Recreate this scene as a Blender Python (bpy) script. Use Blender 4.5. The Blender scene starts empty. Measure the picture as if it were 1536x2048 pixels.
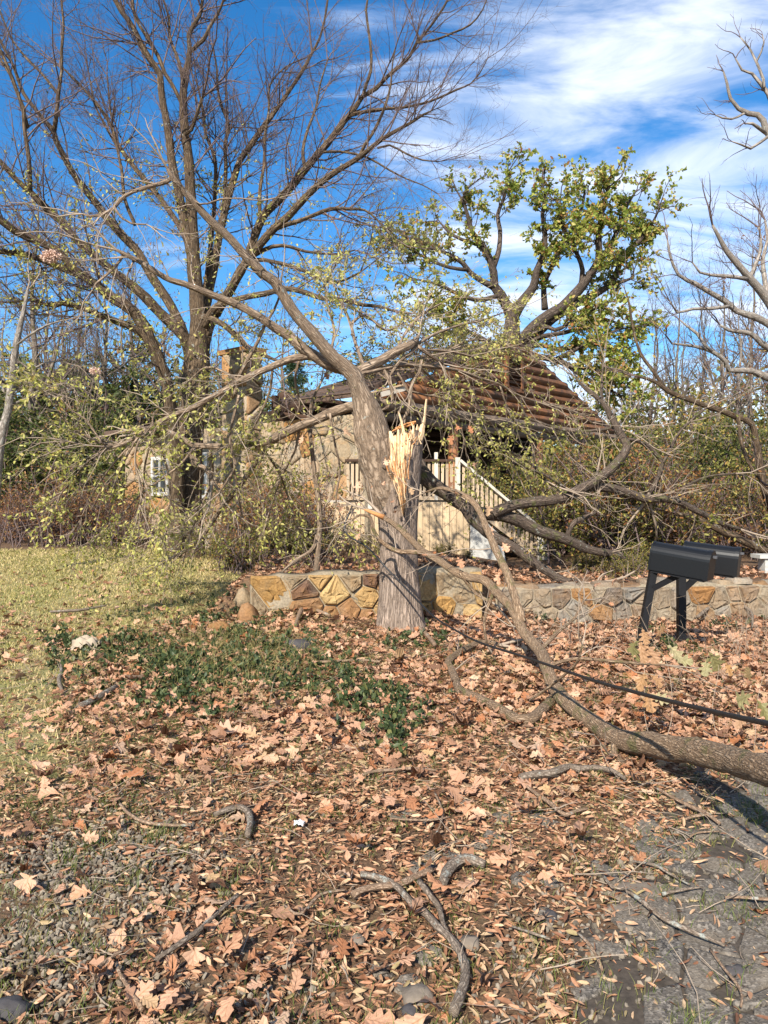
import bpy, math, random
import numpy as np
from mathutils import Vector, noise as mnoise

random.seed(7)
rng = np.random.default_rng(11)
SC = bpy.context.scene
COL = SC.collection
R_ = math.radians

# ------------------------------------------------------------------ camera, sky, sun, exposure
F, CX, HY, EYE = 1518.0, 768.0, 1000.0, 1.6
cam_d = bpy.data.cameras.new('camera')
cam = bpy.data.objects.new('camera', cam_d)
COL.objects.link(cam)
cam.location = (0, 0, EYE)
cam.rotation_euler = (R_(90), 0, 0)
cam_d.sensor_fit = 'VERTICAL'
cam_d.sensor_height = 36.0
cam_d.lens = F / 2048 * 36.0
cam_d.shift_y = -24 / 2048
cam_d.clip_start = 0.05
cam_d.clip_end = 3000
SC.camera = cam

SUN_EL, SUN_AZ = R_(36), R_(202)          # azimuth clockwise from +Y (behind the camera, to its left)
SUN_DIR = Vector((math.sin(SUN_AZ) * math.cos(SUN_EL), math.cos(SUN_AZ) * math.cos(SUN_EL), math.sin(SUN_EL)))
sun_d = bpy.data.lights.new('sun', 'SUN')
sun_d.energy = 5.0
sun_d.angle = R_(0.5)
sun_d.color = (1.0, 0.93, 0.82)
sun = bpy.data.objects.new('sun', sun_d)
COL.objects.link(sun)
sun.rotation_euler = (-SUN_DIR).to_track_quat('-Z', 'Y').to_euler()

W = bpy.data.worlds.new('World')
SC.world = W
W.use_nodes = True
wt = W.node_tree
for n_ in list(wt.nodes):
    wt.nodes.remove(n_)


def wn(t, **kw):
    n = wt.nodes.new(t)
    for k, v in kw.items():
        setattr(n, k, v)
    return n


def wmath(op, a, b=None, clamp=False):
    n = wn('ShaderNodeMath', operation=op, use_clamp=clamp)
    for i, v in enumerate((a, b)):
        if v is None:
            continue
        if isinstance(v, (int, float)):
            n.inputs[i].default_value = v
        else:
            wt.links.new(v, n.inputs[i])
    return n.outputs[0]


def wmap(v, a, b, c=0.0, d=1.0):
    n = wn('ShaderNodeMapRange', interpolation_type='SMOOTHSTEP')
    wt.links.new(v, n.inputs['Value'])
    n.inputs['From Min'].default_value = a
    n.inputs['From Max'].default_value = b
    n.inputs['To Min'].default_value = c
    n.inputs['To Max'].default_value = d
    return n.outputs['Result']


sky = wn('ShaderNodeTexSky', sky_type='NISHITA')
sky.sun_disc = False
sky.sun_elevation = SUN_EL
sky.sun_rotation = SUN_AZ
sky.altitude = 300
sky.air_density = 1.0
sky.dust_density = 0.4
sky.ozone_density = 3.0
tc = wn('ShaderNodeTexCoord')
sep = wn('ShaderNodeSeparateXYZ')
wt.links.new(tc.outputs['Generated'], sep.inputs[0])
zz = wmath('ADD', wmath('MAXIMUM', sep.outputs['Z'], 0.0), 0.28)
cu = wmath('DIVIDE', sep.outputs['X'], zz)
cv = wmath('DIVIDE', sep.outputs['Y'], zz)
cmb = wn('ShaderNodeCombineXYZ')
wt.links.new(cu, cmb.inputs[0])
wt.links.new(cv, cmb.inputs[1])


def cloud_noise(rot, sc, scale, detail, rough, dist, seedz):
    m = wn('ShaderNodeMapping')
    wt.links.new(cmb.outputs[0], m.inputs['Vector'])
    m.inputs['Rotation'].default_value = (0, 0, R_(rot))
    m.inputs['Scale'].default_value = (sc[0], sc[1], 1)
    m.inputs['Location'].default_value = (seedz, seedz * 0.7, seedz)
    t = wn('ShaderNodeTexNoise')
    wt.links.new(m.outputs[0], t.inputs['Vector'])
    t.inputs['Scale'].default_value = scale
    t.inputs['Detail'].default_value = detail
    t.inputs['Roughness'].default_value = rough
    t.inputs['Distortion'].default_value = dist
    return t.outputs['Fac']


big = cloud_noise(38, (0.8, 1.5), 1.5, 3, 0.5, 0.4, 3.3)
fine = cloud_noise(48, (0.75, 2.4), 3.0, 8, 0.58, 0.7, 8.1)
# thicker veil towards the right of the view (east), thinning towards the left
lean = wmap(sep.outputs['X'], -0.35, 0.20, -0.075, 0.165)
dens = wmath('ADD', wmath('ADD', wmath('MULTIPLY', big, 0.55), wmath('MULTIPLY', fine, 0.80)), wmath('SUBTRACT', lean, 0.055))
cl = wmap(dens, 0.64, 0.97)
mixc = wn('ShaderNodeMixRGB')
wt.links.new(wmath('MULTIPLY', cl, 0.85), mixc.inputs['Fac'])
hsv = wn('ShaderNodeHueSaturation')
hsv.inputs['Saturation'].default_value = 1.34
hsv.inputs['Value'].default_value = 1.08
wt.links.new(sky.outputs[0], hsv.inputs['Color'])
wt.links.new(hsv.outputs[0], mixc.inputs[1])
mixc.inputs[2].default_value = (6.6, 6.9, 7.6, 1)
bg = wn('ShaderNodeBackground')
bg.inputs['Strength'].default_value = 0.10
wt.links.new(mixc.outputs[0], bg.inputs['Color'])
wo = wn('ShaderNodeOutputWorld')
wt.links.new(bg.outputs[0], wo.inputs[0])

SC.view_settings.view_transform = 'Standard'
SC.view_settings.look = 'None'
SC.view_settings.exposure = 0.95
SC.view_settings.gamma = 1.0
SC.view_settings.use_curve_mapping = False
SC.render.engine = 'CYCLES'
SC.cycles.max_bounces = 6
SC.cycles.transparent_max_bounces = 4


# ------------------------------------------------------------------ helpers
def at(px, py, Y):
    """world point seen at that pixel of the 1536x2048 photograph, Y metres away"""
    return np.array(((px - CX) / F * Y, Y, EYE + (HY - py) / F * Y))


def sstep(v, a, b):
    t = np.clip((np.asarray(v, float) - a) / (b - a), 0, 1)
    return t * t * (3 - 2 * t)


def norm(v):
    return v / np.maximum(np.linalg.norm(v, axis=-1, keepdims=True), 1e-9)


WALLX = np.array([-40, -1.68, 1.3, 1.85, 5.5, 9.0, 40])
WALLY = np.array([9.5, 9.5, 10.15, 10.45, 10.9, 11.3, 11.3])


def wall_y(x):
    return np.interp(x, WALLX, WALLY)


def ground_z(x, y):
    x = np.asarray(x, float)
    y = np.asarray(y, float)
    low = 0.10 * np.exp(-((x + 1.3) / 1.5) ** 2 - ((y - 8.6) / 1.3) ** 2) - 0.17 * sstep(x, 0.8, 3.0) * sstep(y, 8.3, 10)
    low = low + 0.10 * np.exp(-((np.maximum(wall_y(x) - y, 0)) / 0.35) ** 2) * sstep(x, -1.9, -1.2) * (1 + 0.5 * np.sin(x * 4.1))
    ramp = 0.52 * sstep(y, 7.6, 15.5)
    hi = 0.60 - 0.22 * sstep(x, 0.6, 2.6) + 0.018 * np.clip(y - 10, 0, 8)
    yw = wall_y(x)
    st = sstep(y, yw + 0.05, yw + 0.30)
    right = low * (1 - st) + hi * st
    k = sstep(x, -2.35, -1.75)
    g = (low + ramp) * (1 - k) + right * k
    far = np.clip(y - 17, 0, 60)
    g = g + 0.06 * far * sstep(far, 0, 8)
    return g


def ground_at(px, py):
    Ys = np.concatenate([np.arange(1.6, 14, 0.02), np.arange(14, 80, 0.2)])
    X = (px - CX) / F * Ys
    Z = EYE + (HY - py) / F * Ys
    hit = np.nonzero(Z <= ground_z(X, Ys))[0]
    i = hit[0] if len(hit) else len(Ys) - 1
    return np.array((X[i], Ys[i], float(ground_z(X[i], Ys[i]))))


class Buf:
    def __init__(self):
        self.V, self.Fs, self.UV, self.R, self.n = [], [], [], [], 0

    def add(self, V, faces, uv=None, r=None):
        V = np.asarray(V, float).reshape(-1, 3)
        self.V.append(V)
        for f in (faces if isinstance(faces, list) else [faces]):
            self.Fs.append(np.asarray(f, np.int64) + self.n)
        self.UV.append(np.zeros((len(V), 2)) if uv is None else np.asarray(uv, float).reshape(-1, 2))
        self.R.append(np.full(len(V), 0.5) if r is None else np.broadcast_to(np.asarray(r, float), (len(V),)))
        self.n += len(V)

    def mesh(self, name, off=(0, 0, 0), smooth=True):
        me = bpy.data.meshes.new(name)
        V = np.concatenate(self.V) - np.asarray(off, float)
        me.vertices.add(len(V))
        me.vertices.foreach_set('co', V.astype(np.float32).ravel())
        loops = np.concatenate([f.ravel() for f in self.Fs])
        tot = np.concatenate([np.full(len(f), f.shape[1]) for f in self.Fs])
        start = np.concatenate([[0], np.cumsum(tot)[:-1]])
        me.loops.add(len(loops))
        me.loops.foreach_set('vertex_index', loops.astype(np.int32))
        me.polygons.add(len(tot))
        me.polygons.foreach_set('loop_start', start.astype(np.int32))
        me.polygons.foreach_set('loop_total', tot.astype(np.int32))
        me.polygons.foreach_set('use_smooth', np.full(len(tot), smooth))
        me.update(calc_edges=True)
        uvl = me.uv_layers.new(name='UVMap')
        uvl.data.foreach_set('uv', np.concatenate(self.UV)[loops].astype(np.float32).ravel())
        at_ = me.attributes.new('rnd', 'FLOAT', 'POINT')
        at_.data.foreach_set('value', np.concatenate(self.R).astype(np.float32))
        return me


def empty(name, loc):
    o = bpy.data.objects.new(name, None)
    o.empty_display_size = 0.2
    COL.objects.link(o)
    o.location = tuple(float(c) for c in loc)
    return o


def tag(o, label=None, cat=None, group=None, kind=None):
    for k, v in (('label', label), ('category', cat), ('group', group), ('kind', kind)):
        if v:
            o[k] = v
    return o


def wloc(o):
    return np.array(o.location) + (wloc(o.parent) if o.parent else 0)


def put(name, buf, mat, parent=None, smooth=True, origin=None):
    """link a Buf (world coordinates) or ready mesh as one object"""
    off = wloc(parent) if parent is not None else np.zeros(3)
    if origin is not None:
        org = np.asarray(origin, float)
    else:
        org = off
    me = buf.mesh(name, org, smooth)
    me.materials.append(mat)
    o = bpy.data.objects.new(name, me)
    COL.objects.link(o)
    if parent is not None:
        o.parent = parent
    o.location = tuple(org - off)
    return o


def link_mesh(name, me, loc, parent=None, rot=None, scale=None):
    o = bpy.data.objects.new(name, me)
    COL.objects.link(o)
    off = wloc(parent) if parent is not None else np.zeros(3)
    if parent is not None:
        o.parent = parent
    o.location = tuple(np.asarray(loc, float) - off)
    if rot is not None:
        o.rotation_euler = rot
    if scale is not None:
        o.scale = scale if not isinstance(scale, (int, float)) else (scale,) * 3
    return o


def copy_tree(o, parent=None):
    c = o.copy()
    COL.objects.link(c)
    c.parent = parent
    for ch in o.children:
        copy_tree(ch, c)
    return c


BOXF = np.array([[0, 3, 2, 1], [4, 5, 6, 7], [0, 1, 5, 4], [1, 2, 6, 5], [2, 3, 7, 6], [3, 0, 4, 7]])


def box(buf, c, ax, ay, az, r=None):
    """box from centre and three half-axis vectors"""
    c, ax, ay, az = (np.asarray(v, float) for v in (c, ax, ay, az))
    V = [c - ax - ay - az, c + ax - ay - az, c + ax + ay - az, c - ax + ay - az,
         c - ax - ay + az, c + ax - ay + az, c + ax + ay + az, c - ax + ay + az]
    L = [np.linalg.norm(v) for v in (ax, ay, az)]
    buf.add(V, BOXF, uv=[(0, 0), (2 * L[0], 0), (2 * L[0], 2 * L[1]), (0, 2 * L[1]), (0, 2 * L[2]), (2 * L[0], 2 * L[2]), (2 * L[0], 2 * L[2] + L[1]), (0, 2 * L[2] + L[1])], r=r)


def beam(buf, p, q, w, t, up=(0, 0, 1)):
    p, q = np.asarray(p, float), np.asarray(q, float)
    d = norm(q - p)
    s = norm(np.cross(d, np.asarray(up, float)))
    u = np.cross(s, d)
    box(buf, (p + q) / 2, s * w / 2, d * np.linalg.norm(q - p) / 2, u * t / 2)


def spline(pts, step):
    """Catmull-Rom through rows (x,y,z,r), resampled about every step metres"""
    P = np.asarray(pts, float)
    P = np.vstack([2 * P[0] - P[1], P, 2 * P[-1] - P[-2]])
    out = []
    for i in range(1, len(P) - 2):
        a, b, c, d = P[i - 1], P[i], P[i + 1], P[i + 2]
        n = max(1, int(round(np.linalg.norm(c[:3] - b[:3]) / step)))
        t = (np.arange(n) / n)[:, None]
        out.append(0.5 * (2 * b + (c - a) * t + (2 * a - 5 * b + 4 * c - d) * t ** 2 + (3 * b - a - 3 * c + d) * t ** 3))
    out.append(P[-2][None])
    o = np.vstack(out)
    o[:, 3] = np.maximum(o[:, 3], 0.0008)
    return o[:, :3], o[:, 3]


def tube(buf, P, R, sides, lump=0.0, cap=True):
    P, R = np.asarray(P, float), np.asarray(R, float)
    K = len(P)
    T = norm(np.gradient(P, axis=0))
    ref = np.array((0, 0, 1.0)) if abs(T[0][2]) < 0.9 else np.array((0, 1.0, 0))
    N = np.zeros((K, 3))
    n = norm(np.cross(T[0], ref))
    for k in range(K):
        n = norm(n - T[k] * np.dot(n, T[k]))
        N[k] = n
    B = np.cross(T, N)
    th = np.linspace(0, 2 * math.pi, sides + 1)
    rad = np.repeat(R[:, None], sides + 1, 1)
    if lump:
        j = rng.normal(0, lump, (K, sides))
        j = (j + np.roll(j, 1, 1) + np.roll(j, 1, 0)) / 1.7
        rad = rad * (1 + np.concatenate([j, j[:, :1]], 1))
    V = P[:, None] + rad[..., None] * (np.cos(th)[None, :, None] * N[:, None] + np.sin(th)[None, :, None] * B[:, None])
    s = np.concatenate([[0], np.cumsum(np.linalg.norm(np.diff(P, axis=0), axis=1))])
    uv = np.stack([np.repeat((th * R.mean())[None], K, 0), np.repeat(s[:, None], sides + 1, 1)], -1)
    i = np.arange(K - 1)[:, None] * (sides + 1) + np.arange(sides)[None]
    i = i.ravel()
    Fq = np.stack([i, i + 1, i + sides + 2, i + sides + 1], 1)
    fs = [Fq]
    if cap:
        fs.append(np.arange(sides)[::-1][None])
        fs.append((np.arange(sides) + (K - 1) * (sides + 1))[None])
    buf.add(V, fs, uv, rng.random())


def tubes(buf, P, R, sides=3):
    """many tubes at once: P (M,K,3), R (M,K)"""
    M, K = R.shape
    if M == 0:
        return
    T = norm(np.gradient(P, axis=1))
    ref = norm(rng.normal(size=(M, 1, 3)))
    N = norm(np.cross(T, ref))
    B = np.cross(T, N)
    th = np.arange(sides) * 2 * math.pi / sides
    V = P[:, :, None] + R[:, :, None, None] * (np.cos(th)[None, None, :, None] * N[:, :, None] + np.sin(th)[None, None, :, None] * B[:, :, None])
    a = np.arange(K - 1)[:, None] * sides
    j = np.arange(sides)[None]
    jn = (j + 1) % sides
    q = np.stack([a + j, a + jn, a + sides + jn, a + sides + j], -1).reshape(-1, 4)
    Fq = (np.arange(M)[:, None, None] * (K * sides) + q[None]).reshape(-1, 4)
    seg = np.linalg.norm(np.diff(P, axis=1), axis=2)
    s = np.concatenate([np.zeros((M, 1)), np.cumsum(seg, 1)], 1)
    uv = np.stack([np.broadcast_to(th[None, None] * 0.01, (M, K, sides)), np.broadcast_to(s[..., None], (M, K, sides))], -1)
    buf.add(V.reshape(-1, 3), Fq, uv.reshape(-1, 2), np.repeat(rng.random(M), K * sides))


def grow(start, d, length, r0, K=5, wig=0.18, up=0.0, taper=0.35):
    M = len(start)
    P = np.zeros((M, K, 3))
    P[:, 0] = start
    d = norm(d)
    for k in range(1, K):
        d = d + rng.normal(0, wig, (M, 3))
        d[:, 2] += up
        d = norm(d)
        P[:, k] = P[:, k - 1] + d * (length / (K - 1))[:, None]
    Rr = r0[:, None] * np.linspace(1, taper, K)[None]
    return P, Rr


def spawn(P, R, n, tmin=0.15, ang=(30, 60), lf=(0.3, 0.6), rf=0.5, K=5, wig=0.18, up=0.0, rmin=0.0015, parent_len=None):
    """n children on each parent tube"""
    M, KP = R.shape
    L = np.linalg.norm(np.diff(P, axis=1), axis=2).sum(1) if parent_len is None else parent_len
    idx = np.repeat(np.arange(M), n)
    t = tmin + (1 - tmin) * rng.random(len(idx))
    f = t * (KP - 1)
    k = np.minimum(f.astype(int), KP - 2)
    w = (f - k)[:, None]
    st = P[idx, k] * (1 - w) + P[idx, k + 1] * w
    tan = norm(P[idx, k + 1] - P[idx, k])
    rr = R[idx, k] * (1 - w[:, 0]) + R[idx, k + 1] * w[:, 0]
    per = norm(np.cross(tan, rng.normal(size=tan.shape)))
    a = np.radians(rng.uniform(ang[0], ang[1], len(idx)))[:, None]
    d = np.cos(a) * tan + np.sin(a) * per
    ln = L[idx] * rng.uniform(lf[0], lf[1], len(idx)) * (1.1 - 0.55 * t)
    return grow(st, d, ln, np.maximum(rr * rf, rmin), K, wig, up)


def resample(P, R, K):
    s = np.concatenate([[0], np.cumsum(np.linalg.norm(np.diff(P, axis=0), axis=1))])
    u = np.linspace(0, s[-1], K)
    return np.stack([np.interp(u, s, P[:, i]) for i in range(3)], 1), np.interp(u, s, R), s[-1]


LEAF_V = np.array([(0, 0, 0), (.21, .28, .06), (.19, .68, .05), (0, 1, -.04), (-.19, .68, .05), (-.21, .28, .06)])
LEAF_F = np.array([(0, 1, 2, 3), (3, 4, 5, 0)])
_half = [(0.02, 0.0), (0.10, 0.10), (0.06, 0.20), (0.30, 0.27), (0.33, 0.34), (0.12, 0.43), (0.36, 0.58), (0.42, 0.68), (0.15, 0.70), (0.24, 0.86), (0.16, 0.93)]
_h = len(_half)
OAK_V = np.array([(0, -0.18, 0.03), (0, 0.2, 0), (0, .45, 0), (0, .7, 0), (0, 1.0, 0)] + [(x, y, 0) for x, y in _half] + [(-x, y, 0) for x, y in _half])
OAK_V[:, 2] += 0.55 * OAK_V[:, 0] ** 2 + 0.05 * np.sin(OAK_V[:, 1] * 5)
OAK_F = [np.array([[0] + list(range(5, 5 + _h)) + [4, 3, 2, 1]]), np.array([[0, 1, 2, 3, 4] + list(range(5 + 2 * _h - 1, 5 + _h - 1, -1))])]


_r = [(0.02, 0.0), (0.12, 0.12), (0.22, 0.24), (0.16, 0.33), (0.30, 0.44), (0.34, 0.54), (0.20, 0.60), (0.36, 0.74), (0.34, 0.86), (0.18, 0.88), (0.12, 0.97)]
_e = [(0.02, 0.0), (0.10, 0.07), (0.19, 0.16), (0.26, 0.27), (0.30, 0.38), (0.31, 0.49), (0.30, 0.59), (0.26, 0.70), (0.20, 0.80), (0.13, 0.89), (0.06, 0.96)]


def outline(h):
    V = np.array([(0, -0.18, 0.03), (0, 0.2, 0), (0, .45, 0), (0, .7, 0), (0, 1.0, 0)] + [(x, y, 0) for x, y in h] + [(-x * 0.93, y + 0.02, 0) for x, y in h])
    V[:, 2] += 0.55 * V[:, 0] ** 2 + 0.05 * np.sin(V[:, 1] * 5)
    return V


SHAPES = {'oak': OAK_V, 'round': outline(_r), 'ovate': outline(_e)}


def leaves(buf, pos, d, size, shape='simple', flat=None, width=1.0, r=None, face=None):
    N = len(pos)
    if N == 0:
        return
    LV, LF = (LEAF_V, [LEAF_F]) if shape == 'simple' else (SHAPES[shape], OAK_F)
    y = norm(d)
    ref = rng.normal(size=(N, 3)) if flat is None else np.array((0, 0, 1.0)) + rng.normal(0, flat, (N, 3))
    if face is not None:
        ref = np.asarray(face, float) + rng.normal(0, 0.35, (N, 3))
    x = norm(np.cross(y, ref))
    z = np.cross(x, y)
    size = np.asarray(size)[:, None, None]
    curl = rng.normal(0.9, 1.2, (N, 1, 1)) if shape != 'simple' else np.ones((N, 1, 1))
    bend = rng.normal(0, 0.40, (N, 1, 1)) if shape != 'simple' else np.zeros((N, 1, 1))
    wx = np.ones((N, 1, 1)) * width * (rng.uniform(0.75, 1.15, (N, 1, 1)))
    Lz = LV[None, :, 2:3] * curl + bend * (LV[None, :, 1:2] - 0.4) ** 2 * 2 + (0 if shape == 'simple' else rng.normal(0, 0.035, (N, len(LV), 1)))
    V = pos[:, None] + size * (LV[None, :, 0:1] * wx * x[:, None] + LV[None, :, 1:2] * y[:, None] + Lz * z[:, None])
    nv = len(LV)
    fs = [(np.arange(N)[:, None, None] * nv + f[None]).reshape(-1, f.shape[1]) for f in LF]
    r = rng.random(N) if r is None else r
    uv = np.broadcast_to(LV[None, :, :2], (N, nv, 2)).reshape(-1, 2)
    buf.add(V.reshape(-1, 3), fs, uv, np.repeat(r, nv))


def leaves_on(buf, P, R, n, size=(0.03, 0.05), tmin=0.1, shape='simple', droop=-0.2, width=1.0, keep=1.0):
    M, K = R.shape
    if M == 0:
        return
    idx = np.repeat(np.arange(M), n)
    if keep < 1:
        idx = idx[rng.random(len(idx)) < keep]
    t = (tmin + (1 - tmin) * rng.random(len(idx))) * (K - 1)
    k = np.minimum(t.astype(int), K - 2)
    w = (t - k)[:, None]
    pos = P[idx, k] * (1 - w) + P[idx, k + 1] * w
    tan = norm(P[idx, k + 1] - P[idx, k])
    d = tan * 0.5 + rng.normal(0, 0.6, tan.shape)
    d[:, 2] += droop
    leaves(buf, pos, d, rng.uniform(size[0], size[1], len(idx)), shape, width=width)


# ------------------------------------------------------------------ materials
class M_:
    pass


M = M_()


def newmat(name):
    m = bpy.data.materials.new(name)
    m.use_nodes = True
    nt = m.node_tree
    for n in list(nt.nodes):
        nt.nodes.remove(n)
    out = nt.nodes.new('ShaderNodeOutputMaterial')
    p = nt.nodes.new('ShaderNodeBsdfPrincipled')
    nt.links.new(p.outputs[0], out.inputs[0])
    p.inputs['Specular IOR Level'].default_value = 0.25
    return m, nt, p, out


def N_(nt, t, ins=None, **kw):
    n = nt.nodes.new(t)
    for k, v in kw.items():
        setattr(n, k, v)
    for k, v in (ins or {}).items():
        s = n.inputs[k]
        if hasattr(v, 'is_output') or isinstance(v, bpy.types.NodeSocket):
            nt.links.new(v, s)
        else:
            s.default_value = v
    return n


def ramp(nt, fac, stops, interp='LINEAR'):
    n = nt.nodes.new('ShaderNodeValToRGB')
    n.color_ramp.interpolation = interp
    el = n.color_ramp.elements
    while len(el) < len(stops):
        el.new(0.5)
    for e, (p, c) in zip(el, stops):
        e.position = p
        e.color = (*c, 1)
    nt.links.new(fac, n.inputs[0])
    return n.outputs[0]


def rgbmix(nt, fac, a, b, bt='MIX'):
    n = nt.nodes.new('ShaderNodeMixRGB')
    n.blend_type = bt
    for s, v in zip(n.inputs, (fac, a, b)):
        if isinstance(v, bpy.types.NodeSocket):
            nt.links.new(v, s)
        elif isinstance(v, (int, float)):
            s.default_value = v
        else:
            s.default_value = (*v, 1)
    return n.outputs[0]


def bump(nt, p, h, strength=0.5, dist=0.02):
    b = N_(nt, 'ShaderNodeBump', {'Height': h, 'Strength': strength, 'Distance': dist})
    nt.links.new(b.outputs[0], p.inputs['Normal'])


def noise(nt, vec, scale, detail=4, rough=0.55, dist=0.0):
    n = N_(nt, 'ShaderNodeTexNoise', {'Scale': scale, 'Detail': detail, 'Roughness': rough, 'Distortion': dist})
    if vec is not None:
        nt.links.new(vec, n.inputs['Vector'])
    return n.outputs['Fac']


def mapping(nt, vec, scale):
    n = N_(nt, 'ShaderNodeMapping', {'Vector': vec, 'Scale': scale})
    return n.outputs[0]


def coords(nt, which='Object'):
    return nt.nodes.new('ShaderNodeTexCoord').outputs[which]


def bark(name, dark, mid, light, su=55, sv=11, lichen=0.0, moss=0.0, bd=0.03):
    m, nt, p, _ = newmat(name)
    uv = coords(nt, 'UV')
    oc = coords(nt, 'Object')
    w = N_(nt, 'ShaderNodeMath', {0: noise(nt, mapping(nt, uv, (su * 0.35, sv * 0.7, 1)), 1.0, 4, 0.6), 1: 2.6}, operation='MULTIPLY').outputs[0]
    warped = N_(nt, 'ShaderNodeVectorMath', {0: mapping(nt, uv, (su, sv, 1)), 1: N_(nt, 'ShaderNodeCombineXYZ', {'X': w, 'Y': w}).outputs[0]}, operation='ADD').outputs[0]
    vo = N_(nt, 'ShaderNodeTexVoronoi', {'Vector': warped, 'Scale': 1.0}, feature='DISTANCE_TO_EDGE')
    ridge = N_(nt, 'ShaderNodeMath', {0: vo.outputs['Distance'], 1: 2.6}, operation='MULTIPLY', use_clamp=True).outputs[0]
    fn = noise(nt, mapping(nt, uv, (su * 2, sv * 2, 1)), 1.0, 6, 0.65)
    h = rgbmix(nt, 0.60, ridge, fn)
    col = ramp(nt, h, [(0.18, dark), (0.42, mid), (0.72, light)])
    big = noise(nt, oc, 2.5, 3)
    col = rgbmix(nt, ramp(nt, big, [(0.35, (0, 0, 0)), (0.7, (.5, .5, .5))]), col, rgbmix(nt, 1.0, col, (1.25, 1.2, 1.15), 'MULTIPLY'))
    if lichen:
        ln = noise(nt, oc, 14, 6, 0.7)
        col = rgbmix(nt, ramp(nt, ln, [(0.62 - lichen * 0.2, (0, 0, 0)), (0.68 - lichen * 0.2, (.9, .9, .9))]), col, (0.29, 0.30, 0.26))
    if moss:
        ln = noise(nt, oc, 6, 5, 0.65)
        col = rgbmix(nt, ramp(nt, ln, [(0.56 - moss * 0.2, (0, 0, 0)), (0.66 - moss * 0.2, (.7, .7, .7))]), col, (0.10, 0.11, 0.03))
    nt.links.new(col, p.inputs['Base Color'])
    p.inputs['Roughness'].default_value = 0.9
    bump(nt, p, h, 0.9, bd)
    return m


def leafmat(name, stops, trans=0.35, rough=0.55, spec=0.3, objrand=False, vein=False):
    m, nt, p, out = newmat(name)
    a = N_(nt, 'ShaderNodeAttribute', attribute_name='rnd').outputs['Fac']
    if objrand:
        oi = N_(nt, 'ShaderNodeObjectInfo').outputs['Random']
        a = N_(nt, 'ShaderNodeMath', {0: N_(nt, 'ShaderNodeMath', {0: a, 1: oi}, operation='ADD').outputs[0]}, operation='FRACT').outputs[0]
    col = ramp(nt, a, stops)
    oc = coords(nt, 'Object')
    nn = noise(nt, oc, 40, 4, 0.6)
    col = rgbmix(nt, 1.0, col, ramp(nt, nn, [(0.3, (.72, .7, .68)), (0.7, (1.15, 1.15, 1.15))]), 'MULTIPLY')
    if vein:
        uv = coords(nt, 'UV')
        sx = N_(nt, 'ShaderNodeSeparateXYZ', {0: uv})
        ab = N_(nt, 'ShaderNodeMath', {0: sx.outputs[0]}, operation='ABSOLUTE').outputs[0]
        mid = ramp(nt, ab, [(0.0, (.75, .7, .6)), (0.025, (1, 1, 1))])
        col = rgbmix(nt, 1.0, col, mid, 'MULTIPLY')
        wv = N_(nt, 'ShaderNodeTexWave', {'Vector': N_(nt, 'ShaderNodeCombineXYZ', {'X': N_(nt, 'ShaderNodeMath', {0: sx.outputs[1], 1: ab}, operation='SUBTRACT').outputs[0]}).outputs[0], 'Scale': 1.6, 'Distortion': 1.0})
        bump(nt, p, wv.outputs['Fac'], 0.35, 0.004)
    nt.links.new(col, p.inputs['Base Color'])
    p.inputs['Roughness'].default_value = rough
    p.inputs['Specular IOR Level'].default_value = spec
    if trans:
        tr = N_(nt, 'ShaderNodeBsdfTranslucent', {'Color': col})
        mx = N_(nt, 'ShaderNodeMixShader', {0: trans, 1: p.outputs[0], 2: tr.outputs[0]})
        nt.links.new(mx.outputs[0], out.inputs[0])
    return m


def stonemat(name, stops, objrand=True, stain=0.5):
    m, nt, p, _ = newmat(name)
    oc = coords(nt, 'Object')
    oi = N_(nt, 'ShaderNodeObjectInfo').outputs['Random']
    shift = N_(nt, 'ShaderNodeVectorMath', {0: oc, 1: N_(nt, 'ShaderNodeCombineXYZ', {'X': N_(nt, 'ShaderNodeMath', {0: oi, 1: 37.0}, operation='MULTIPLY').outputs[0]}).outputs[0]}, operation='ADD').outputs[0]
    base = ramp(nt, oi, stops)
    n1 = noise(nt, shift, 5.5, 5, 0.6, 0.6)
    col = rgbmix(nt, ramp(nt, n1, [(0.40, (0, 0, 0)), (0.78, (stain,) * 3)]), base, (0.34, 0.175, 0.055))
    n3 = noise(nt, shift, 3.4, 4, 0.6, 0.5)
    col = rgbmix(nt, ramp(nt, n3, [(0.50, (0, 0, 0)), (0.78, (.35, .35, .35))]), col, (0.30, 0.26, 0.19))
    n2 = noise(nt, shift, 28, 7, 0.7)
    col = rgbmix(nt, 1.0, col, ramp(nt, n2, [(0.25, (.55, .53, .5)), (0.75, (1.3, 1.3, 1.28))]), 'MULTIPLY')
    nt.links.new(col, p.inputs['Base Color'])
    p.inputs['Roughness'].default_value = 0.9
    bump(nt, p, rgbmix(nt, 0.6, n1, n2), 0.8, 0.035)
    return m


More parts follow.
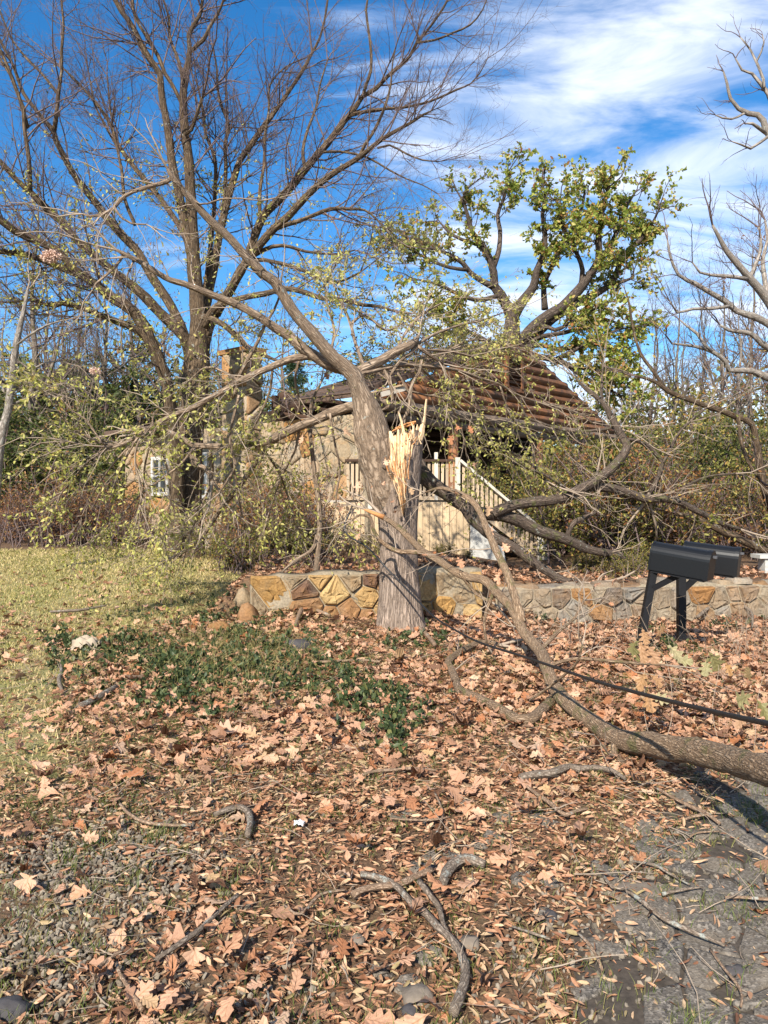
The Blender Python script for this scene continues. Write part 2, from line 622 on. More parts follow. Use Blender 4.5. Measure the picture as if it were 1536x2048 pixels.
def woodmat(name, a, b, sc=(3, 40, 40), rough=0.8, weather=None, objrand=0.25, spec=0.2):
    """long grain along the local X of the noise mapping (UV x)"""
    m, nt, p, _ = newmat(name)
    uv = coords(nt, 'UV')
    oc = coords(nt, 'Object')
    oi = N_(nt, 'ShaderNodeObjectInfo').outputs['Random']
    g = noise(nt, mapping(nt, uv, (sc[1], sc[0], 1)), 1.0, 5, 0.6, 0.3)
    col = ramp(nt, g, [(0.3, a), (0.7, b)])
    if weather:
        w = noise(nt, oc, 2.2, 5, 0.65)
        col = rgbmix(nt, ramp(nt, w, [(0.42, (0, 0, 0)), (0.62, (.8, .8, .8))]), col, weather)
    col = rgbmix(nt, 1.0, col, ramp(nt, oi, [(0, (1 - objrand,) * 3), (1, (1 + objrand,) * 3)]), 'MULTIPLY')
    nt.links.new(col, p.inputs['Base Color'])
    p.inputs['Roughness'].default_value = rough
    p.inputs['Specular IOR Level'].default_value = spec
    bump(nt, p, g, 0.5, 0.006)
    return m


def plain(name, c, rough=0.8, nscale=20, var=0.2, bd=0.004, metallic=0.0, spec=0.25):
    m, nt, p, _ = newmat(name)
    oc = coords(nt, 'Object')
    n1 = noise(nt, oc, nscale, 6, 0.6)
    col = rgbmix(nt, 1.0, c, ramp(nt, n1, [(0.25, (1 - var,) * 3), (0.75, (1 + var,) * 3)]), 'MULTIPLY')
    nt.links.new(col, p.inputs['Base Color'])
    p.inputs['Roughness'].default_value = rough
    p.inputs['Metallic'].default_value = metallic
    p.inputs['Specular IOR Level'].default_value = spec
    bump(nt, p, n1, 0.4, bd)
    return m


M.bark_stump = bark('oak bark', (0.06, 0.042, 0.032), (0.23, 0.175, 0.135), (0.37, 0.285, 0.225), 30, 4.2, lichen=0.0, bd=0.05)
M.bark_limb = bark('limb bark', (0.055, 0.038, 0.026), (0.20, 0.145, 0.10), (0.38, 0.29, 0.21), 40, 6, lichen=0.03, bd=0.03)
M.bark_log = bark('log bark', (0.045, 0.026, 0.015), (0.27, 0.18, 0.11), (0.45, 0.33, 0.22), 85, 13, moss=0.03, bd=0.04)
M.bark_dark = bark('dark limb bark', (0.02, 0.015, 0.011), (0.075, 0.055, 0.042), (0.17, 0.13, 0.10), 55, 9, lichen=0.05, moss=0.05, bd=0.02)
M.bark_elm = bark('standing tree bark', (0.02, 0.013, 0.009), (0.078, 0.053, 0.032), (0.175, 0.125, 0.078), 30, 5, lichen=0.05, bd=0.03)
M.bark_oak = bark('green oak bark', (0.02, 0.015, 0.012), (0.06, 0.045, 0.035), (0.13, 0.10, 0.08), 20, 6, bd=0.02)
M.bark_grey = bark('grey bark', (0.06, 0.05, 0.04), (0.19, 0.165, 0.14), (0.36, 0.32, 0.28), 30, 8, lichen=0.1, bd=0.01)
M.bark_far = bark('woodland bark', (0.03, 0.024, 0.018), (0.10, 0.08, 0.06), (0.2, 0.165, 0.13), 14, 5, lichen=0.15, bd=0.01)
M.twig = plain('twig', (0.12, 0.085, 0.078), 0.85, 8, 0.4)
M.twig_pale = plain('pale twig', (0.27, 0.21, 0.155), 0.85, 8, 0.35)
M.twig_dark = plain('dark twig', (0.06, 0.045, 0.04), 0.85, 8, 0.35)
M.stick = bark('lichen stick', (0.04, 0.03, 0.022), (0.15, 0.115, 0.085), (0.30, 0.245, 0.19), 90, 30, lichen=0.22, bd=0.008)
M.stick_brown = bark('brown stick', (0.05, 0.032, 0.022), (0.19, 0.125, 0.08), (0.36, 0.26, 0.18), 110, 40, lichen=0.1, bd=0.005)

M.leaf_pale = leafmat('pale yellow green leaf', [(0, (0.28, 0.29, 0.055)), (0.35, (0.44, 0.43, 0.11)), (0.7, (0.56, 0.53, 0.19)), (0.9, (0.50, 0.38, 0.11)), (1, (0.20, 0.25, 0.04))], 0.38)
M.leaf_green = leafmat('green leaf', [(0, (0.035, 0.055, 0.012)), (0.5, (0.075, 0.10, 0.022)), (0.85, (0.15, 0.16, 0.04)), (1, (0.23, 0.18, 0.05))], 0.3)
M.leaf_oak = leafmat('autumn oak leaf', [(0, (0.11, 0.165, 0.022)), (0.3, (0.25, 0.31, 0.05)), (0.6, (0.42, 0.45, 0.10)), (0.8, (0.56, 0.48, 0.15)), (0.93, (0.42, 0.25, 0.08)), (1, (0.36, 0.14, 0.05))], 0.45, rough=0.5, spec=0.3)
M.leaf_olive = leafmat('olive shrub leaf', [(0, (0.055, 0.07, 0.014)), (0.4, (0.15, 0.155, 0.03)), (0.7, (0.31, 0.28, 0.07)), (0.9, (0.40, 0.28, 0.07)), (1, (0.26, 0.11, 0.03))], 0.3)
M.leaf_rust = leafmat('rust leaf', [(0, (0.13, 0.05, 0.02)), (0.4, (0.27, 0.11, 0.04)), (0.8, (0.40, 0.22, 0.08)), (1, (0.20, 0.18, 0.05))], 0.35)
M.leaf_dry = leafmat('dry oak leaf', [(0, (0.13, 0.065, 0.036)), (0.10, (0.25, 0.125, 0.068)), (0.2, (0.40, 0.225, 0.135)), (0.38, (0.52, 0.305, 0.195)), (0.6, (0.48, 0.265, 0.155)), (0.76, (0.34, 0.135, 0.055)), (0.88, (0.55, 0.365, 0.245)), (1, (0.40, 0.26, 0.13))], 0.12, rough=0.6, objrand=True, vein=True)
M.leaf_bits = leafmat('leaf fragments', [(0, (0.15, 0.07, 0.04)), (0.3, (0.31, 0.145, 0.075)), (0.6, (0.42, 0.235, 0.135)), (0.85, (0.50, 0.345, 0.21)), (1, (0.28, 0.22, 0.10))], 0.1)
M.leaf_ivy = leafmat('ground cover leaf', [(0, (0.028, 0.042, 0.018)), (0.45, (0.05, 0.075, 0.028)), (0.8, (0.085, 0.11, 0.04)), (0.92, (0.17, 0.18, 0.06)), (1, (0.26, 0.17, 0.08))], 0.25, rough=0.5, spec=0.25)
M.grass = leafmat('lawn grass', [(0, (0.16, 0.17, 0.04)), (0.25, (0.30, 0.28, 0.075)), (0.55, (0.48, 0.39, 0.16)), (1, (0.60, 0.46, 0.25))], 0.3)
M.grass_green = leafmat('green grass', [(0, (0.06, 0.10, 0.02)), (0.6, (0.14, 0.18, 0.04)), (1, (0.34, 0.28, 0.11))], 0.3)
M.cedar = leafmat('cedar sprays', [(0, (0.02, 0.045, 0.018)), (0.6, (0.035, 0.07, 0.03)), (1, (0.08, 0.10, 0.04))], 0.15)

M.stone = stonemat('wall stone', [(0, (0.34, 0.29, 0.21)), (0.22, (0.27, 0.15, 0.065)), (0.4, (0.13, 0.075, 0.05)), (0.55, (0.38, 0.24, 0.11)), (0.72, (0.26, 0.24, 0.20)), (0.86, (0.20, 0.105, 0.05)), (1, (0.36, 0.33, 0.27))])
M.stone_gold = stonemat('golden stone', [(0, (0.42, 0.23, 0.06)), (1, (0.44, 0.25, 0.08))], stain=0.7)
M.stone_grey = stonemat('grey stone', [(0, (0.27, 0.225, 0.165)), (0.25, (0.19, 0.155, 0.115)), (0.42, (0.25, 0.12, 0.04)), (0.58, (0.10, 0.09, 0.08)), (0.75, (0.27, 0.25, 0.215)), (0.9, (0.21, 0.12, 0.055)), (1, (0.20, 0.185, 0.16))], stain=0.35)
M.stone_house = stonemat('house stone', [(0, (0.38, 0.32, 0.22)), (0.3, (0.30, 0.25, 0.19)), (0.5, (0.38, 0.18, 0.05)), (0.7, (0.36, 0.31, 0.24)), (1, (0.26, 0.20, 0.13))], stain=0.6)
M.mortar = plain('mortar', (0.22, 0.18, 0.125), 0.95, 30, 0.45, 0.03)
M.rock = plain('rock', (0.16, 0.13, 0.10), 0.9, 14, 0.35, 0.02)
M.rock_dark = plain('dark rock', (0.055, 0.05, 0.05), 0.85, 20, 0.35, 0.015)
M.log_wood = woodmat('log siding', (0.12, 0.045, 0.018), (0.30, 0.13, 0.05), (1.2, 16, 1), 0.65, weather=(0.07, 0.042, 0.03), spec=0.3)
M.log_grey = woodmat('weathered log', (0.14, 0.10, 0.075), (0.26, 0.19, 0.14), (1.2, 16, 1), 0.8)
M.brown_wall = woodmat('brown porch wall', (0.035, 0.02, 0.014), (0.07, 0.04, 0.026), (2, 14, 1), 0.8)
M.skirt = woodmat('tan skirt board', (0.40, 0.29, 0.17), (0.53, 0.40, 0.26), (3, 30, 1), 0.8, objrand=0.12)
M.rail = woodmat('railing wood', (0.33, 0.24, 0.15), (0.52, 0.41, 0.29), (3, 40, 1), 0.8, objrand=0.2)
M.rail_grey = woodmat('grey rail', (0.34, 0.31, 0.26), (0.55, 0.50, 0.42), (3, 40, 1), 0.8)
M.plank = woodmat('fascia plank', (0.25, 0.17, 0.10), (0.45, 0.34, 0.22), (2, 40, 1), 0.8)
M.roofing = plain('leaf strewn roofing', (0.095, 0.062, 0.045), 0.9, 18, 0.6, 0.02)
M.trim = plain('white trim', (0.50, 0.48, 0.44), 0.6, 12, 0.1)
M.glass, _nt, _p, _o = newmat('window glass')
_p.inputs['Base Color'].default_value = (0.03, 0.035, 0.04, 1)
_p.inputs['Roughness'].default_value = 0.06
_p.inputs['Specular IOR Level'].default_value = 0.6
M.concrete = plain('concrete', (0.40, 0.39, 0.36), 0.9, 25, 0.25, 0.01)
M.splitwood = woodmat('fresh split wood', (0.50, 0.31, 0.145), (0.80, 0.62, 0.40), (6, 110, 1), 0.7, objrand=0.12)
M.splitwood_red = woodmat('torn orange wood', (0.34, 0.12, 0.04), (0.58, 0.30, 0.12), (6, 110, 1), 0.8)
M.black_paint = plain('black paint', (0.005, 0.0055, 0.0065), 0.42, 60, 0.25, 0.001, spec=0.3)
M.black_wood = plain('black painted post', (0.007, 0.007, 0.008), 0.55, 30, 0.3, 0.003, spec=0.25)
M.black_worn = plain('worn black edge', (0.06, 0.06, 0.065), 0.5, 40, 0.3, 0.001, spec=0.4)
M.cable = plain('black cable', (0.012, 0.012, 0.013), 0.45, 60, 0.3, 0.002, spec=0.4)
M.cloth = plain('cream cloth', (0.33, 0.265, 0.19), 0.9, 30, 0.15)
M.insul = plain('pink insulation', (0.66, 0.47, 0.38), 0.95, 60, 0.25)
M.white = plain('white scrap', (0.5, 0.5, 0.5), 0.7, 20, 0.1)
M.gravel = stonemat('gravel stone', [(0, (0.3, 0.27, 0.22)), (1, (0.3, 0.27, 0.22))], stain=0.15)
# gravel picks its colour per pebble
_m, _nt, _p, _ = newmat('gravel')
_a = N_(_nt, 'ShaderNodeAttribute', attribute_name='rnd').outputs['Fac']
_nt.links.new(ramp(_nt, _a, [(0, (0.07, 0.058, 0.044)), (0.4, (0.16, 0.13, 0.095)), (0.8, (0.25, 0.21, 0.16)), (1, (0.11, 0.09, 0.065))]), _p.inputs['Base Color'])
_p.inputs['Roughness'].default_value = 0.95
M.gravel = _m
# asphalt
_m, _nt, _p, _ = newmat('old asphalt')
_oc = N_(_nt, 'ShaderNodeNewGeometry').outputs['Position']
_v = N_(_nt, 'ShaderNodeTexVoronoi', {'Vector': _oc, 'Scale': 110.0})
_n1 = noise(_nt, _oc, 5, 5, 0.65)
_n2 = noise(_nt, _oc, 160, 3)
_c = ramp(_nt, _v.outputs['Color'], [(0.1, (0.045, 0.039, 0.033)), (0.55, (0.105, 0.092, 0.077)), (0.9, (0.23, 0.20, 0.165))])
_c = rgbmix(_nt, ramp(_nt, _n1, [(0.40, (0, 0, 0)), (0.65, (.6, .6, .6))]), _c, (0.16, 0.13, 0.095))
_nt.links.new(_c, _p.inputs['Base Color'])
_p.inputs['Roughness'].default_value = 0.85
bump(_nt, _p, rgbmix(_nt, 0.5, _v.outputs['Distance'], _n2), 0.9, 0.006)
M.asphalt = _m
# ground
_m, _nt, _p, _ = newmat('soil and lawn')
_oc = N_(_nt, 'ShaderNodeNewGeometry').outputs['Position']
_a = N_(_nt, 'ShaderNodeAttribute', attribute_name='rnd').outputs['Fac']
_n1 = noise(_nt, _oc, 1.3, 6, 0.6)
_n2 = noise(_nt, _oc, 55, 6, 0.7)
_n3 = noise(_nt, _oc, 9, 6, 0.65)
_soil = ramp(_nt, _n2, [(0.3, (0.045, 0.028, 0.018)), (0.5, (0.13, 0.075, 0.042)), (0.68, (0.24, 0.135, 0.075))])
_soil = rgbmix(_nt, ramp(_nt, _n3, [(0.45, (0, 0, 0)), (0.7, (.6, .6, .6))]), _soil, (0.10, 0.085, 0.05))
_lawn = ramp(_nt, _n2, [(0.28, (0.12, 0.10, 0.045)), (0.5, (0.27, 0.225, 0.10)), (0.72, (0.42, 0.33, 0.17))])
_lawn = rgbmix(_nt, ramp(_nt, _n1, [(0.4, (0, 0, 0)), (0.6, (.6, .6, .6))]), _lawn, (0.17, 0.18, 0.05))
_nt.links.new(rgbmix(_nt, _a, _soil, _lawn), _p.inputs['Base Color'])
_p.inputs['Roughness'].default_value = 0.95
bump(_nt, _p, _n2, 0.8, 0.02)
M.ground = _m


# ------------------------------------------------------------------ ground
def lawn_mask(x, y):
    xb = np.interp(y, [2, 3.6, 4.6, 6.2, 8.3, 9.6, 11, 14, 17], [-1.5, -1.6, -1.8, -2.5, -2.9, -2.4, -1.9, -2.2, -3.5])
    return sstep(-(x - xb), -0.25, 0.35) * (1 - sstep(y, 15.2, 17.0)) * sstep(y, 3.6, 4.8)


def axis(lo, hi, a, b, fine, grow_):
    c = list(np.arange(a, b, fine))
    s, v = fine, b
    while v < hi:
        c.append(v)
        s *= grow_
        v += s
    c.append(hi)
    s, v, pre = fine, a, []
    while v > lo:
        s *= grow_
        v -= s
        pre.append(max(v, lo))
    return np.array(sorted(set(np.round(pre + c, 5))))


gx = axis(-420, 420, -4.2, 5.2, 0.07, 1.16)
gy = axis(-60, 700, 1.4, 11.6, 0.06, 1.11)
GX, GY = np.meshgrid(gx, gy)
GZ = ground_z(GX, GY)
nz = np.array([mnoise.fractal(Vector((x * 2.3, y * 2.3, 0)), 1.0, 2.0, 4) for x, y in zip(GX.ravel(), GY.ravel())]).reshape(GX.shape)
GZ = GZ + nz * 0.016 * sstep(GY, 0, 2) * (1 - 0.85 * sstep(GX - 0.66 * (GY - 2.35), 0.1, 0.6) * sstep(-GY, -6, -5))
b = Buf()
nx_ = len(gx)
ii = (np.arange(len(gy) - 1)[:, None] * nx_ + np.arange(nx_ - 1)[None]).ravel()
b.add(np.stack([GX, GY, GZ], -1).reshape(-1, 3), np.stack([ii, ii + 1, ii + nx_ + 1, ii + nx_], 1), r=lawn_mask(GX, GY).ravel())
ground = put('ground', b, M.ground)
tag(ground, kind='structure')


# ------------------------------------------------------------------ voronoi stone facing
def clip(poly, nrm_, c):
    out = []
    for i in range(len(poly)):
        a, bb = poly[i], poly[(i + 1) % len(poly)]
        da, db = np.dot(a, nrm_) - c, np.dot(bb, nrm_) - c
        if da <= 0:
            out.append(a)
        if da * db < 0:
            out.append(a + (bb - a) * (da / (da - db)))
    return out


def cells(rect, sx, sy, jit=0.42, shrink=0.0065, stagger=True, seeds=None):
    x0, y0, x1, y1 = rect
    if seeds is None:
        nx, ny = max(1, round((x1 - x0) / sx)), max(1, round((y1 - y0) / sy))
        seeds = []
        for j in range(ny):
            for i in range(nx):
                sh = 0.5 if (stagger and j % 2) else 0
                seeds.append((x0 + (i + 0.5 + sh * 0.6 - 0.15 + random.uniform(-jit, jit)) * (x1 - x0) / nx, y0 + (j + 0.5 + random.uniform(-jit, jit) * 0.8) * (y1 - y0) / ny))
    S = np.array(seeds)
    out = []
    for i, s in enumerate(S):
        poly = [np.array(p, float) for p in ((x0, y0), (x1, y0), (x1, y1), (x0, y1))]
        order = np.argsort(((S - s) ** 2).sum(1))[1:18]
        for j in order:
            nv = S[j] - s
            l = np.linalg.norm(nv)
            if l < 1e-6:
                continue
            nv /= l
            poly = clip(poly, nv, np.dot((s + S[j]) / 2, nv) - shrink)
            if len(poly) < 3:
                break
        if len(poly) >= 3:
            P = np.array(poly)
            a = 0.5 * abs(np.dot(P[:, 0], np.roll(P[:, 1], 1)) - np.dot(P[:, 1], np.roll(P[:, 0], 1)))
            if a > 0.10 * sx * sy:
                out.append(P)
    return out


def slab_buf(P, f, depth, proud, bev=0.018, mid=0.5, rough=0.005):
    """polygon P in facing coordinates, f(u,v,w)->world; w outwards. bevelled, slightly domed stone"""
    n = len(P)
    # round the outline a little: cut corners
    Q = []
    for i in range(n):
        a, c, d = P[i - 1], P[i], P[(i + 1) % n]
        k = random.uniform(0.04, 0.11)
        Q += [c + (a - c) * k, c + (d - c) * k]
    Q = np.array(Q)
    n = len(Q)
    cen = Q.mean(0)
    dirs = cen - Q
    dl = np.linalg.norm(dirs, axis=1, keepdims=True)
    Qi = Q + dirs / dl * np.minimum(bev * np.random.default_rng(n).uniform(0.7, 1.6, (n, 1)), dl * 0.4)
    tilt = rng.normal(0, 0.05 if proud < 0.012 or rough == 0 else 0.09, 2)
    rings = [Qi, cen + (Q - cen) * (0.5 + mid * 0.42), cen + (Q - cen) * mid * 0.78, cen + (Q - cen) * mid * 0.35]
    V = [f(u, v, -depth) for u, v in Q] + [f(u, v, proud * 0.35) for u, v in Q]
    for k, Qk in enumerate(rings):
        for u, v in Qk:
            V.append(f(u + rng.normal(0, 0.2) * rough * (k > 0), v + rng.normal(0, 0.2) * rough * (k > 0), proud * (1, 1.15, 1.25, 1.25)[k] + np.dot((u, v) - cen, tilt) + rng.normal(0, 1) * rough * (0.6 if k == 0 else 1.0)))
    i = np.arange(n)
    j = (i + 1) % n
    fs = [np.stack([i + k * n, j + k * n, j + (k + 1) * n, i + (k + 1) * n], 1) for k in range(5)]
    b = Buf()
    b.add(V, [np.concatenate(fs), (np.arange(n) + 5 * n)[None]], uv=np.concatenate([Q] * 6))
    return b, f(cen[0], cen[1], 0)


def stone_wall(name, pts, top, bottom, thick, sx, sy, mat_fn, label, stones_rect=None, seeds=None):
    """wall along straight run pts[0]->pts[1] facing -Y side"""
    p, q = np.array(pts[0], float), np.array(pts[1], float)
    d = (q - p)
    L = np.linalg.norm(d)
    d /= L
    nrm_ = np.array((d[1], -d[0]))
    h = top - bottom
    base = np.array((*(p + q) / 2, bottom))
    t = tag(empty(name, base), label, 'wall')

    def f(u, v, w):
        xy = p + d * u + nrm_ * w
        return np.array((xy[0], xy[1], bottom + v))
    core = Buf()
    tops = [(u, h + 0.05 * mnoise.noise(Vector((u * 2.3, top, 0))) + 0.03 * mnoise.noise(Vector((u * 9, top, 3))) - 0.16 * max(0, 1 - u / 0.35) * (sx > 0.3)) for u in np.linspace(0, L, max(4, int(L * 6)))]
    V, FQ = [], []
    for u, hh in tops:
        V += [f(u, 0, 0.004), f(u, hh, 0.004), f(u, hh + 0.01, -thick), f(u, 0, -thick)]
    for k in range(len(tops) - 1):
        a = k * 4
        FQ += [(a, a + 4, a + 5, a + 1), (a + 1, a + 5, a + 6, a + 2), (a + 2, a + 6, a + 7, a + 3)]
    e = (len(tops) - 1) * 4
    FQ += [(0, 1, 2, 3), (e + 3, e + 2, e + 1, e)]
    core.add(V, np.array(FQ))
    put('mortar', core, M.mortar, t)
    for P in cells((0.0, -0.05, L, h - 0.012), sx, sy, seeds=seeds):
        bb, c = slab_buf(P, f, 0.05, random.uniform(0.018, 0.055), 0.014, 0.75, 0.009)
        put('stone', bb, mat_fn(P), t, origin=c, smooth=False)
    # cap stones laid along the top
    u = 0.0
    while u < L - 0.1 and sx < 0.3:
        w_ = random.uniform(0.25, 0.5) * (1.0 if sx > 0.3 else 0.8)
        u1 = min(L, u + w_)
        hh = h + random.uniform(-0.03, 0.05)
        P = np.array([(u + 0.01, 0.03), (u1 - 0.01, 0.03), (u1 - 0.01, thick - 0.02), (u + 0.01, thick - 0.02)])
        g_ = lambda a, c_, w2, hh=hh: f(a, hh + 0.012 + w2, -c_)
        bb, c = slab_buf(P, g_, 0.05, 0.02, 0.03, 0.7, 0.008)
        put('cap_stone', bb, M.stone_grey if sx < 0.3 else M.mortar, t, origin=c)
        u = u1
    return t


# left run behind the stump: big flagstones, the outermost golden one large
WL0, WL1 = (-1.66, 9.45), (1.3, 10.1)
L0 = math.dist(WL0, WL1)
LEFT = [(0.02, 0.22, 'grey'), (0.04, 0.0, 'brown'), (0.30, 0.43, 'gold'), (0.34, 0.03, 'tan'), (0.585, 0.62, 'grey'), (0.68, 0.49, 'dark'), (0.71, 0.22, 'brown'), (0.68, -0.02, 'brown'), (0.84, 0.62, 'tan'), (1.06, 0.44, 'gold2'), (1.03, 0.07, 'brown'), (1.30, 0.60, 'grey'), (1.24, 0.16, 'brown'),
        (1.53, 0.60, 'dark'), (1.47, 0.36, 'tan'), (1.46, 0.05, 'brown'), (1.74, 0.52, 'brown'), (1.72, 0.2, 'tan'), (2.0, 0.45, 'dark'), (1.98, 0.08, 'tan'), (2.27, 0.46, 'tan'), (2.25, 0.08, 'gold'), (2.54, 0.52, 'grey'), (2.50, 0.16, 'gold'), (2.80, 0.40, 'grey'), (2.78, 0.06, 'gold2'), (3.0, 0.45, 'tan')]
for nm_, c_ in (('brown', (0.23, 0.125, 0.06)), ('tan', (0.34, 0.225, 0.10)), ('dark', (0.105, 0.06, 0.042)), ('grey', (0.25, 0.20, 0.135)), ('gold', (0.33, 0.195, 0.07)), ('gold2', (0.37, 0.26, 0.12))):
    setattr(M, 'flag_' + nm_, stonemat(nm_ + ' flagstone', [(0, c_), (1, tuple(v * 1.1 for v in c_))], stain=0.55))
LS = np.array([q[:2] for q in LEFT])
seeds_l = [q[:2] for q in LEFT]


def left_mat(P):
    k = np.argmin(((LS - P.mean(0)) ** 2).sum(1))
    return getattr(M, 'flag_' + LEFT[k][2])


stone_wall('stone_wall', (WL0, WL1), 0.66, 0.0, 0.34, 0.42, 0.30, left_mat, 'low mortared wall of big golden and brown flagstones behind the snapped trunk', seeds=seeds_l)
stone_wall('stone_wall', ((1.55, 10.28), (8.6, 11.2)), 0.40, -0.30, 0.34, 0.25, 0.22, lambda P: M.stone_grey, 'low wall of small grey and orange stones behind the two mailboxes')

# ------------------------------------------------------------------ cabin
HO = np.array((0.61, 15.0))
HD = np.array((0.647, 0.762))
HN = np.array((0.762, -0.647))
HS0, HS1, HSM = -1.41, 9.58, 4.08
ZE, ZR = 3.50, 5.28


def hp(s, dep, z):
    xy = HO + HD * s - HN * dep
    return np.array((xy[0], xy[1], z))


house = tag(empty('log_cabin', hp(4, 3, 0.6)), 'log and stone cabin with a torn porch gable buried under fallen limbs', 'house')
D3, N3, UP = np.array((*HD, 0)), np.array((*HN, 0)), np.array((0, 0, 1.0))


def roof_z(s):
    return ZR - (ZR - ZE) * abs(s - HSM) / (HS1 - HSM if s > HSM else HSM - HS0)


# gable logs, one by one
nlog = 9
dz = (ZR - ZE - 0.05) / nlog
for i in range(nlog):
    z = ZE + dz * (i + 0.5)
    fr = 1 - (z + dz * 0.1 - ZE) / (ZR - ZE)
    s0, s1 = HSM - (HSM - HS0) * fr, HSM + (HS1 - HSM) * fr
    bb = Buf()
    ss = np.linspace(s0, s1 + random.uniform(-0.05, 0.08), 14)
    P = np.array([hp(s, 0.02 * math.sin(s * 2.1 + i), z + 0.008 * math.sin(s * 3 + i * 2)) for s in ss])
    tube(bb, P, np.full(len(P), dz * 0.60), 12)
    put('log', bb, M.log_wood, house)
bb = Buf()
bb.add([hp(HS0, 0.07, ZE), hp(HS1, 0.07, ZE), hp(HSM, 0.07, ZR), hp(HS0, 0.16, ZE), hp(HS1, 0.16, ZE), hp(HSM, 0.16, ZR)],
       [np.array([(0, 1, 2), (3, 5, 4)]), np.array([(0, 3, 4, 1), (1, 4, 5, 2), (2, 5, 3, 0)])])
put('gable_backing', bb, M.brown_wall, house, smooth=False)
for k, (z, r_, mt) in enumerate(((ZE - 0.09, 0.13, M.log_grey), (ZE - 0.30, 0.09, M.log_grey))):
    bb = Buf()
    P = np.array([hp(s, 0.02 + 0.1 * k, z) for s in np.linspace(HS0 - 0.2, HS1 + 0.15, 12)])
    tube(bb, P, np.full(12, r_), 10)
    put('porch_beam', bb, mt, house)
# louvred vent in the gable
vz, vs = 4.55, 3.55
vent = Buf()
for s_, z_, ls, lz in ((vs - 0.33, vz, 0.04, 0.40), (vs + 0.33, vz, 0.04, 0.40), (vs, vz + 0.40, 0.37, 0.04), (vs, vz - 0.40, 0.37, 0.04)):
    box(vent, hp(s_, -0.15, z_), D3 * ls, N3 * 0.04, UP * lz)
vent_o = put('gable_vent', vent, M.log_wood, house, smooth=False)
for i in range(8):
    bb = Buf()
    box(bb, hp(vs, -0.14, vz - 0.33 + i * 0.094), D3 * 0.29, N3 * 0.03 + UP * -0.02, UP * 0.008 + N3 * 0.006)
    put('slat', bb, M.brown_wall, vent_o, smooth=False)
# roof: two slabs and boards
for side, sa in ((0, HS0 - 0.35), (1, HS1 + 0.1)):
    za = ZE - 0.02 if side else ZE - 0.10
    bb = Buf()
    d0, d1 = 0.06, 2.2
    z_m = ZR + 0.07
    V = [hp(sa, d0, za + 0.05), hp(HSM, d0, z_m), hp(HSM, d1, z_m), hp(sa, d1, za + 0.05)]
    V += [v + UP * 0.09 for v in V]
    bb.add(V, BOXF)
    put('roof_slope', bb, M.roofing, house, smooth=False)
for k in range(13):                       # rows of roofing laps on the left slope
    f0 = k / 13
    s = HS0 - 0.35 + (HSM - HS0 + 0.35) * f0
    zz_ = ZE - 0.10 + (ZR + 0.07 - ZE + 0.10) * f0 + 0.145
    bb = Buf()
    box(bb, hp(s + 0.18, 1.12, zz_ + 0.055), D3 * 0.2 + UP * 0.062, N3 * 1.06, UP * 0.008)
    put('roofing_course', bb, M.roofing, house, smooth=False)
# torn fascia boards at the left eave
for (p, q, w_, t_, mt) in ((at(735, 787, 13.7), at(806, 770, 13.9), 0.10, 0.03, M.plank), (at(762, 789, 13.75), at(812, 776, 13.95), 0.05, 0.09, M.rail_grey), (at(741, 795, 13.8), at(757, 797, 13.95), 0.06, 0.10, M.plank),
                       (at(728, 800, 13.9), at(930, 738, 16.5), 0.04, 0.16, M.log_grey)):
    bb = Buf()
    beam(bb, p, q, w_, t_)
    put('fascia_board', bb, mt, house, smooth=False)
# porch back wall, floor, door, window
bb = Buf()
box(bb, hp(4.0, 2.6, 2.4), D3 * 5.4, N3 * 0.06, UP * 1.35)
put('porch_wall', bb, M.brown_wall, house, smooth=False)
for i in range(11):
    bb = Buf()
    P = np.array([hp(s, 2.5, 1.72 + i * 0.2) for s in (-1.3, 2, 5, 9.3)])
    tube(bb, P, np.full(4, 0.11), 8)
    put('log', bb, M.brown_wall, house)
bb = Buf()
box(bb, hp(4.0, 1.2, 1.5), D3 * 5.4, N3 * 1.35, UP * 0.06)
put('porch_floor', bb, M.rail_grey, house, smooth=False)
wx0 = 0.9
bb = Buf()
for s_, z_, ls, lz in ((wx0 - 0.42, 2.35, 0.05, 0.55), (wx0 + 0.42, 2.35, 0.05, 0.55), (wx0, 2.95, 0.52, 0.07), (wx0, 1.8, 0.47, 0.05)):
    box(bb, hp(s_, 2.34, z_), D3 * ls, N3 * 0.03, UP * lz)
wf = put('window', bb, M.skirt, house, smooth=False)
bb = Buf()
box(bb, hp(wx0, 2.38, 2.36), D3 * 0.37, N3 * 0.01, UP * 0.52)
put('pane', bb, M.glass, wf, smooth=False)
# porch posts
for s_ in (-1.2, 1.45, 5.15, 7.6, 9.4):
    bb = Buf()
    tube(bb, [hp(s_, 0.1, 0.55), hp(s_, 0.1, 2.0), hp(s_, 0.1, ZE - 0.35)], np.full(3, 0.11), 10)
    put('porch_post', bb, M.log_wood, house)
# left stone wall (recedes to the left), stones as parts
SWL, SWH, SWZ = 8.2, 2.75, 0.45


def sf(u, v, w):
    return hp(HS0 - w, u, SWZ + v)


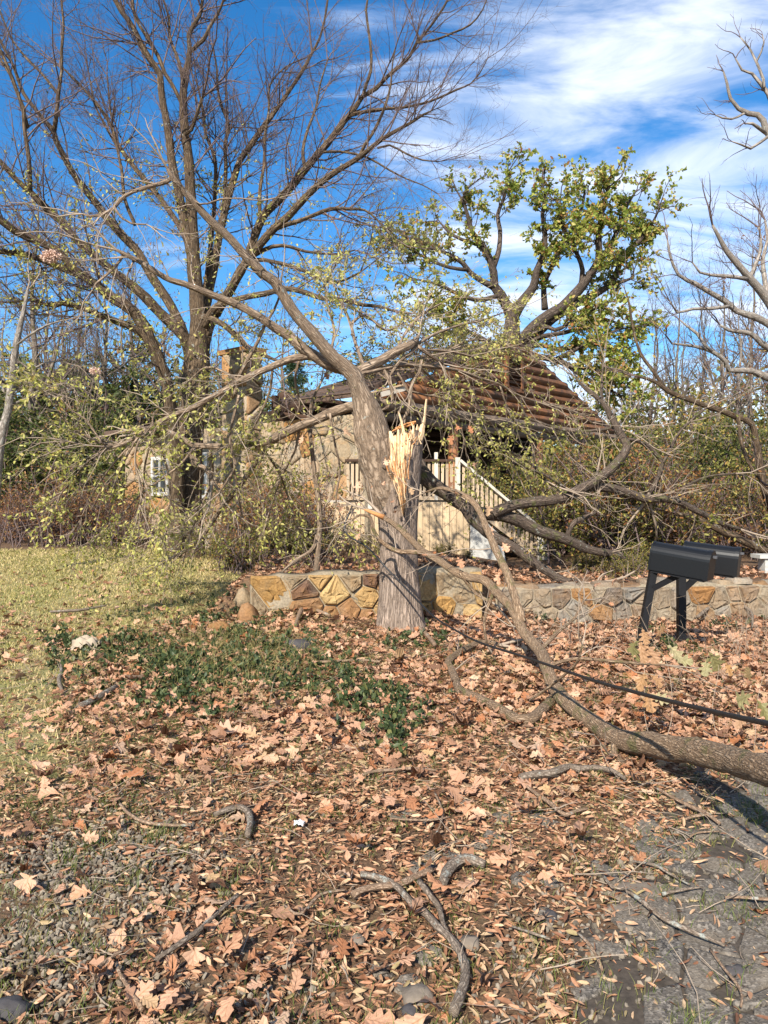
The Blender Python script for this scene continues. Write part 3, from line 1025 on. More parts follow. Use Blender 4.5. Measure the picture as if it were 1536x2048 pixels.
bb = Buf()
box(bb, hp(HS0 + 0.16, SWL / 2, SWZ + SWH / 2), N3 * (SWL / 2), D3 * 0.15, UP * (SWH / 2))
put('stone_side_wall', bb, M.mortar, house, smooth=False)
side = house.children[-1]
wins = [(6.55, 1.72, 0.62, 0.85), (5.0, 1.70, 0.55, 0.95)]
for P in cells((0.2, 0.0, SWL, SWH), 0.5, 0.42, shrink=0.011):
    c = P.mean(0)
    if any(abs(c[0] - w[0]) < w[2] / 2 + 0.12 and abs(c[1] - w[1]) < w[3] / 2 + 0.1 for w in wins):
        continue
    bb, cc = slab_buf(P, sf, 0.02, 0.03)
    put('stone', bb, M.stone_house, side, origin=cc)
for (wu, wv, ww, wh) in wins:
    bb = Buf()
    for u, v, lu, lv in ((wu - ww / 2, wv, 0.04, wh / 2 + 0.04), (wu + ww / 2, wv, 0.04, wh / 2 + 0.04), (wu, wv + wh / 2, ww / 2 - 0.04, 0.04), (wu, wv - wh / 2, ww / 2 - 0.04, 0.04),
                         (wu, wv, ww / 2 - 0.04, 0.022), (wu, wv + wh / 4 + 0.005, 0.018, wh / 4 - 0.03), (wu, wv - wh / 4 - 0.005, 0.018, wh / 4 - 0.03)):
        box(bb, sf(u, v, 0.075), N3 * lu, D3 * 0.03, UP * lv)
    w_o = put('window', bb, M.trim, house, smooth=False)
    bb = Buf()
    box(bb, sf(wu, wv, 0.062), N3 * (ww / 2 - 0.05), D3 * 0.008, UP * (wh / 2 - 0.05))
    put('pane', bb, M.glass, w_o, smooth=False)
bb = Buf()
V = [hp(HS0 - 0.45, 5.3, 3.22), hp(HS0 + 3.2, 5.3, 3.9), hp(HS0 + 3.2, 8.5, 3.9), hp(HS0 - 0.45, 8.5, 3.22)]
V += [v + UP * 0.1 for v in V]
bb.add(V, BOXF)
put('lower_roof', bb, M.roofing, house, smooth=False)
# chimney on the side wall
chn = Buf()
CU, CW, CD, CT = 3.35, 0.40, 0.40, 4.65
box(chn, hp(HS0 - CD / 2, CU, (SWZ + CT) / 2), N3 * (CW - 0.02), D3 * CD / 2, UP * (CT - SWZ) / 2)
ch = put('chimney', chn, M.mortar, house, smooth=False)
for P in cells((CU - CW, 0.6, CU + CW, CT - SWZ), 0.42, 0.34, shrink=0.013):
    bb, cc = slab_buf(P, lambda u, v, w: hp(HS0 - CD - w, u, SWZ + v), 0.02, 0.03)
    put('stone', bb, M.stone_house, ch, origin=cc)
for P in cells((0.0, 0.6, CD, CT - SWZ), 0.30, 0.34, shrink=0.013):
    bb, cc = slab_buf(P, lambda u, v, w: hp(HS0 - u, CU - CW - w, SWZ + v), 0.02, 0.03)
    put('stone', bb, M.stone_house, ch, origin=cc)
bb = Buf()
box(bb, hp(HS0 - CD / 2, CU, CT + 0.05), N3 * (CW + 0.07), D3 * (CD / 2 + 0.07), UP * 0.05)
put('chimney_cap', bb, M.stone_grey, ch, smooth=False)

# deck skirt boards, railing and stairs in front of the porch
YS = 14.0
k = 0
px = 640
while px < 936:
    wpx = random.uniform(12.5, 15)
    p0 = at(px + wpx / 2, 1000, YS + 0.004 * (k % 2))
    zt, zb = 1.56, float(ground_z(p0[0], YS)) - 0.05
    bb = Buf()
    box(bb, (p0[0], p0[1], (zt + zb) / 2), (wpx / F * YS / 2 - 0.004, 0, 0), (0, 0.012, 0), (0, 0, (zt - zb) / 2))
    put('skirt_board', bb, M.skirt, house, smooth=False)
    px += wpx
    k += 1
bb = Buf()
box(bb, at(790, 1004, YS + 0.9), (1.50, 0, 0), (0, 0.85, 0), (0, 0, 0.035))
put('deck_floor', bb, M.rail_grey, house, smooth=False)
bb = Buf()
p0, p1 = at(940, 1010, 14.05), at(1000, 1110, 14.05)
V = [(p0[0], 14.0, 0.4), (p0[0], 14.0, 1.48), (p1[0], 14.0, 0.95), (p1[0] + 0.12, 14.0, 0.4)]
V = V + [(x, 14.9, z) for x, _, z in V]
bb.add(V, [np.array([(0, 1, 2, 3), (7, 6, 5, 4), (0, 4, 5, 1), (1, 5, 6, 2), (2, 6, 7, 3), (3, 7, 4, 0)])])
put('concrete_wing_wall', bb, M.concrete, house, smooth=False)
# rails
bb = Buf()
beam(bb, at(690, 921, 14.0), at(922, 921, 14.0), 0.10, 0.045)
put('hand_rail', bb, M.brown_wall, house, smooth=False)
bb = Buf()
beam(bb, at(690, 996, 14.0), at(922, 996, 14.0), 0.05, 0.07)
put('bottom_rail', bb, M.rail, house, smooth=False)
ST0, ST1 = at(918, 921, 14.0), at(1092, 1068, 14.6)
bb = Buf()
beam(bb, ST0, ST1, 0.15, 0.05)
put('stair_rail', bb, M.rail_grey, house, smooth=False)
bb = Buf()
beam(bb, ST0 + UP * -0.68, ST1 + UP * -0.56, 0.05, 0.07)
put('stair_rail', bb, M.rail, house, smooth=False)
for px in np.arange(696, 916, 9.0):
    bb = Buf()
    p = at(px, 922, 14.02)
    q = at(px, 994, 14.02)
    box(bb, (p + q) / 2, (0.025, 0, 0), (0, 0.018, 0), (0, 0, (p[2] - q[2]) / 2))
    put('baluster', bb, M.rail, house, smooth=False)
for i in range(1, 19):
    f0 = i / 19.3
    top = ST0 + (ST1 - ST0) * f0 - UP * 0.03
    ln = 0.68 - 0.10 * f0
    bb = Buf()
    box(bb, top + np.array((0, 0.02, -ln / 2)), (0.026, 0, 0), (0, 0.018, 0), (0, 0, ln / 2))
    put('baluster', bb, M.rail, house, smooth=False)
for px, pyt, pyb, Y, w_ in ((915, 915, 1010, 14.0, 0.09), (1085, 1064, 1134, 14.55, 0.21), (872, 905, 1000, 14.03, 0.06)):
    p, q = at(px, pyt, Y), at(px, pyb, Y)
    bb = Buf()
    box(bb, (p + q) / 2, (w_ / 2, 0, 0), (0, 0.06, 0), (0, 0, (p[2] - q[2]) / 2))
    put('newel_post', bb, M.rail_grey, house, smooth=False)
for i in range(7):
    f0 = (i + 0.5) / 7
    c = ST0 + (ST1 - ST0) * f0
    z = 1.50 - 0.95 * f0
    bb = Buf()
    box(bb, (c[0], c[1] + 0.55, z), (0.16, 0, 0), (0, 0.5, 0), (0, 0, 0.025))
    put('stair_tread', bb, M.rail, house, smooth=False)


# ------------------------------------------------------------------ trees traced limb by limb
class Tree:
    def __init__(self, step=0.15):
        self.limbs = []
        self.step = step

    def limb(self, pts, Y0, Y1=None, wob=0.0):
        """pts: (px,py,radius px); depth runs from Y0 to Y1 along the limb"""
        Y1 = Y0 if Y1 is None else Y1
        p = np.array([q[:2] for q in pts], float)
        s = np.concatenate([[0], np.cumsum(np.linalg.norm(np.diff(p, axis=0), axis=1))])
        s /= s[-1]
        Ys = Y0 + (Y1 - Y0) * s
        Ys = Ys + wob * np.sin(s * 7 + len(self.limbs)) * s * (1 - s)
        rows = [np.append(at(q[0], q[1], Y), q[2] / F * Y) for q, Y in zip(pts, Ys)]
        P, R = spline(rows, self.step)
        self.limbs.append((P, R))
        return P, R

    def build(self, buf, lump=0.05):
        for P, R in self.limbs:
            sides = 16 if R.max() > 0.15 else 10 if R.max() > 0.05 else 7
            tube(buf, P, R, sides, lump)

    def sprout(self, per_m, lf=(0.6, 1.6), rmax=0.2, ang=(25, 60), rf=0.45, rabs=0.012, K=6, wig=0.14, up=0.03, tmin=0.1, sel=None, tip=True):
        """first-order side branches, lengths in metres"""
        st, d, ln, r0 = [], [], [], []
        for i, (P, R) in enumerate(self.limbs):
            if sel is not None and i not in sel:
                continue
            Pk, Rk, L = resample(P, R, 24)
            n = rng.poisson(L * per_m)
            for _ in range(n):
                t = tmin + (1 - tmin) * rng.random()
                f_ = t * 23
                k_ = min(int(f_), 22)
                if Rk[k_] > rmax:
                    continue
                tan = norm(Pk[k_ + 1] - Pk[k_])
                per = norm(np.cross(tan, rng.normal(size=3)))
                a = math.radians(rng.uniform(*ang))
                st.append(Pk[k_] + (Pk[k_ + 1] - Pk[k_]) * (f_ - k_))
                d.append(math.cos(a) * tan + math.sin(a) * per)
                ln.append(rng.uniform(*lf) * (1.15 - 0.5 * t))
                r0.append(min(max(Rk[k_] * rf, 0.004), rabs))
            if tip:
                tan = norm(Pk[-1] - Pk[-3])
                for _ in range(2):
                    st.append(Pk[-1])
                    d.append(tan + rng.normal(0, 0.25, 3))
                    ln.append(lf[1] * rng.uniform(0.5, 0.9))
                    r0.append(max(Rk[-1] * 0.8, 0.004))
        if not st:
            return np.zeros((0, K, 3)), np.zeros((0, K))
        return grow(np.array(st), np.array(d), np.array(ln), np.array(r0), K, wig, up)


def tree_thing(name, loc, label, group=None, cat='tree'):
    return tag(empty(name, loc), label, cat, group)


# --- A. the large bare tree on the left
base = ground_at(378, 1118)
YA = base[1]
YA = 14.6
base = np.array(((378 - CX) / F * YA, YA, float(ground_z((378 - CX) / F * YA, YA))))
A = Tree(0.16)
A.limb([(376, 1130, 36), (376, 1060, 30), (376, 960, 28), (380, 880, 27), (386, 800, 28), (393, 740, 27), (396, 690, 20), (397, 640, 16), (393, 590, 15), (388, 540, 14), (386, 490, 12), (383, 417, 11), (380, 367, 10), (377, 317, 9.5), (370, 267, 9), (367, 217, 8), (368, 160, 7), (377, 123, 6), (380, 100, 5), (377, 70, 4), (387, 50, 4), (400, 30, 3.5), (405, 0, 3), (408, -60, 2)], 14.6, 14.2)
A.limb([(352, 1120, 17), (354, 1000, 14), (353, 933, 13), (346, 860, 12), (333, 766, 12), (322, 733, 12), (310, 700, 12), (300, 683, 12), (290, 657, 12), (270, 625, 11), (247, 608, 11), (227, 598, 10), (197, 573, 9), (167, 552, 9), (143, 535, 8), (117, 503, 8), (77, 483, 8), (33, 463, 8), (-10, 432, 7), (-80, 390, 6), (-150, 330, 4)], 14.4, 12.0)
A.limb([(300, 683, 9), (280, 665, 8), (255, 650, 7), (233, 643, 7), (207, 633, 6), (180, 622, 5), (153, 613, 5), (125, 606, 5), (95, 610, 4), (60, 600, 3), (20, 605, 2)], 14.2, 13.0)
A.limb([(200, 575, 8), (167, 553, 8), (110, 530, 7), (60, 511, 6), (0, 503, 5), (-80, 495, 4)], 13.6, 12.6)
A.limb([(386, 720, 16), (378, 690, 14), (367, 672, 12), (343, 647, 11), (317, 623, 10), (293, 597, 10), (267, 573, 9), (233, 548, 8), (205, 525, 8), (180, 503, 8), (153, 480, 7), (127, 447, 7), (93, 417, 7), (60, 383, 6), (33, 360, 5), (0, 323, 5), (-60, 280, 3)], 14.6, 13.2)
A.limb([(60, 383, 5), (57, 317, 4.5), (48, 250, 4), (47, 217, 4), (33, 183, 3), (20, 150, 2.5), (0, 117, 2)], 13.3, 13.0)
A.limb([(382, 705, 13), (368, 670, 11), (353, 633, 10), (333, 597, 9), (310, 563, 9), (293, 535, 8.5), (277, 505, 8), (247, 473, 8), (217, 440, 7.5), (187, 400, 7), (157, 363, 6.5), (133, 323, 6), (113, 283, 5.5), (107, 260, 5), (90, 243, 4), (67, 213, 3.5), (47, 187, 3.5), (27, 133, 3), (0, 80, 2.5), (-20, 30, 2)], 14.7, 14.6)
A.limb([(108, 262, 4.5), (113, 225, 4.5), (117, 183, 4), (123, 143, 3), (123, 100, 3), (127, 50, 2.5), (123, 0, 2), (126, -50, 1.5)], 14.6, 14.4)
A.limb([(117, 190, 3), (100, 167, 3), (77, 140, 2.5), (50, 113, 2.5), (23, 77, 2), (7, 40, 1.8), (-8, 0, 1.5)], 14.6, 15)
A.limb([(388, 560, 8), (380, 510, 7), (367, 467, 6), (330, 410, 5), (290, 360, 5), (267, 333, 4.5), (245, 303, 4), (230, 277, 4), (223, 253, 3.5), (195, 210, 3), (160, 170, 2.5), (130, 140, 2)], 14.8, 15.4)
A.limb([(392, 570, 12), (380, 490, 10), (363, 417, 9), (357, 383, 8.5), (350, 353, 8), (343, 320, 8), (337, 267, 7.5), (330, 227, 7), (323, 187, 7), (320, 147, 6.5), (310, 133, 6), (290, 103, 6), (277, 77, 5.5), (263, 50, 5), (243, 23, 5), (230, 0, 4.5), (210, -50, 3.5)], 14.4, 14.0)
A.limb([(372, 230, 4.5), (360, 200, 4), (345, 170, 4), (330, 147, 4), (317, 113, 4), (300, 85, 4), (290, 68, 3.5), (270, 33, 3), (265, 0, 3), (262, -40, 2)], 14.3, 14.0)
A.limb([(380, 105, 4), (393, 92, 4), (407, 80, 4), (420, 53, 3.5), (433, 33, 3), (447, 0, 2.5), (455, -50, 2)], 14.2, 14.0)
A.limb([(366, 170, 4), (362, 140, 3.5), (353, 110, 3.5), (340, 77, 3), (337, 33, 2.5), (327, 0, 2), (322, -40, 1.5)], 14.2, 14.4)
A.limb([(370, 270, 3), (383, 260, 3.5), (395, 225, 3.5), (405, 195, 3)], 14.2, 13.9)
A.limb([(398, 740, 20), (403, 700, 17), (410, 670, 14), (420, 643, 12), (437, 617, 10), (457, 587, 9), (475, 556, 8.5), (490, 525, 8), (505, 485, 8), (525, 435, 8), (545, 413, 8), (579, 377, 8), (609, 340, 7.5), (629, 317, 7), (655, 287, 6.5), (675, 260, 6), (699, 230, 5.5), (712, 213, 5), (725, 193, 4.5), (752, 177, 4), (775, 153, 3.5), (799, 133, 3.5), (819, 113, 3), (835, 83, 3), (855, 60, 2.5), (879, 27, 2.5), (895, 0, 2), (910, -40, 1.5)], 14.6, 13.4)
A.limb([(398, 690, 13), (410, 620, 10), (425, 550, 9), (433, 500, 8), (447, 433, 7.5), (460, 383, 7), (470, 350, 6.5), (480, 320, 6), (500, 293, 6), (512, 275, 5.5), (532, 247, 5), (552, 220, 4.5), (575, 187, 4), (595, 157, 4), (612, 130, 3.5), (622, 110, 3), (639, 77, 2.5), (649, 40, 2), (655, 0, 2), (660, -50, 1.5)], 14.8, 15.2)
A.limb([(405, 620, 7), (415, 550, 6), (420, 500, 5), (427, 430, 4.5), (430, 383, 4), (430, 317, 3.5), (412, 270, 3), (405, 215, 2.5), (395, 170, 2)], 15.0, 15.6)
A.limb([(447, 440, 5), (450, 380, 4), (452, 330, 4), (450, 290, 3.5), (457, 250, 3.5), (443, 213, 3), (437, 187, 2.5), (433, 133, 2), (425, 90, 1.5)], 15.0, 15.4)
A.limb([(433, 630, 9), (452, 590, 8), (470, 562, 8), (490, 530, 8), (512, 500, 8), (545, 460, 8), (579, 430, 7.5), (612, 393, 7), (645, 363, 6.5), (672, 343, 6), (699, 327, 5.5), (725, 310, 5), (745, 293, 4.5), (772, 273, 4), (795, 260, 3.5), (819, 247, 3), (845, 230, 2.5), (862, 222, 1.5)], 14.4, 13.0)
A.limb([(725, 195, 3.5), (732, 170, 3.5), (742, 140, 3), (742, 100, 3), (737, 60, 2.5), (732, 20, 2.5), (735, 0, 2), (741, -40, 1.5)], 13.7, 13.6)
A.limb([(699, 231, 4), (732, 223, 3.5), (765, 218, 3), (805, 215, 2.5), (845, 207, 2.5), (875, 197, 2), (912, 180, 2), (942, 167, 1.5), (959, 147, 1.2), (975, 117, 1)], 13.8, 13.0)
A.limb([(720, 312, 4), (729, 290, 3.5), (745, 267, 3), (759, 240, 3), (772, 207, 2.5), (782, 167, 2), (785, 127, 1.5), (795, 80, 1)], 13.4, 13.2)
A.limb([(755, 296, 2.5), (779, 290, 2.2), (812, 307, 2), (845, 320, 1.6), (879, 323, 1)], 13.3, 12.8)
A.limb([(640, 305, 3), (679, 303, 2.5), (719, 310, 2.2), (745, 320, 2), (779, 340, 1.8), (812, 357, 1.5), (845, 370, 1.2), (875, 387, 1)], 13.9, 12.8)
A.limb([(835, 85, 2.5), (870, 80, 2.2), (905, 66, 2), (940, 50, 1.8), (965, 20, 1.4), (980, -20, 1)], 13.4, 13.2)
A.limb([(540, 465, 5), (562, 453, 4.5), (595, 443, 4.5), (629, 430, 4), (662, 418, 4), (699, 418, 3), (729, 420, 2.5), (752, 437, 2), (772, 460, 1.5)], 14.0, 13.0)
A.limb([(500, 515, 5), (545, 493, 4), (579, 493, 3.5), (612, 503, 3), (672, 508, 2), (710, 500, 1.5)], 14.2, 13.6)
A.limb([(455, 590, 6), (480, 535, 5), (512, 520, 4.5), (545, 523, 4), (579, 532, 4), (612, 543, 3.5), (642, 560, 3), (679, 563, 2.5), (720, 545, 2)], 14.3, 13.8)
A.limb([(408, 655, 8), (430, 615, 7), (480, 597, 6), (532, 587, 6), (569, 577, 5.5), (605, 583, 5), (645, 597, 5), (685, 600, 4.5), (725, 610, 4), (759, 613, 3), (790, 623, 2)], 14.2, 13.2)
A.limb([(404, 634, 7), (430, 640, 6), (457, 657, 6), (480, 680, 5.5), (500, 697, 5), (532, 712, 4), (555, 722, 2.5)], 14.2, 13.4)
A.limb([(240, 300, 3), (233, 290, 3), (210, 250, 2.5), (190, 210, 2), (180, 160, 1.5)], 15.4, 15.6)
A.limb([(55, 255, 4), (40, 200, 3.5), (22, 150, 3), (5, 110, 3), (-20, 60, 2)], 13.2, 12.8)
A.limb([(610, 340, 4), (606, 300, 3.5), (615, 260, 3), (632, 215, 2.5), (640, 170, 2), (655, 120, 1.5)], 14.0, 14.4)
A.limb([(520, 440, 4), (520, 380, 3.5), (528, 330, 3), (530, 270, 3), (538, 220, 2.5), (540, 170, 2), (570, 135, 1.5), (612, 115, 1.2)], 14.2, 14.6)
A.limb([(270, 450, 4), (250, 400, 3.5), (243, 340, 3), (235, 300, 2.5), (222, 230, 2), (214, 150, 1.5)], 14.9, 15.3)
tA = tree_thing('bare_tree', base, 'large spreading bare tree with many stems, beside the cabin chimney')
b = Buf()
A.build(b, 0.05)
put('trunk', b, M.bark_elm, tA)
b = Buf()
B1 = A.sprout(3.8, (0.7, 2.1), rmax=0.14, rabs=0.016, up=0.04, tmin=0.3)
B2 = spawn(*B1, 9, 0.1, (25, 60), (0.35, 0.7), 0.5, 5, 0.16, 0.05)
B3 = spawn(*B2, 4, 0.15, (25, 65), (0.35, 0.7), 0.6, 4, 0.18, 0.04, rmin=0.0018)
tubes(b, *B1, 5)
tubes(b, *B2, 3)
tubes(b, *B3, 3)
put('twigs', b, M.twig, tA)
# yellowish leaves that still hold low on the stems
b = Buf()


def low_sel(T, f_):
    keep = f_(T[0][:, -1])
    return T[0][keep], T[1][keep]


def px_of(p):
    return CX + p[..., 0] / p[..., 1] * F, HY - (p[..., 2] - EYE) / p[..., 1] * F


def vis_low(p):
    x, y = px_of(p)
    return (y > 300 + rng.normal(0, 60, len(x)) + 120 * np.abs(x - 330) / 300) & (rng.random(len(x)) < np.where(x < 340, 0.26, 0.42))


leaves_on(b, *low_sel(B2, vis_low), 7, (0.045, 0.085))
leaves_on(b, *low_sel(B3, vis_low), 3, (0.045, 0.08))
# leafy vine climbing the lower stems
for P, R in A.limbs[:20]:
    Pk, Rk, L = resample(P, R, 40)
    x_, y_ = px_of(Pk)
    for k_ in range(39):
        if 330 < y_[k_] < 760:
            n = rng.poisson(6)
            pos = Pk[k_] + rng.normal(0, 1, (n, 3)) * (Rk[k_] * 0.7 + 0.04)
            leaves(b, pos, rng.normal(size=(n, 3)), rng.uniform(0.04, 0.08, n))
put('leaves', b, M.leaf_pale, tA)

# --- B. the snapped oak: stump, bent upper trunk, limbs thrown over the cabin
TX, TY = (799 - CX) / F * 9.3, 9.3
tz = float(ground_z(TX, TY))
snap = tree_thing('snapped_tree', (TX, TY, tz), 'thick trunk snapped at head height with its top bent over to the left')
# stump: radial grid with a torn rim
ns, nh = 72, 60
th = np.linspace(0, 2 * math.pi, ns + 1)[:-1]
cx_h = [(1290, 806, 62), (1262, 803, 54), (1240, 801, 47), (1200, 800, 42), (1150, 798, 38.5), (1100, 797, 37), (1050, 796, 38), (1000, 795, 42), (950, 796, 45), (900, 800, 45), (850, 806, 43)]
ch_ = np.array(cx_h, float)[::-1]
rim = []
for a in th:
    # a: 0 = +x (right), -90deg = towards the camera
    c_, s_ = math.cos(a), math.sin(a)
    front = max(0, -s_)
    y_front = 1032 - 330 * abs(c_ - 0.14)
    y_front = max(y_front, 866 if c_ > 0.14 else 905)
    y_back = 905
    y_top = y_front * (1 if s_ < 0.15 else 0) + y_back * (0 if s_ < 0.15 else 1)
    if c_ > 0.55:
        y_top = 866 + 22 * max(0, s_)
    rim.append(y_top + random.uniform(-6, 6))
V, UVs = [], []
for j in range(nh):
    f_ = j / (nh - 1)
    for i, a in enumerate(th):
        y_ = 1290 + (rim[i] - 1290) * f_
        cxp = np.interp(y_, ch_[:, 0], ch_[:, 1])
        rr = np.interp(y_, ch_[:, 0], ch_[:, 2]) / F * TY
        rr *= 1 + 0.05 * mnoise.noise(Vector((math.cos(a) * 2.2, math.sin(a) * 2.2, y_ * 0.006))) + 0.03 * mnoise.noise(Vector((math.cos(a) * 6, math.sin(a) * 6, y_ * 0.012)))
        if y_ > 1215:
            rr *= 1 + 0.10 * (y_ - 1215) / 75 * max(0, math.sin(a * 3 + 0.6))
        p = at(cxp, y_, TY)
        V.append((p[0] + rr * math.cos(a), TY + rr * math.sin(a), p[2]))
        UVs.append((a * 0.25, (1290 - y_) / F * TY))
b = Buf()
ii = np.array([(j * ns + i, j * ns + (i + 1) % ns, (j + 1) * ns + (i + 1) % ns, (j + 1) * ns + i) for j in range(nh - 1) for i in range(ns)])
b.add(V, ii, UVs)
put('trunk', b, M.bark_stump, snap)
# pale wood core just inside the torn rim
b = Buf()
V = []
for j in range(6):
    for i, a in enumerate(th):
        y_ = rim[i] + 60 - j * 13 - (random.uniform(-10, 16) if j == 5 else 0)
        cxp = np.interp(y_, ch_[:, 0], ch_[:, 1])
        rr = np.interp(y_, ch_[:, 0], ch_[:, 2]) / F * TY * (0.93 - 0.03 * j)
        p = at(cxp, y_, TY)
        V.append((p[0] + rr * math.cos(a), TY + rr * math.sin(a), p[2]))
fl = [(j * ns + i, j * ns + (i + 1) % ns, (j + 1) * ns + (i + 1) % ns, (j + 1) * ns + i) for j in range(5) for i in range(ns)]
top0 = len(V)
V.append(at(800, 960, TY))
tri = [(5 * ns + i, 5 * ns + (i + 1) % ns, top0) for i in range(ns)]
b.add(V, [np.array(fl), np.array(tri)], uv=[(v[0], v[2]) for v in V])
put('torn_wood', b, M.splitwood, snap)
# bent upper trunk with its main limbs
Bt = Tree(0.09)
Bt.limb([(786, 1020, 36), (776, 985, 41), (768, 950, 41), (757, 915, 39), (746, 875, 38), (738, 838, 32), (728, 803, 23), (716, 772, 17), (707, 750, 16), (692, 735, 15), (669, 716, 14), (645, 690, 12.5), (619, 660, 12), (595, 633, 11), (575, 605, 10.5), (562, 583, 10), (549, 563, 10), (525, 547, 9.5), (510, 532, 9), (483, 503, 8.5), (463, 480, 8), (433, 453, 8), (407, 427, 7.5), (387, 403, 7), (363, 377, 6.5), (345, 355, 5.5), (335, 338, 3)], 9.36, 8.2)
Bt.limb([(343, 356, 4.5), (333, 364, 4.5), (300, 373, 4), (267, 383, 4), (240, 400, 4), (227, 417, 3.5), (200, 430, 3), (180, 433, 3), (167, 428, 2)], 8.25, 7.9)
Bt.limb([(229, 415, 2.5), (235, 425, 2.5), (245, 437, 2.2), (263, 447, 2), (293, 449, 1.6)], 8.0, 7.9)
Bt.limb([(385, 400, 2.5), (400, 408, 2), (417, 407, 1.8), (443, 398, 1.6), (483, 397, 1.4), (520, 401, 1), (560, 395, 0.8)], 8.3, 8.1)
Bt.limb([(695, 740, 12), (665, 733, 12), (645, 722, 12), (629, 712, 11.5), (605, 697, 11), (579, 673, 10), (552, 657, 9), (532, 643, 8.5), (512, 630, 8), (477, 611, 7.5), (443, 597, 7), (400, 580, 6.5), (367, 567, 6), (340, 560, 6), (317, 547, 5.5), (290, 530, 5), (267, 517, 4.5), (247, 507, 4), (233, 500, 3)], 9.2, 8.4)
Bt.limb([(248, 509, 3), (227, 537, 2.8), (193, 567, 2.5), (185, 580, 1.5)], 8.45, 8.3)
Bt.limb([(268, 519, 2.5), (262, 535, 2), (255, 548, 1.8), (252, 575, 1)], 8.5, 8.4)
Bt.limb([(630, 712, 8), (605, 714, 8), (579, 719, 7.5), (545, 733, 7), (512, 747, 6.5), (480, 762, 6), (447, 782, 6), (413, 800, 5.5), (377, 820, 5.5), (347, 830, 5), (317, 846, 5), (293, 860, 5), (267, 877, 4.5), (240, 890, 4), (213, 888, 3.5), (187, 880, 3), (153, 860, 2.5), (127, 837, 2), (107, 810, 1.8), (83, 783, 1.2)], 9.1, 8.4)
Bt.limb([(294, 860, 3), (277, 885, 2.5), (270, 910, 2.3), (273, 943, 2), (283, 973, 1.6), (280, 1010, 1)], 8.6, 8.5)
Bt.limb([(205, 886, 2), (187, 860, 1.8), (173, 840, 1.6), (143, 820, 1.2), (125, 800, 1)], 8.4, 8.3)
Bt.limb([(305, 853, 2), (308, 825, 1.6), (330, 815, 1.6), (350, 818, 1.2)], 8.6, 8.9)
Bt.limb([(225, 893, 2.5), (195, 893, 2.2), (160, 888, 1.6)], 8.5, 8.3)
Bt.limb([(706, 752, 11), (719, 742, 10), (745, 730, 10), (769, 717, 10), (795, 702, 9.5), (819, 690, 9), (832, 681, 7), (837, 672, 3)], 9.3, 9.7)
Bt.limb([(832, 688, 4), (840, 697, 3.5), (852, 700, 3), (895, 702, 3), (945, 713, 2.5), (985, 722, 2), (1030, 740, 1.5)], 9.7, 10.6)
Bt.limb([(834, 690, 5), (845, 700, 4), (859, 710, 3.5), (872, 718, 3.5), (886, 727, 2.5)], 9.7, 9.9)
Bt.limb([(716, 748, 5), (740, 744, 4.5), (765, 738, 4.5), (805, 730, 4), (845, 732, 4), (895, 737, 3.5), (929, 745, 3.5), (962, 757, 3), (995, 767, 2.5), (1040, 792, 2.3), (1080, 805, 2), (1120, 812, 2), (1160, 828, 1.5), (1185, 845, 1)], 9.25, 11.5)
Bt.limb([(832, 695, 5), (820, 708, 4), (809, 713, 3.5), (792, 732, 3), (780, 752, 2)], 9.7, 9.5)
Bt.limb([(762, 735, 4.5), (770, 745, 4.5), (777, 757, 4.2), (784, 783, 4), (785, 803, 3.5), (778, 813, 3), (760, 822, 2)], 9.5, 9.4)
Bt.limb([(843, 720, 3), (838, 745, 3), (826, 763, 3), (820, 787, 4), (819, 810, 4), (812, 830, 4), (806, 840, 3)], 9.7, 9.6)
Bt.limb([(792, 741, 2), (803, 758, 2.2), (812, 775, 2.5), (819, 790, 3)], 9.6, 9.6)
Bt.limb([(728, 806, 11), (712, 812, 10.5), (699, 814, 10), (662, 826, 10), (635, 838, 9.5), (605, 850, 9), (579, 862, 8.5), (545, 878, 8), (512, 888, 7.5), (480, 892, 7), (447, 893, 6.5), (417, 892, 6), (386, 890, 6), (363, 876, 5.5), (333, 862, 5), (307, 853, 4.5), (285, 862, 3)], 9.3, 9.9)
Bt.limb([(386, 893, 7), (385, 910, 7), (388, 927, 6.5), (398, 931, 6), (410, 936, 5.5), (419, 948, 5), (424, 962, 4)], 9.9, 9.7)
Bt.limb([(560, 870, 6), (530, 900, 5.5), (505, 935, 5.5), (480, 970, 5.5), (460, 995, 5), (440, 1020, 4.5), (415, 1060, 4), (390, 1085, 4), (365, 1105, 3.5), (350, 1112, 2)], 9.9, 11.2)
Bt.limb([(415, 1058, 3), (390, 1064, 2.5), (350, 1066, 2), (315, 1075, 1.5)], 11.0, 10.8)
Bt.limb([(470, 792, 4), (478, 755, 4), (495, 720, 4), (515, 685, 3.5), (530, 650, 3), (548, 620, 2.5), (562, 585, 2)], 9.4, 8.9)
Bt.limb([(478, 790, 3), (472, 815, 3), (466, 840, 3), (460, 880, 2.8), (466, 910, 2.6), (470, 935, 2.4), (455, 960, 2), (440, 985, 1.6)], 9.2, 9.4)
nmain = len(Bt.limbs)
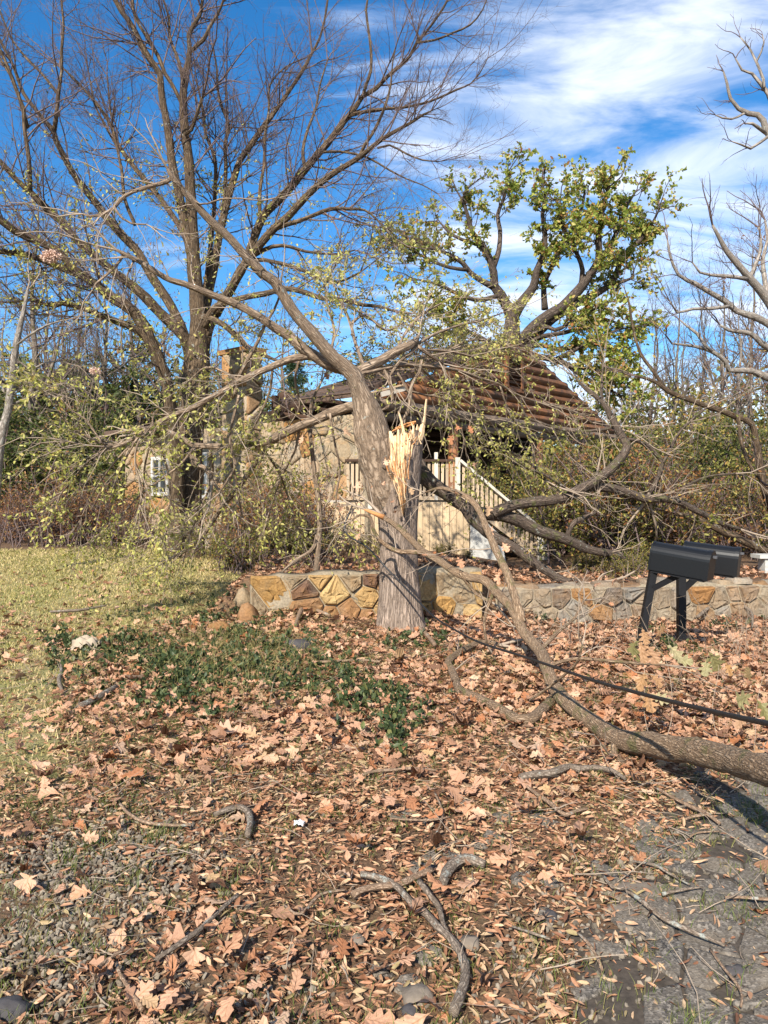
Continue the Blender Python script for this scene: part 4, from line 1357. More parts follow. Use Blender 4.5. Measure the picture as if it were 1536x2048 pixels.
for pts, ya, yb in (
        ([(293, 862, 2.5), (262, 890, 2.3), (225, 930, 2), (190, 980, 1.6), (160, 1040, 1)], 8.6, 8.8),
        ([(275, 875, 2.3), (245, 930, 2), (228, 985, 1.7), (215, 1050, 1)], 8.6, 9.2),
        ([(300, 862, 2.5), (325, 905, 2.2), (338, 960, 2), (340, 1020, 1.6), (330, 1085, 1)], 8.8, 9.4),
        ([(240, 890, 2), (200, 905, 2), (165, 935, 1.6), (120, 990, 1)], 8.5, 8.6),
        ([(305, 870, 2), (290, 930, 2), (285, 990, 1.6), (270, 1060, 1.2), (262, 1100, 0.8)], 8.8, 9.8),
        ([(390, 893, 3), (360, 930, 2.5), (320, 960, 2), (270, 1000, 1.6), (230, 1050, 1)], 9.6, 9.4),
        ([(420, 895, 3), (425, 950, 2.5), (405, 1010, 2.2), (380, 1070, 1.6), (370, 1110, 1)], 9.9, 10.6),
        ([(450, 895, 3), (470, 950, 2.5), (478, 1000, 2), (490, 1060, 1.2)], 9.9, 10.6),
        ([(520, 890, 3), (555, 940, 2.5), (575, 990, 2), (590, 1050, 1.2)], 9.9, 10.6),
        ([(600, 850, 3), (590, 900, 2.5), (560, 960, 2), (540, 1020, 1.2)], 9.6, 10.0),
        ([(660, 826, 3), (668, 880, 2.5), (680, 940, 2.2), (672, 1000, 1.6), (690, 1050, 1)], 9.3, 9.6),
        ([(480, 762, 3), (440, 740, 2.5), (410, 735, 2), (380, 760, 1.4)], 9.2, 9.6),
        ([(545, 733, 3), (540, 780, 2.5), (520, 830, 2), (500, 870, 1.2)], 9.2, 9.6),
        ([(600, 714, 3), (590, 760, 2.5), (600, 810, 2), (580, 850, 1.2)], 9.2, 9.6),
        ([(832, 690, 3), (870, 668, 3), (915, 652, 2.5), (965, 640, 2), (1015, 622, 1.2)], 9.7, 11),
        ([(790, 706, 3), (815, 660, 2.6), (850, 625, 2.2), (900, 600, 1.6), (940, 595, 1)], 9.7, 10.5),
        ([(730, 738, 4), (712, 690, 3.5), (700, 645, 3), (680, 600, 2.2), (665, 560, 1.2)], 9.5, 10.2),
        ([(700, 650, 3), (730, 630, 2.5), (770, 660, 2), (800, 650, 1.2)], 9.9, 10.3),
        ([(660, 712, 3), (668, 660, 2.8), (655, 610, 2.2), (650, 570, 1.4)], 9.2, 9.7),
        ([(840, 735, 3), (880, 770, 2.5), (930, 800, 2.2), (985, 850, 1.6), (1010, 900, 1)], 9.9, 11.2),
        ([(870, 735, 3), (900, 700, 2.5), (950, 680, 2), (1010, 690, 1.4)], 10.2, 11.5),
        ([(812, 780, 2.5), (850, 790, 2.2), (890, 800, 2), (920, 850, 1.6), (935, 920, 1.2)], 9.8, 10.6),
        ([(930, 745, 2.5), (945, 800, 2.2), (940, 860, 2), (955, 920, 1.6), (950, 980, 1)], 10.8, 11.2),
        ([(1000, 770, 2.2), (1020, 830, 2), (1060, 880, 1.8), (1075, 950, 1.2)], 11.2, 11.6)):
    Bt.limb(pts, ya, yb, 0.2)
nx0 = tuple(range(nmain, len(Bt.limbs)))
b = Buf()
Bt.build(b, 0.045)
put('upper_trunk', b, M.bark_limb, snap)
# splinters
spl = []


def splinter(p0, p1, w0, w1, Y0, Y1=None, mat=None, t=0.5):
    Y1 = Y0 if Y1 is None else Y1
    a, c = at(*p0, Y0), at(*p1, Y1)
    d = norm(c - a)
    s = norm(np.cross(d, (0, 1, 0)))
    n = np.cross(s, d)
    n = n if n[1] < 0 else -n
    w0, w1 = w0 / F * Y0, w1 / F * Y1
    bb = Buf()
    V = []
    K = 6
    for k in range(K):
        f_ = k / (K - 1)
        c0 = a + (c - a) * f_ + s * 0.012 * math.sin(f_ * 5 + p0[0]) * (1 - f_)
        w_ = (w0 + (w1 - w0) * f_) * random.uniform(0.85, 1.1)
        V += [c0 - s * w_ / 2, c0 + n * w_ * t, c0 + s * w_ / 2, c0 - n * w_ * 0.3]
    f4 = [(k * 4 + i, k * 4 + (i + 1) % 4, (k + 1) * 4 + (i + 1) % 4, (k + 1) * 4 + i) for k in range(K - 1) for i in range(4)]
    f4 += [(3, 2, 1, 0), (K * 4 - 4, K * 4 - 3, K * 4 - 2, K * 4 - 1)]
    bb.add(V, np.array(f4), uv=[(i * 0.02 + random.random() * 0.2, v[2]) for i, v in enumerate(V)])
    put('splinter', bb, mat or M.splitwood, snap, smooth=False)


YF = 9.03
tt = [0, .2, .4, .6, .8, 1.0]
LB, RB = [761, 763, 773, 787, 798, 806], [824, 821, 818, 816, 813, 809]
nr, nc = 34, 26
colh = rng.normal(0, 0.016, nc + 1)
V, UVp = [], []
for j in range(nr + 1):
    t_ = j / nr
    for i in range(nc + 1):
        u_ = i / nc
        x_ = np.interp(t_, tt, LB) * (1 - u_) + np.interp(t_, tt, RB) * u_
        y_ = 876 + 156 * t_
        if j == 0:
            y_ += random.uniform(-8, 10) - 10 * math.sin(u_ * 3.0)
        bulge = 0.05 * math.sin(u_ * math.pi)
        Yp = YF - 0.005 - bulge + colh[i] * (0.4 + t_) + rng.normal(0, 0.004) + (0.07 * (1 - t_) ** 2)
        if i in (0, nc):
            x_ += random.uniform(-2.5, 2.5)
            Yp += 0.06
        V.append(at(x_, y_, Yp))
        UVp.append((u_ * 0.36, t_ * 0.9))
b = Buf()
q_ = [(j * (nc + 1) + i, (j + 1) * (nc + 1) + i, (j + 1) * (nc + 1) + i + 1, j * (nc + 1) + i + 1) for j in range(nr) for i in range(nc)]
b.add(V, np.array(q_), UVp)
put('torn_face', b, M.splitwood, snap, smooth=False)
for _ in range(26):
    f_ = random.random()
    t0_ = random.uniform(0.0, 0.6)
    x0 = np.interp(t0_, tt, LB) * (1 - f_) + np.interp(t0_, tt, RB) * f_
    t1_ = min(1, t0_ + random.uniform(0.12, 0.4))
    x1 = np.interp(t1_, tt, LB) * (1 - f_) + np.interp(t1_, tt, RB) * f_
    y0, y1 = 872 + 156 * t0_, 872 + 156 * t1_
    if random.random() < 0.5:
        x0, x1, y0, y1 = x1, x0, y1, y0
    splinter((x0, y0), (x1 + random.uniform(-3, 3), y1), random.uniform(1.5, 4.5), 0.6, YF - 0.05 + random.uniform(-0.02, 0.02), YF - random.uniform(0.03, 0.10), random.choice((M.splitwood, M.splitwood, M.splitwood_red)), t=0.5)
for k_ in range(14):                       # torn bark edges left hanging along the face
    t_ = random.uniform(0.05, 0.95)
    sd = k_ % 2
    x0 = np.interp(t_, tt, (LB, RB)[sd]) + random.uniform(-3, 3)
    y0 = 876 + 156 * t_
    splinter((x0, y0 - 12), (x0 + random.uniform(-3, 3), y0 + random.uniform(8, 20)), random.uniform(4, 8), random.uniform(1, 4), YF - 0.03, YF - 0.05, M.bark_stump, t=0.3)
splinter((844, 868), (853, 798), 7, 3.5, 9.2, 9.2)
splinter((838, 880), (846, 850), 14, 9, 9.15, 9.2)
splinter((812, 882), (797, 822), 8, 2.5, 9.1, 9.1)
splinter((830, 870), (823, 846), 4, 1.5, 9.15, 9.15)
splinter((806, 892), (798, 866), 7, 2, 9.05, 9.1)
splinter((824, 880), (821, 858), 5, 1, 9.1, 9.1)
splinter((790, 855), (832, 844), 4, 6, 9.35, 9.3, M.splitwood_red)
splinter((785, 862), (828, 848), 5, 3, 9.3, 9.3, M.splitwood_red)
for _ in range(9):
    x0 = random.uniform(800, 842)
    y0 = random.uniform(872, 890)
    splinter((x0, y0), (x0 + random.uniform(-4, 10), y0 - random.uniform(10, 28)), random.uniform(2, 5), 0.7, YF + random.uniform(0.0, 0.1), YF - random.uniform(0, 0.06), random.choice((M.splitwood, M.splitwood, M.splitwood_red)))
b = Buf()
B1 = Bt.sprout(4.0, (0.4, 1.15), rmax=0.07, rabs=0.008, up=-0.02, tmin=0.12, wig=0.2)
B2 = spawn(*B1, 5, 0.15, (25, 65), (0.4, 0.75), 0.55, 5, 0.22, -0.02)
tubes(b, *B1, 4)
tubes(b, *B2, 3)
# hanging sprays on the far left and over the roof
C1 = Bt.sprout(4.8, (0.35, 0.95), rmax=0.06, rabs=0.005, up=-0.06, tmin=0.15, sel=(7, 8, 9, 10, 11, 20, 22, 23) + nx0, wig=0.18)
C2 = spawn(*C1, 5, 0.1, (25, 60), (0.35, 0.7), 0.6, 5, 0.18, -0.06)
tubes(b, *C1, 4)
tubes(b, *C2, 3)
put('twigs', b, M.twig_pale, snap)
b = Buf()
leaves_on(b, *C1, 6, (0.04, 0.075), 0.15)
leaves_on(b, *C2, 6, (0.04, 0.07), 0.1, keep=0.8)
low = lambda p: (px_of(p)[1] > 560 + rng.normal(0, 50, len(p))) & (rng.random(len(p)) < 0.6)
leaves_on(b, *low_sel(B2, low), 5, (0.035, 0.06))
put('leaves', b, M.leaf_pale, snap)


# --- slim sapling left of the stump, and branches strewn on the roof
Sp = Tree(0.09)
Sp.limb([(634, 1146, 6), (636, 1100, 6), (640, 1050, 5.8), (637, 1000, 5.5), (630, 950, 5), (624, 900, 4.5), (620, 850, 4), (625, 800, 3), (640, 770, 2.5)], 10.1, 9.8)
Sp.limb([(634, 1070, 4.5), (630, 1090, 4.2), (620, 1103, 4), (600, 1115, 3.5), (580, 1130, 3), (560, 1148, 2)], 10.05, 9.9)
tS = tree_thing('slim_tree', (at(634, 1146, 10.1)[0], 10.1, 0.6), 'slim forked sapling standing behind the flagstone wall, left of the stump')
b = Buf()
Sp.build(b, 0.05)
put('trunk', b, M.bark_limb, tS)
b = Buf()
B1 = Sp.sprout(3.0, (0.3, 0.8), rmax=0.05, rabs=0.005, up=0.02, tmin=0.3, wig=0.2)
B2 = spawn(*B1, 4, 0.15, (25, 65), (0.4, 0.75), 0.55, 5, 0.22, 0.0)
tubes(b, *B1, 4)
tubes(b, *B2, 3)
put('twigs', b, M.twig_pale, tS)
b = Buf()
leaves_on(b, *B2, 4, (0.035, 0.06), keep=0.6)
put('leaves', b, M.leaf_pale, tS)
Rb = Tree(0.09)
for _ in range(34):
    s_ = random.uniform(HS0 - 0.2, HSM - 0.5)
    q_ = hp(s_, random.uniform(-0.4, 2.2), roof_z(max(s_, HS0)) + 0.25)
    e_ = norm(np.array((random.uniform(-1, 1), random.uniform(-0.4, 0.6), random.uniform(0.05, 0.5))))
    Rb.limbs.append(spline([np.append(q_ + e_ * t * 1.6 + (0, 0, -0.35 * t * t), 0.016 * (1.1 - t)) for t in (0, 0.35, 0.7, 1.0)], 0.09))
tR = tag(empty('roof_branches', hp(0.5, 1.0, 4.0)), 'tangle of broken branches strewn over the left slope of the cabin roof', 'branches')
for P, R in Rb.limbs:
    b = Buf()
    tube(b, P, R, 7, 0.05)
    put('branch', b, M.bark_limb, tR)
b = Buf()
B1 = Rb.sprout(4.0, (0.3, 0.9), rmax=0.05, rabs=0.005, up=0.0, wig=0.2)
B2 = spawn(*B1, 5, 0.15, (25, 65), (0.4, 0.75), 0.55, 5, 0.22, -0.02)
tubes(b, *B1, 4)
tubes(b, *B2, 3)
put('twigs', b, M.twig, tR)
b = Buf()
leaves_on(b, *B2, 5, (0.04, 0.07))
leaves_on(b, *B1, 5, (0.04, 0.07))
put('leaves', b, M.leaf_olive, tR)

for px, py, Y_, sz_, ax in ((688, 852, 8.9, 0.10, 0.2), (606, 872, 9.3, 0.09, -0.2), (937, 852, 9.6, 0.09, 0.5), (905, 868, 9.5, 0.10, -0.4), (912, 850, 9.5, 0.08, 0.8), (718, 962, 8.7, 0.10, -0.3), (770, 918, 8.85, 0.07, 0.3), (820, 975, 8.8, 0.07, 0.4), (955, 925, 9.4, 0.09, -0.5),
                       (972, 1010, 8.0, 0.09, 0.3), (985, 1055, 7.8, 0.10, -0.4), (1005, 1085, 7.7, 0.09, 0.6), (650, 745, 9.3, 0.08, 0.5), (1000, 1145, 7.5, 0.10, -0.3), (915, 1115, 7.9, 0.10, 0.5)):
    b = Buf()
    leaves(b, at(px, py, Y_)[None], np.array([[ax, -0.4, -1.0]]), np.array([sz_ * 1.25]), 'oak', r=np.array([random.random()]), face=SUN_DIR)
    put('dead_leaf', b, M.leaf_dry, snap)
# --- C. fallen limb in front: thick butt at the right edge, tip against the stump
Cf = Tree(0.06)


def limb3(T, rows):
    """rows (px,py,radius px,Y)"""
    r_ = [np.append(at(a, c, Y), r / F * Y) for a, c, r, Y in rows]
    P, R = spline(r_, T.step)
    T.limbs.append((P, R))


limb3(Cf, [(2412, 1925, 66, 2.4), (2050, 1750, 52, 2.6), (1680, 1585, 40, 2.95), (1600, 1558, 35, 3.05), (1536, 1543, 31, 3.3), (1480, 1525, 28, 3.6), (1400, 1506, 26, 4.0), (1300, 1489, 24, 4.5), (1237, 1478, 21, 4.85), (1180, 1441, 17, 5.3), (1140, 1410, 15.5, 5.6), (1111, 1378, 14, 5.9), (1095, 1340, 13, 6.2), (1080, 1302, 12, 6.6), (1050, 1268, 11, 6.9), (1035, 1240, 10, 7.1), (1022, 1214, 9.5, 7.3), (1008, 1200, 9.5, 7.4), (989, 1180, 9, 7.6), (968, 1160, 9, 7.7), (935, 1154, 8.5, 7.9), (905, 1140, 8, 8.0), (879, 1122, 7.5, 8.1), (845, 1102, 7, 8.3), (825, 1082, 6.5, 8.35), (795, 1053, 6, 8.45), (765, 1033, 5, 8.5)])
limb3(Cf, [(1045, 1245, 9, 7.05), (1030, 1195, 8.5, 7.2), (1015, 1150, 8, 7.4), (992, 1100, 7.5, 7.6), (975, 1060, 7, 7.8), (959, 1023, 6.5, 8.0), (942, 1000, 6, 8.1), (915, 985, 5, 8.2), (880, 976, 3.5, 8.3), (850, 985, 2, 8.4)])
limb3(Cf, [(850, 1105, 5, 8.25), (825, 1104, 5, 8.3), (795, 1102, 4.8, 8.35), (775, 1092, 4.5, 8.4), (757, 1077, 4.5, 8.4), (746, 1057, 4, 8.4), (741, 1035, 3.5, 8.4), (720, 1030, 2.5, 8.4), (705, 1040, 1.5, 8.4)])
rows_ = []
for px, py, r in [(1112, 1392, 11), (1090, 1415, 11), (1067, 1436, 11), (1041, 1440, 10.5), (1005, 1422, 10), (972, 1404, 9.5), (942, 1391, 9), (919, 1380, 8.5), (912, 1362, 8), (903, 1338, 8), (897, 1322, 7.5), (929, 1299, 7), (955, 1288, 6.5), (981, 1286, 6), (1000, 1290, 4)]:
    g = ground_at(px, py + 8)
    rows_.append(np.append(at(px, py, g[1] - 0.10), r / F * g[1]))
Cf.limbs.append(spline(rows_, 0.06))
limb3(Cf, [(1235, 1480, 9, 4.85), (1228, 1500, 7, 4.75), (1240, 1520, 5, 4.6), (1270, 1545, 3, 4.45)])
limb3(Cf, [(1080, 1300, 5, 6.6), (1120, 1260, 4, 6.9), (1150, 1235, 3, 7.2), (1168, 1200, 2.5, 7.4)])
limb3(Cf, [(990, 1180, 4, 7.6), (975, 1215, 3.5, 7.6), (968, 1250, 3, 7.6), (974, 1290, 2.5, 7.6)])
limb3(Cf, [(920, 1145, 4, 7.9), (950, 1185, 3.5, 7.9), (985, 1205, 3, 7.8)])
limb3(Cf, [(1090, 1335, 4, 6.2), (1150, 1318, 3.5, 6.3), (1250, 1325, 3, 6.2), (1330, 1330, 2, 6.1)])
limb3(Cf, [(1060, 1400, 3, 5.8), (1090, 1380, 3, 5.7), (1150, 1330, 2.5, 5.4), (1165, 1290, 2, 5.3)])
fl = tree_thing('fallen_limb', ground_at(1110, 1440), 'thick bark covered limb fallen from the right edge up to the stump', cat='fallen limb')
b = Buf()
Cf.build(b, 0.05)
put('limb', b, M.bark_log, fl)
bb = Buf()
a0, a1 = at(768, 1034, 8.49), at(728, 1019, 8.52)
tube(bb, [a0, a0 + (a1 - a0) * 0.4, a0 + (a1 - a0) * 0.8, a1], [0.028, 0.026, 0.02, 0.005], 7, 0.15)
put('broken_tip', bb, M.splitwood_red, fl)
b = Buf()
B1 = Cf.sprout(1.5, (0.3, 0.9), rmax=0.055, rabs=0.007, up=0.01, tmin=0.1, wig=0.2)
B2 = spawn(*B1, 4, 0.15, (25, 65), (0.4, 0.8), 0.6, 5, 0.22, 0.0)
tubes(b, *B1, 5)
tubes(b, *B2, 3)
put('twigs', b, M.twig_pale, fl)
b = Buf()
leaves_on(b, *B2, 1, (0.05, 0.09), shape='oak', keep=0.22, droop=-0.5)
put('leaves', b, M.leaf_dry, fl)

# --- D. dark limbs lying across the stairs and the yard on the right
Df = Tree(0.09)
Df.limb([(832, 925, 16), (845, 948, 16), (862, 966, 15), (889, 985, 14), (920, 1008, 13), (950, 1025, 13), (985, 1028, 13), (1020, 1035, 12.5), (1044, 1043, 12), (1074, 1060, 11.5), (1111, 1072, 11), (1141, 1082, 10), (1171, 1097, 9), (1207, 1105, 8), (1241, 1111, 7), (1257, 1130, 5), (1270, 1155, 3)], 11.2, 12.0)
Df.limb([(930, 1012, 13), (945, 1035, 13), (965, 1055, 12), (985, 1072, 11), (1010, 1085, 10), (1031, 1097, 9.5), (1057, 1117, 9.5), (1091, 1140, 9), (1124, 1160, 8.5), (1157, 1167, 7)], 11.2, 11.0)
Df.limb([(985, 1027, 11), (1024, 1011, 11), (1074, 1003, 11), (1124, 996, 11), (1164, 977, 10.5), (1197, 957, 10), (1227, 933, 9.5), (1244, 913, 9), (1254, 893, 8.5), (1244, 873, 8), (1231, 850, 7), (1217, 823, 6), (1204, 803, 5), (1171, 777, 4), (1150, 755, 2)], 11.4, 12.2)
Df.limb([(1174, 974, 9), (1200, 975, 9), (1224, 977, 9), (1257, 987, 9), (1291, 997, 8.5), (1324, 997, 8), (1357, 1004, 7), (1400, 1025, 6), (1440, 1045, 5), (1480, 1058, 3)], 11.8, 12.6)
Df.limb([(1252, 880, 4), (1270, 880, 4), (1291, 890, 4), (1314, 910, 4.2), (1324, 927, 4.5), (1314, 960, 5), (1300, 985, 5)], 12.0, 12.2)
Df.limb([(1326, 925, 3.5), (1335, 910, 3.5), (1357, 867, 3), (1391, 833, 2.5), (1415, 815, 1.5)], 12.1, 12.3)
Df.limb([(1350, 1003, 4), (1362, 985, 3.5), (1377, 970, 3.2), (1417, 953, 2.6), (1471, 947, 1.8)], 12.3, 12.0)
Df.limb([(1137, 1080, 5), (1137, 1063, 5), (1151, 1043, 5), (1174, 1033, 4.5), (1194, 1020, 4), (1197, 990, 3)], 11.8, 11.8)
Df.limb([(1204, 803, 3), (1203, 780, 3), (1205, 740, 2), (1207, 715, 1.2)], 12.1, 12.2)
Df.limb([(980, 880, 2.5), (1010, 900, 2.8), (1050, 918, 3), (1075, 940, 3.2), (1090, 960, 3)], 11.6, 11.6)
Df.limb([(1040, 790, 2), (1050, 830, 2.5), (1080, 845, 2.5), (1130, 860, 3), (1180, 862, 3), (1230, 855, 2.5)], 12.0, 12.1)
Df.limb([(1024, 925, 2.5), (1050, 935, 2.5), (1090, 950, 3), (1130, 975, 3)], 11.5, 11.5)
dl = tree_thing('fallen_limb', (at(1100, 1000, 11.5)[0], 11.5, 0.5), 'dark forked limb lying across the porch stairs and hand rail', cat='fallen limb')
b = Buf()
Df.build(b, 0.05)
put('limb', b, M.bark_dark, dl)
b = Buf()
B1 = Df.sprout(4.2, (0.5, 1.4), rmax=0.08, rabs=0.009, up=0.03, tmin=0.1, wig=0.2)
B2 = spawn(*B1, 6, 0.15, (25, 65), (0.4, 0.75), 0.55, 5, 0.22, 0.0)
tubes(b, *B1, 4)
tubes(b, *B2, 3)
put('twigs', b, M.twig_pale, dl)
b = Buf()
leaves_on(b, *B2, 4, (0.04, 0.075), keep=0.5)
put('leaves', b, M.leaf_olive, dl)

# --- E. green-gold oak behind the cabin
Y = 24.0
E = Tree(0.25)
E.limb([(1016, 760, 26), (1018, 720, 24), (1022, 690, 22), (1024, 655, 15), (1026, 630, 13), (1047, 600, 10), (1067, 573, 8), (1074, 540, 7), (1087, 510, 6), (1090, 470, 5), (1085, 430, 4), (1090, 390, 3)], 24, 23)
E.limb([(1028, 700, 16), (1040, 684, 14), (1051, 675, 13), (1084, 640, 12), (1124, 615, 11), (1157, 580, 10), (1181, 548, 8), (1197, 518, 7), (1197, 470, 6), (1204, 425, 5), (1212, 395, 4), (1216, 375, 2.5)], 24, 22.5)
E.limb([(1045, 682, 10), (1075, 665, 9), (1107, 636, 9), (1157, 605, 8), (1191, 588, 7), (1224, 565, 6), (1241, 525, 5), (1260, 500, 4.5), (1277, 483, 4), (1300, 455, 3), (1315, 425, 2)], 24, 25)
E.limb([(1214, 573, 4), (1235, 566, 3.5), (1264, 556, 2.5), (1268, 540, 1.5)], 24.5, 24.2)
E.limb([(1026, 640, 12), (1015, 615, 11), (1002, 590, 10), (989, 573, 9), (987, 545, 8), (979, 517, 7), (965, 490, 6), (945, 465, 5), (935, 430, 4), (925, 400, 3)], 24, 23)
E.limb([(990, 575, 7), (965, 563, 6), (940, 545, 5), (925, 525, 5), (900, 510, 4), (875, 500, 3), (850, 495, 2)], 23.7, 22.8)
E.limb([(1090, 618, 7), (1088, 590, 6), (1089, 565, 5), (1105, 530, 4.5), (1120, 490, 4), (1150, 450, 3.5), (1165, 410, 3), (1170, 380, 2)], 24, 24.8)
E.limb([(985, 540, 6), (998, 500, 5), (1000, 460, 4.5), (995, 430, 4), (1010, 390, 3), (1015, 350, 2)], 23.6, 24.3)
E.limb([(1160, 580, 6), (1165, 540, 5), (1150, 500, 4), (1130, 460, 3.5), (1120, 420, 2.5)], 23.4, 22.8)
E.limb([(1185, 545, 6), (1215, 500, 5), (1240, 450, 4), (1255, 410, 3), (1270, 385, 2)], 23.2, 23.8)
E.limb([(1050, 690, 6), (1090, 672, 5), (1130, 665, 4.5), (1180, 650, 4), (1215, 640, 3), (1240, 650, 2)], 23.9, 22.8)
E.limb([(960, 490, 4), (940, 485, 3.5), (905, 470, 3), (885, 450, 2)], 23.4, 23.4)
E.limb([(1020, 720, 8), (1060, 712, 7), (1110, 720, 6), (1150, 735, 4.5), (1190, 740, 3), (1215, 760, 2)], 23.4, 22.4)
E.limb([(1030, 700, 6), (1080, 690, 5), (1120, 700, 4), (1160, 690, 3), (1210, 690, 2)], 23.6, 22.6)
E.limb([(1035, 690, 5), (1075, 650, 4.5), (1110, 660, 4), (1150, 640, 3), (1195, 615, 2)], 23.5, 22.4)
E.limb([(1020, 715, 6), (985, 690, 5), (950, 670, 4), (915, 650, 3), (890, 640, 2)], 23.6, 22.8)
E.limb([(1000, 590, 5), (960, 600, 4.5), (920, 590, 4), (880, 570, 3), (840, 560, 2)], 23.6, 22.6)
E.limb([(935, 540, 4), (900, 535, 3.5), (860, 520, 3), (825, 500, 2), (805, 490, 1.2)], 23.3, 22.6)
E.limb([(1110, 720, 5), (1150, 700, 4), (1190, 680, 3), (1235, 660, 2)], 23.0, 22.2)
E.limb([(1120, 718, 4), (1160, 750, 3.5), (1200, 770, 3), (1240, 790, 2)], 23.0, 22.4)
tE = tree_thing('oak_tree', (at(1016, 760, 24)[0], 24, float(ground_z(4, 24))), 'oak in green and gold leaf standing behind the gable')
limb3(E, [(1016, 1010, 28, 24), (1016, 900, 26, 24), (1016, 760, 26, 24)])
b = Buf()
E.build(b, 0.05)
put('trunk', b, M.bark_oak, tE)
b = Buf()
for i_, (P_, R__) in enumerate(E.limbs[:-1]):
    E.limbs[i_] = (P_, R__ * 0.85)
B1 = E.sprout(4.4, (0.5, 1.7), rmax=0.12, rabs=0.018, up=0.04, tmin=0.35, wig=0.25)
B2 = spawn(*B1, 7, 0.2, (30, 70), (0.35, 0.6), 0.5, 5, 0.25, 0.03)
tubes(b, *B1, 5)
tubes(b, *B2, 3)
put('twigs', b, M.twig_dark, tE)
b = Buf()
leaves_on(b, *B2, 10, (0.08, 0.15), 0.25, droop=-0.1, width=1.3)
leaves_on(b, *B1, 10, (0.10, 0.18), 0.6, droop=-0.1, width=1.3)
put('foliage', b, M.leaf_oak, tE)

# --- F. bare trees at the right edge
Fr = Tree(0.2)
Yf = 16.5
limb3(Fr, [(1640, 1090, 22, 17), (1630, 900, 20, 17), (1610, 760, 17, 17), (1580, 690, 14, 16.9), (1560, 640, 12, 16.8), (1536, 600, 9, 16.7), (1514, 573, 8, 16.6), (1494, 550, 7, 16.5), (1474, 527, 6, 16.4), (1454, 503, 5, 16.3), (1440, 478, 4, 16.2), (1425, 450, 2.5, 16.1)])
Fr.limb([(1572, 672, 8), (1536, 648, 7), (1507, 633, 7), (1474, 623, 6), (1451, 603, 6), (1417, 583, 5), (1391, 567, 4.5), (1357, 550, 3.5), (1340, 510, 2.5), (1335, 480, 1.5)], 16.8, 16)
Fr.limb([(1494, 558, 4.5), (1476, 555, 4), (1457, 553, 4), (1421, 550, 3), (1400, 545, 2.5), (1385, 525, 1.5)], 16.5, 16)
Fr.limb([(1457, 613, 4), (1424, 617, 3.5), (1384, 618, 3), (1354, 625, 2.2), (1340, 603, 1.5)], 16.3, 15.9)
Fr.limb([(1605, 765, 9), (1536, 755, 8), (1504, 742, 6), (1457, 740, 5), (1451, 723, 4.5), (1424, 703, 4), (1391, 693, 3), (1344, 687, 2)], 17, 16)
Fr.limb([(1424, 703, 3), (1410, 690, 3), (1394, 667, 3), (1371, 650, 2), (1360, 640, 1.2)], 16.1, 16)
Fr.limb([(1575, 720, 7), (1524, 687, 6), (1501, 667, 5), (1457, 660, 3.5), (1440, 650, 2)], 17, 16.5)
Fr.limb([(1536, 605, 6), (1530, 560, 5), (1525, 520, 4), (1535, 480, 3), (1530, 440, 2)], 16.7, 16.9)
Fr.limb([(1500, 556, 4), (1515, 520, 3.5), (1522, 490, 3), (1518, 455, 2)], 16.6, 16.8)
Fr.limb([(1598, 720, 10), (1640, 640, 8), (1660, 560, 6), (1650, 480, 4)], 17, 17.5)
tF = tree_thing('bare_tree', (at(1640, 1090, 17)[0], 17, float(ground_z(9.8, 17))), 'bare grey tree reaching in from the right edge above the mailboxes')
b = Buf()
Fr.build(b, 0.05)
put('trunk', b, M.bark_grey, tF)
b = Buf()
B1 = Fr.sprout(2.2, (0.5, 1.4), rmax=0.1, rabs=0.012, up=0.07, tmin=0.15, wig=0.22)
B2 = spawn(*B1, 5, 0.15, (25, 65), (0.35, 0.7), 0.5, 5, 0.24, 0.04)
tubes(b, *B1, 4)
tubes(b, *B2, 3)
put('twigs', b, M.twig, tF)
# near tree whose branch tips enter at the upper right
Gr = Tree(0.12)
limb3(Gr, [(1960, 1200, 40, 9.2), (1940, 800, 36, 9.2), (1860, 520, 28, 9.2), (1740, 380, 20, 9.1), (1640, 320, 14, 9.0), (1580, 295, 9, 9.0), (1545, 275, 7, 9.0), (1532, 262, 6.5, 9), (1527, 242, 6, 9), (1515, 230, 5.5, 9), (1497, 227, 5, 9), (1477, 217, 4, 9), (1461, 197, 3.2, 9), (1454, 167, 2.5, 9), (1447, 143, 1.5, 9)])
Gr.limb([(1575, 250, 6), (1545, 210, 5), (1536, 187, 4.5), (1521, 167, 4), (1504, 147, 3), (1484, 140, 2.2), (1471, 117, 1.5)], 9.0, 8.9)
Gr.limb([(1528, 175, 3), (1527, 160, 2.8), (1514, 127, 2.5), (1501, 100, 2), (1481, 75, 1.3)], 8.9, 8.9)
Gr.limb([(1540, 270, 3.5), (1520, 285, 3), (1501, 297, 2.6), (1482, 289, 2), (1464, 283, 1.2)], 9.0, 8.8)
Gr.limb([(1490, 226, 2.5), (1475, 234, 2.2), (1464, 238, 2), (1445, 236, 1.8), (1431, 230, 1)], 9.0, 8.9)
Gr.limb([(1535, 268, 4), (1514, 253, 3.5), (1505, 247, 3), (1494, 247, 1.8)], 9.0, 8.9)
Gr.limb([(1512, 125, 2), (1522, 105, 1.8), (1528, 85, 1.5), (1525, 70, 1)], 8.9, 8.9)
tG = tree_thing('bare_tree', (at(1960, 1200, 9.2)[0], 9.2, float(ground_z(7.2, 9.2))), 'dark leafless branch tips in the upper right corner of the sky')
b = Buf()
Gr.build(b, 0.05)
put('trunk', b, M.bark_grey, tG)
b = Buf()
B1 = Gr.sprout(2.6, (0.12, 0.4), rmax=0.035, rabs=0.006, up=0.03, tmin=0.3, wig=0.25)
tubes(b, *B1, 4)
B2 = spawn(*B1, 2, 0.2, (30, 70), (0.4, 0.7), 0.6, 4, 0.25)
tubes(b, *B2, 3)
put('twigs', b, M.twig, tG)
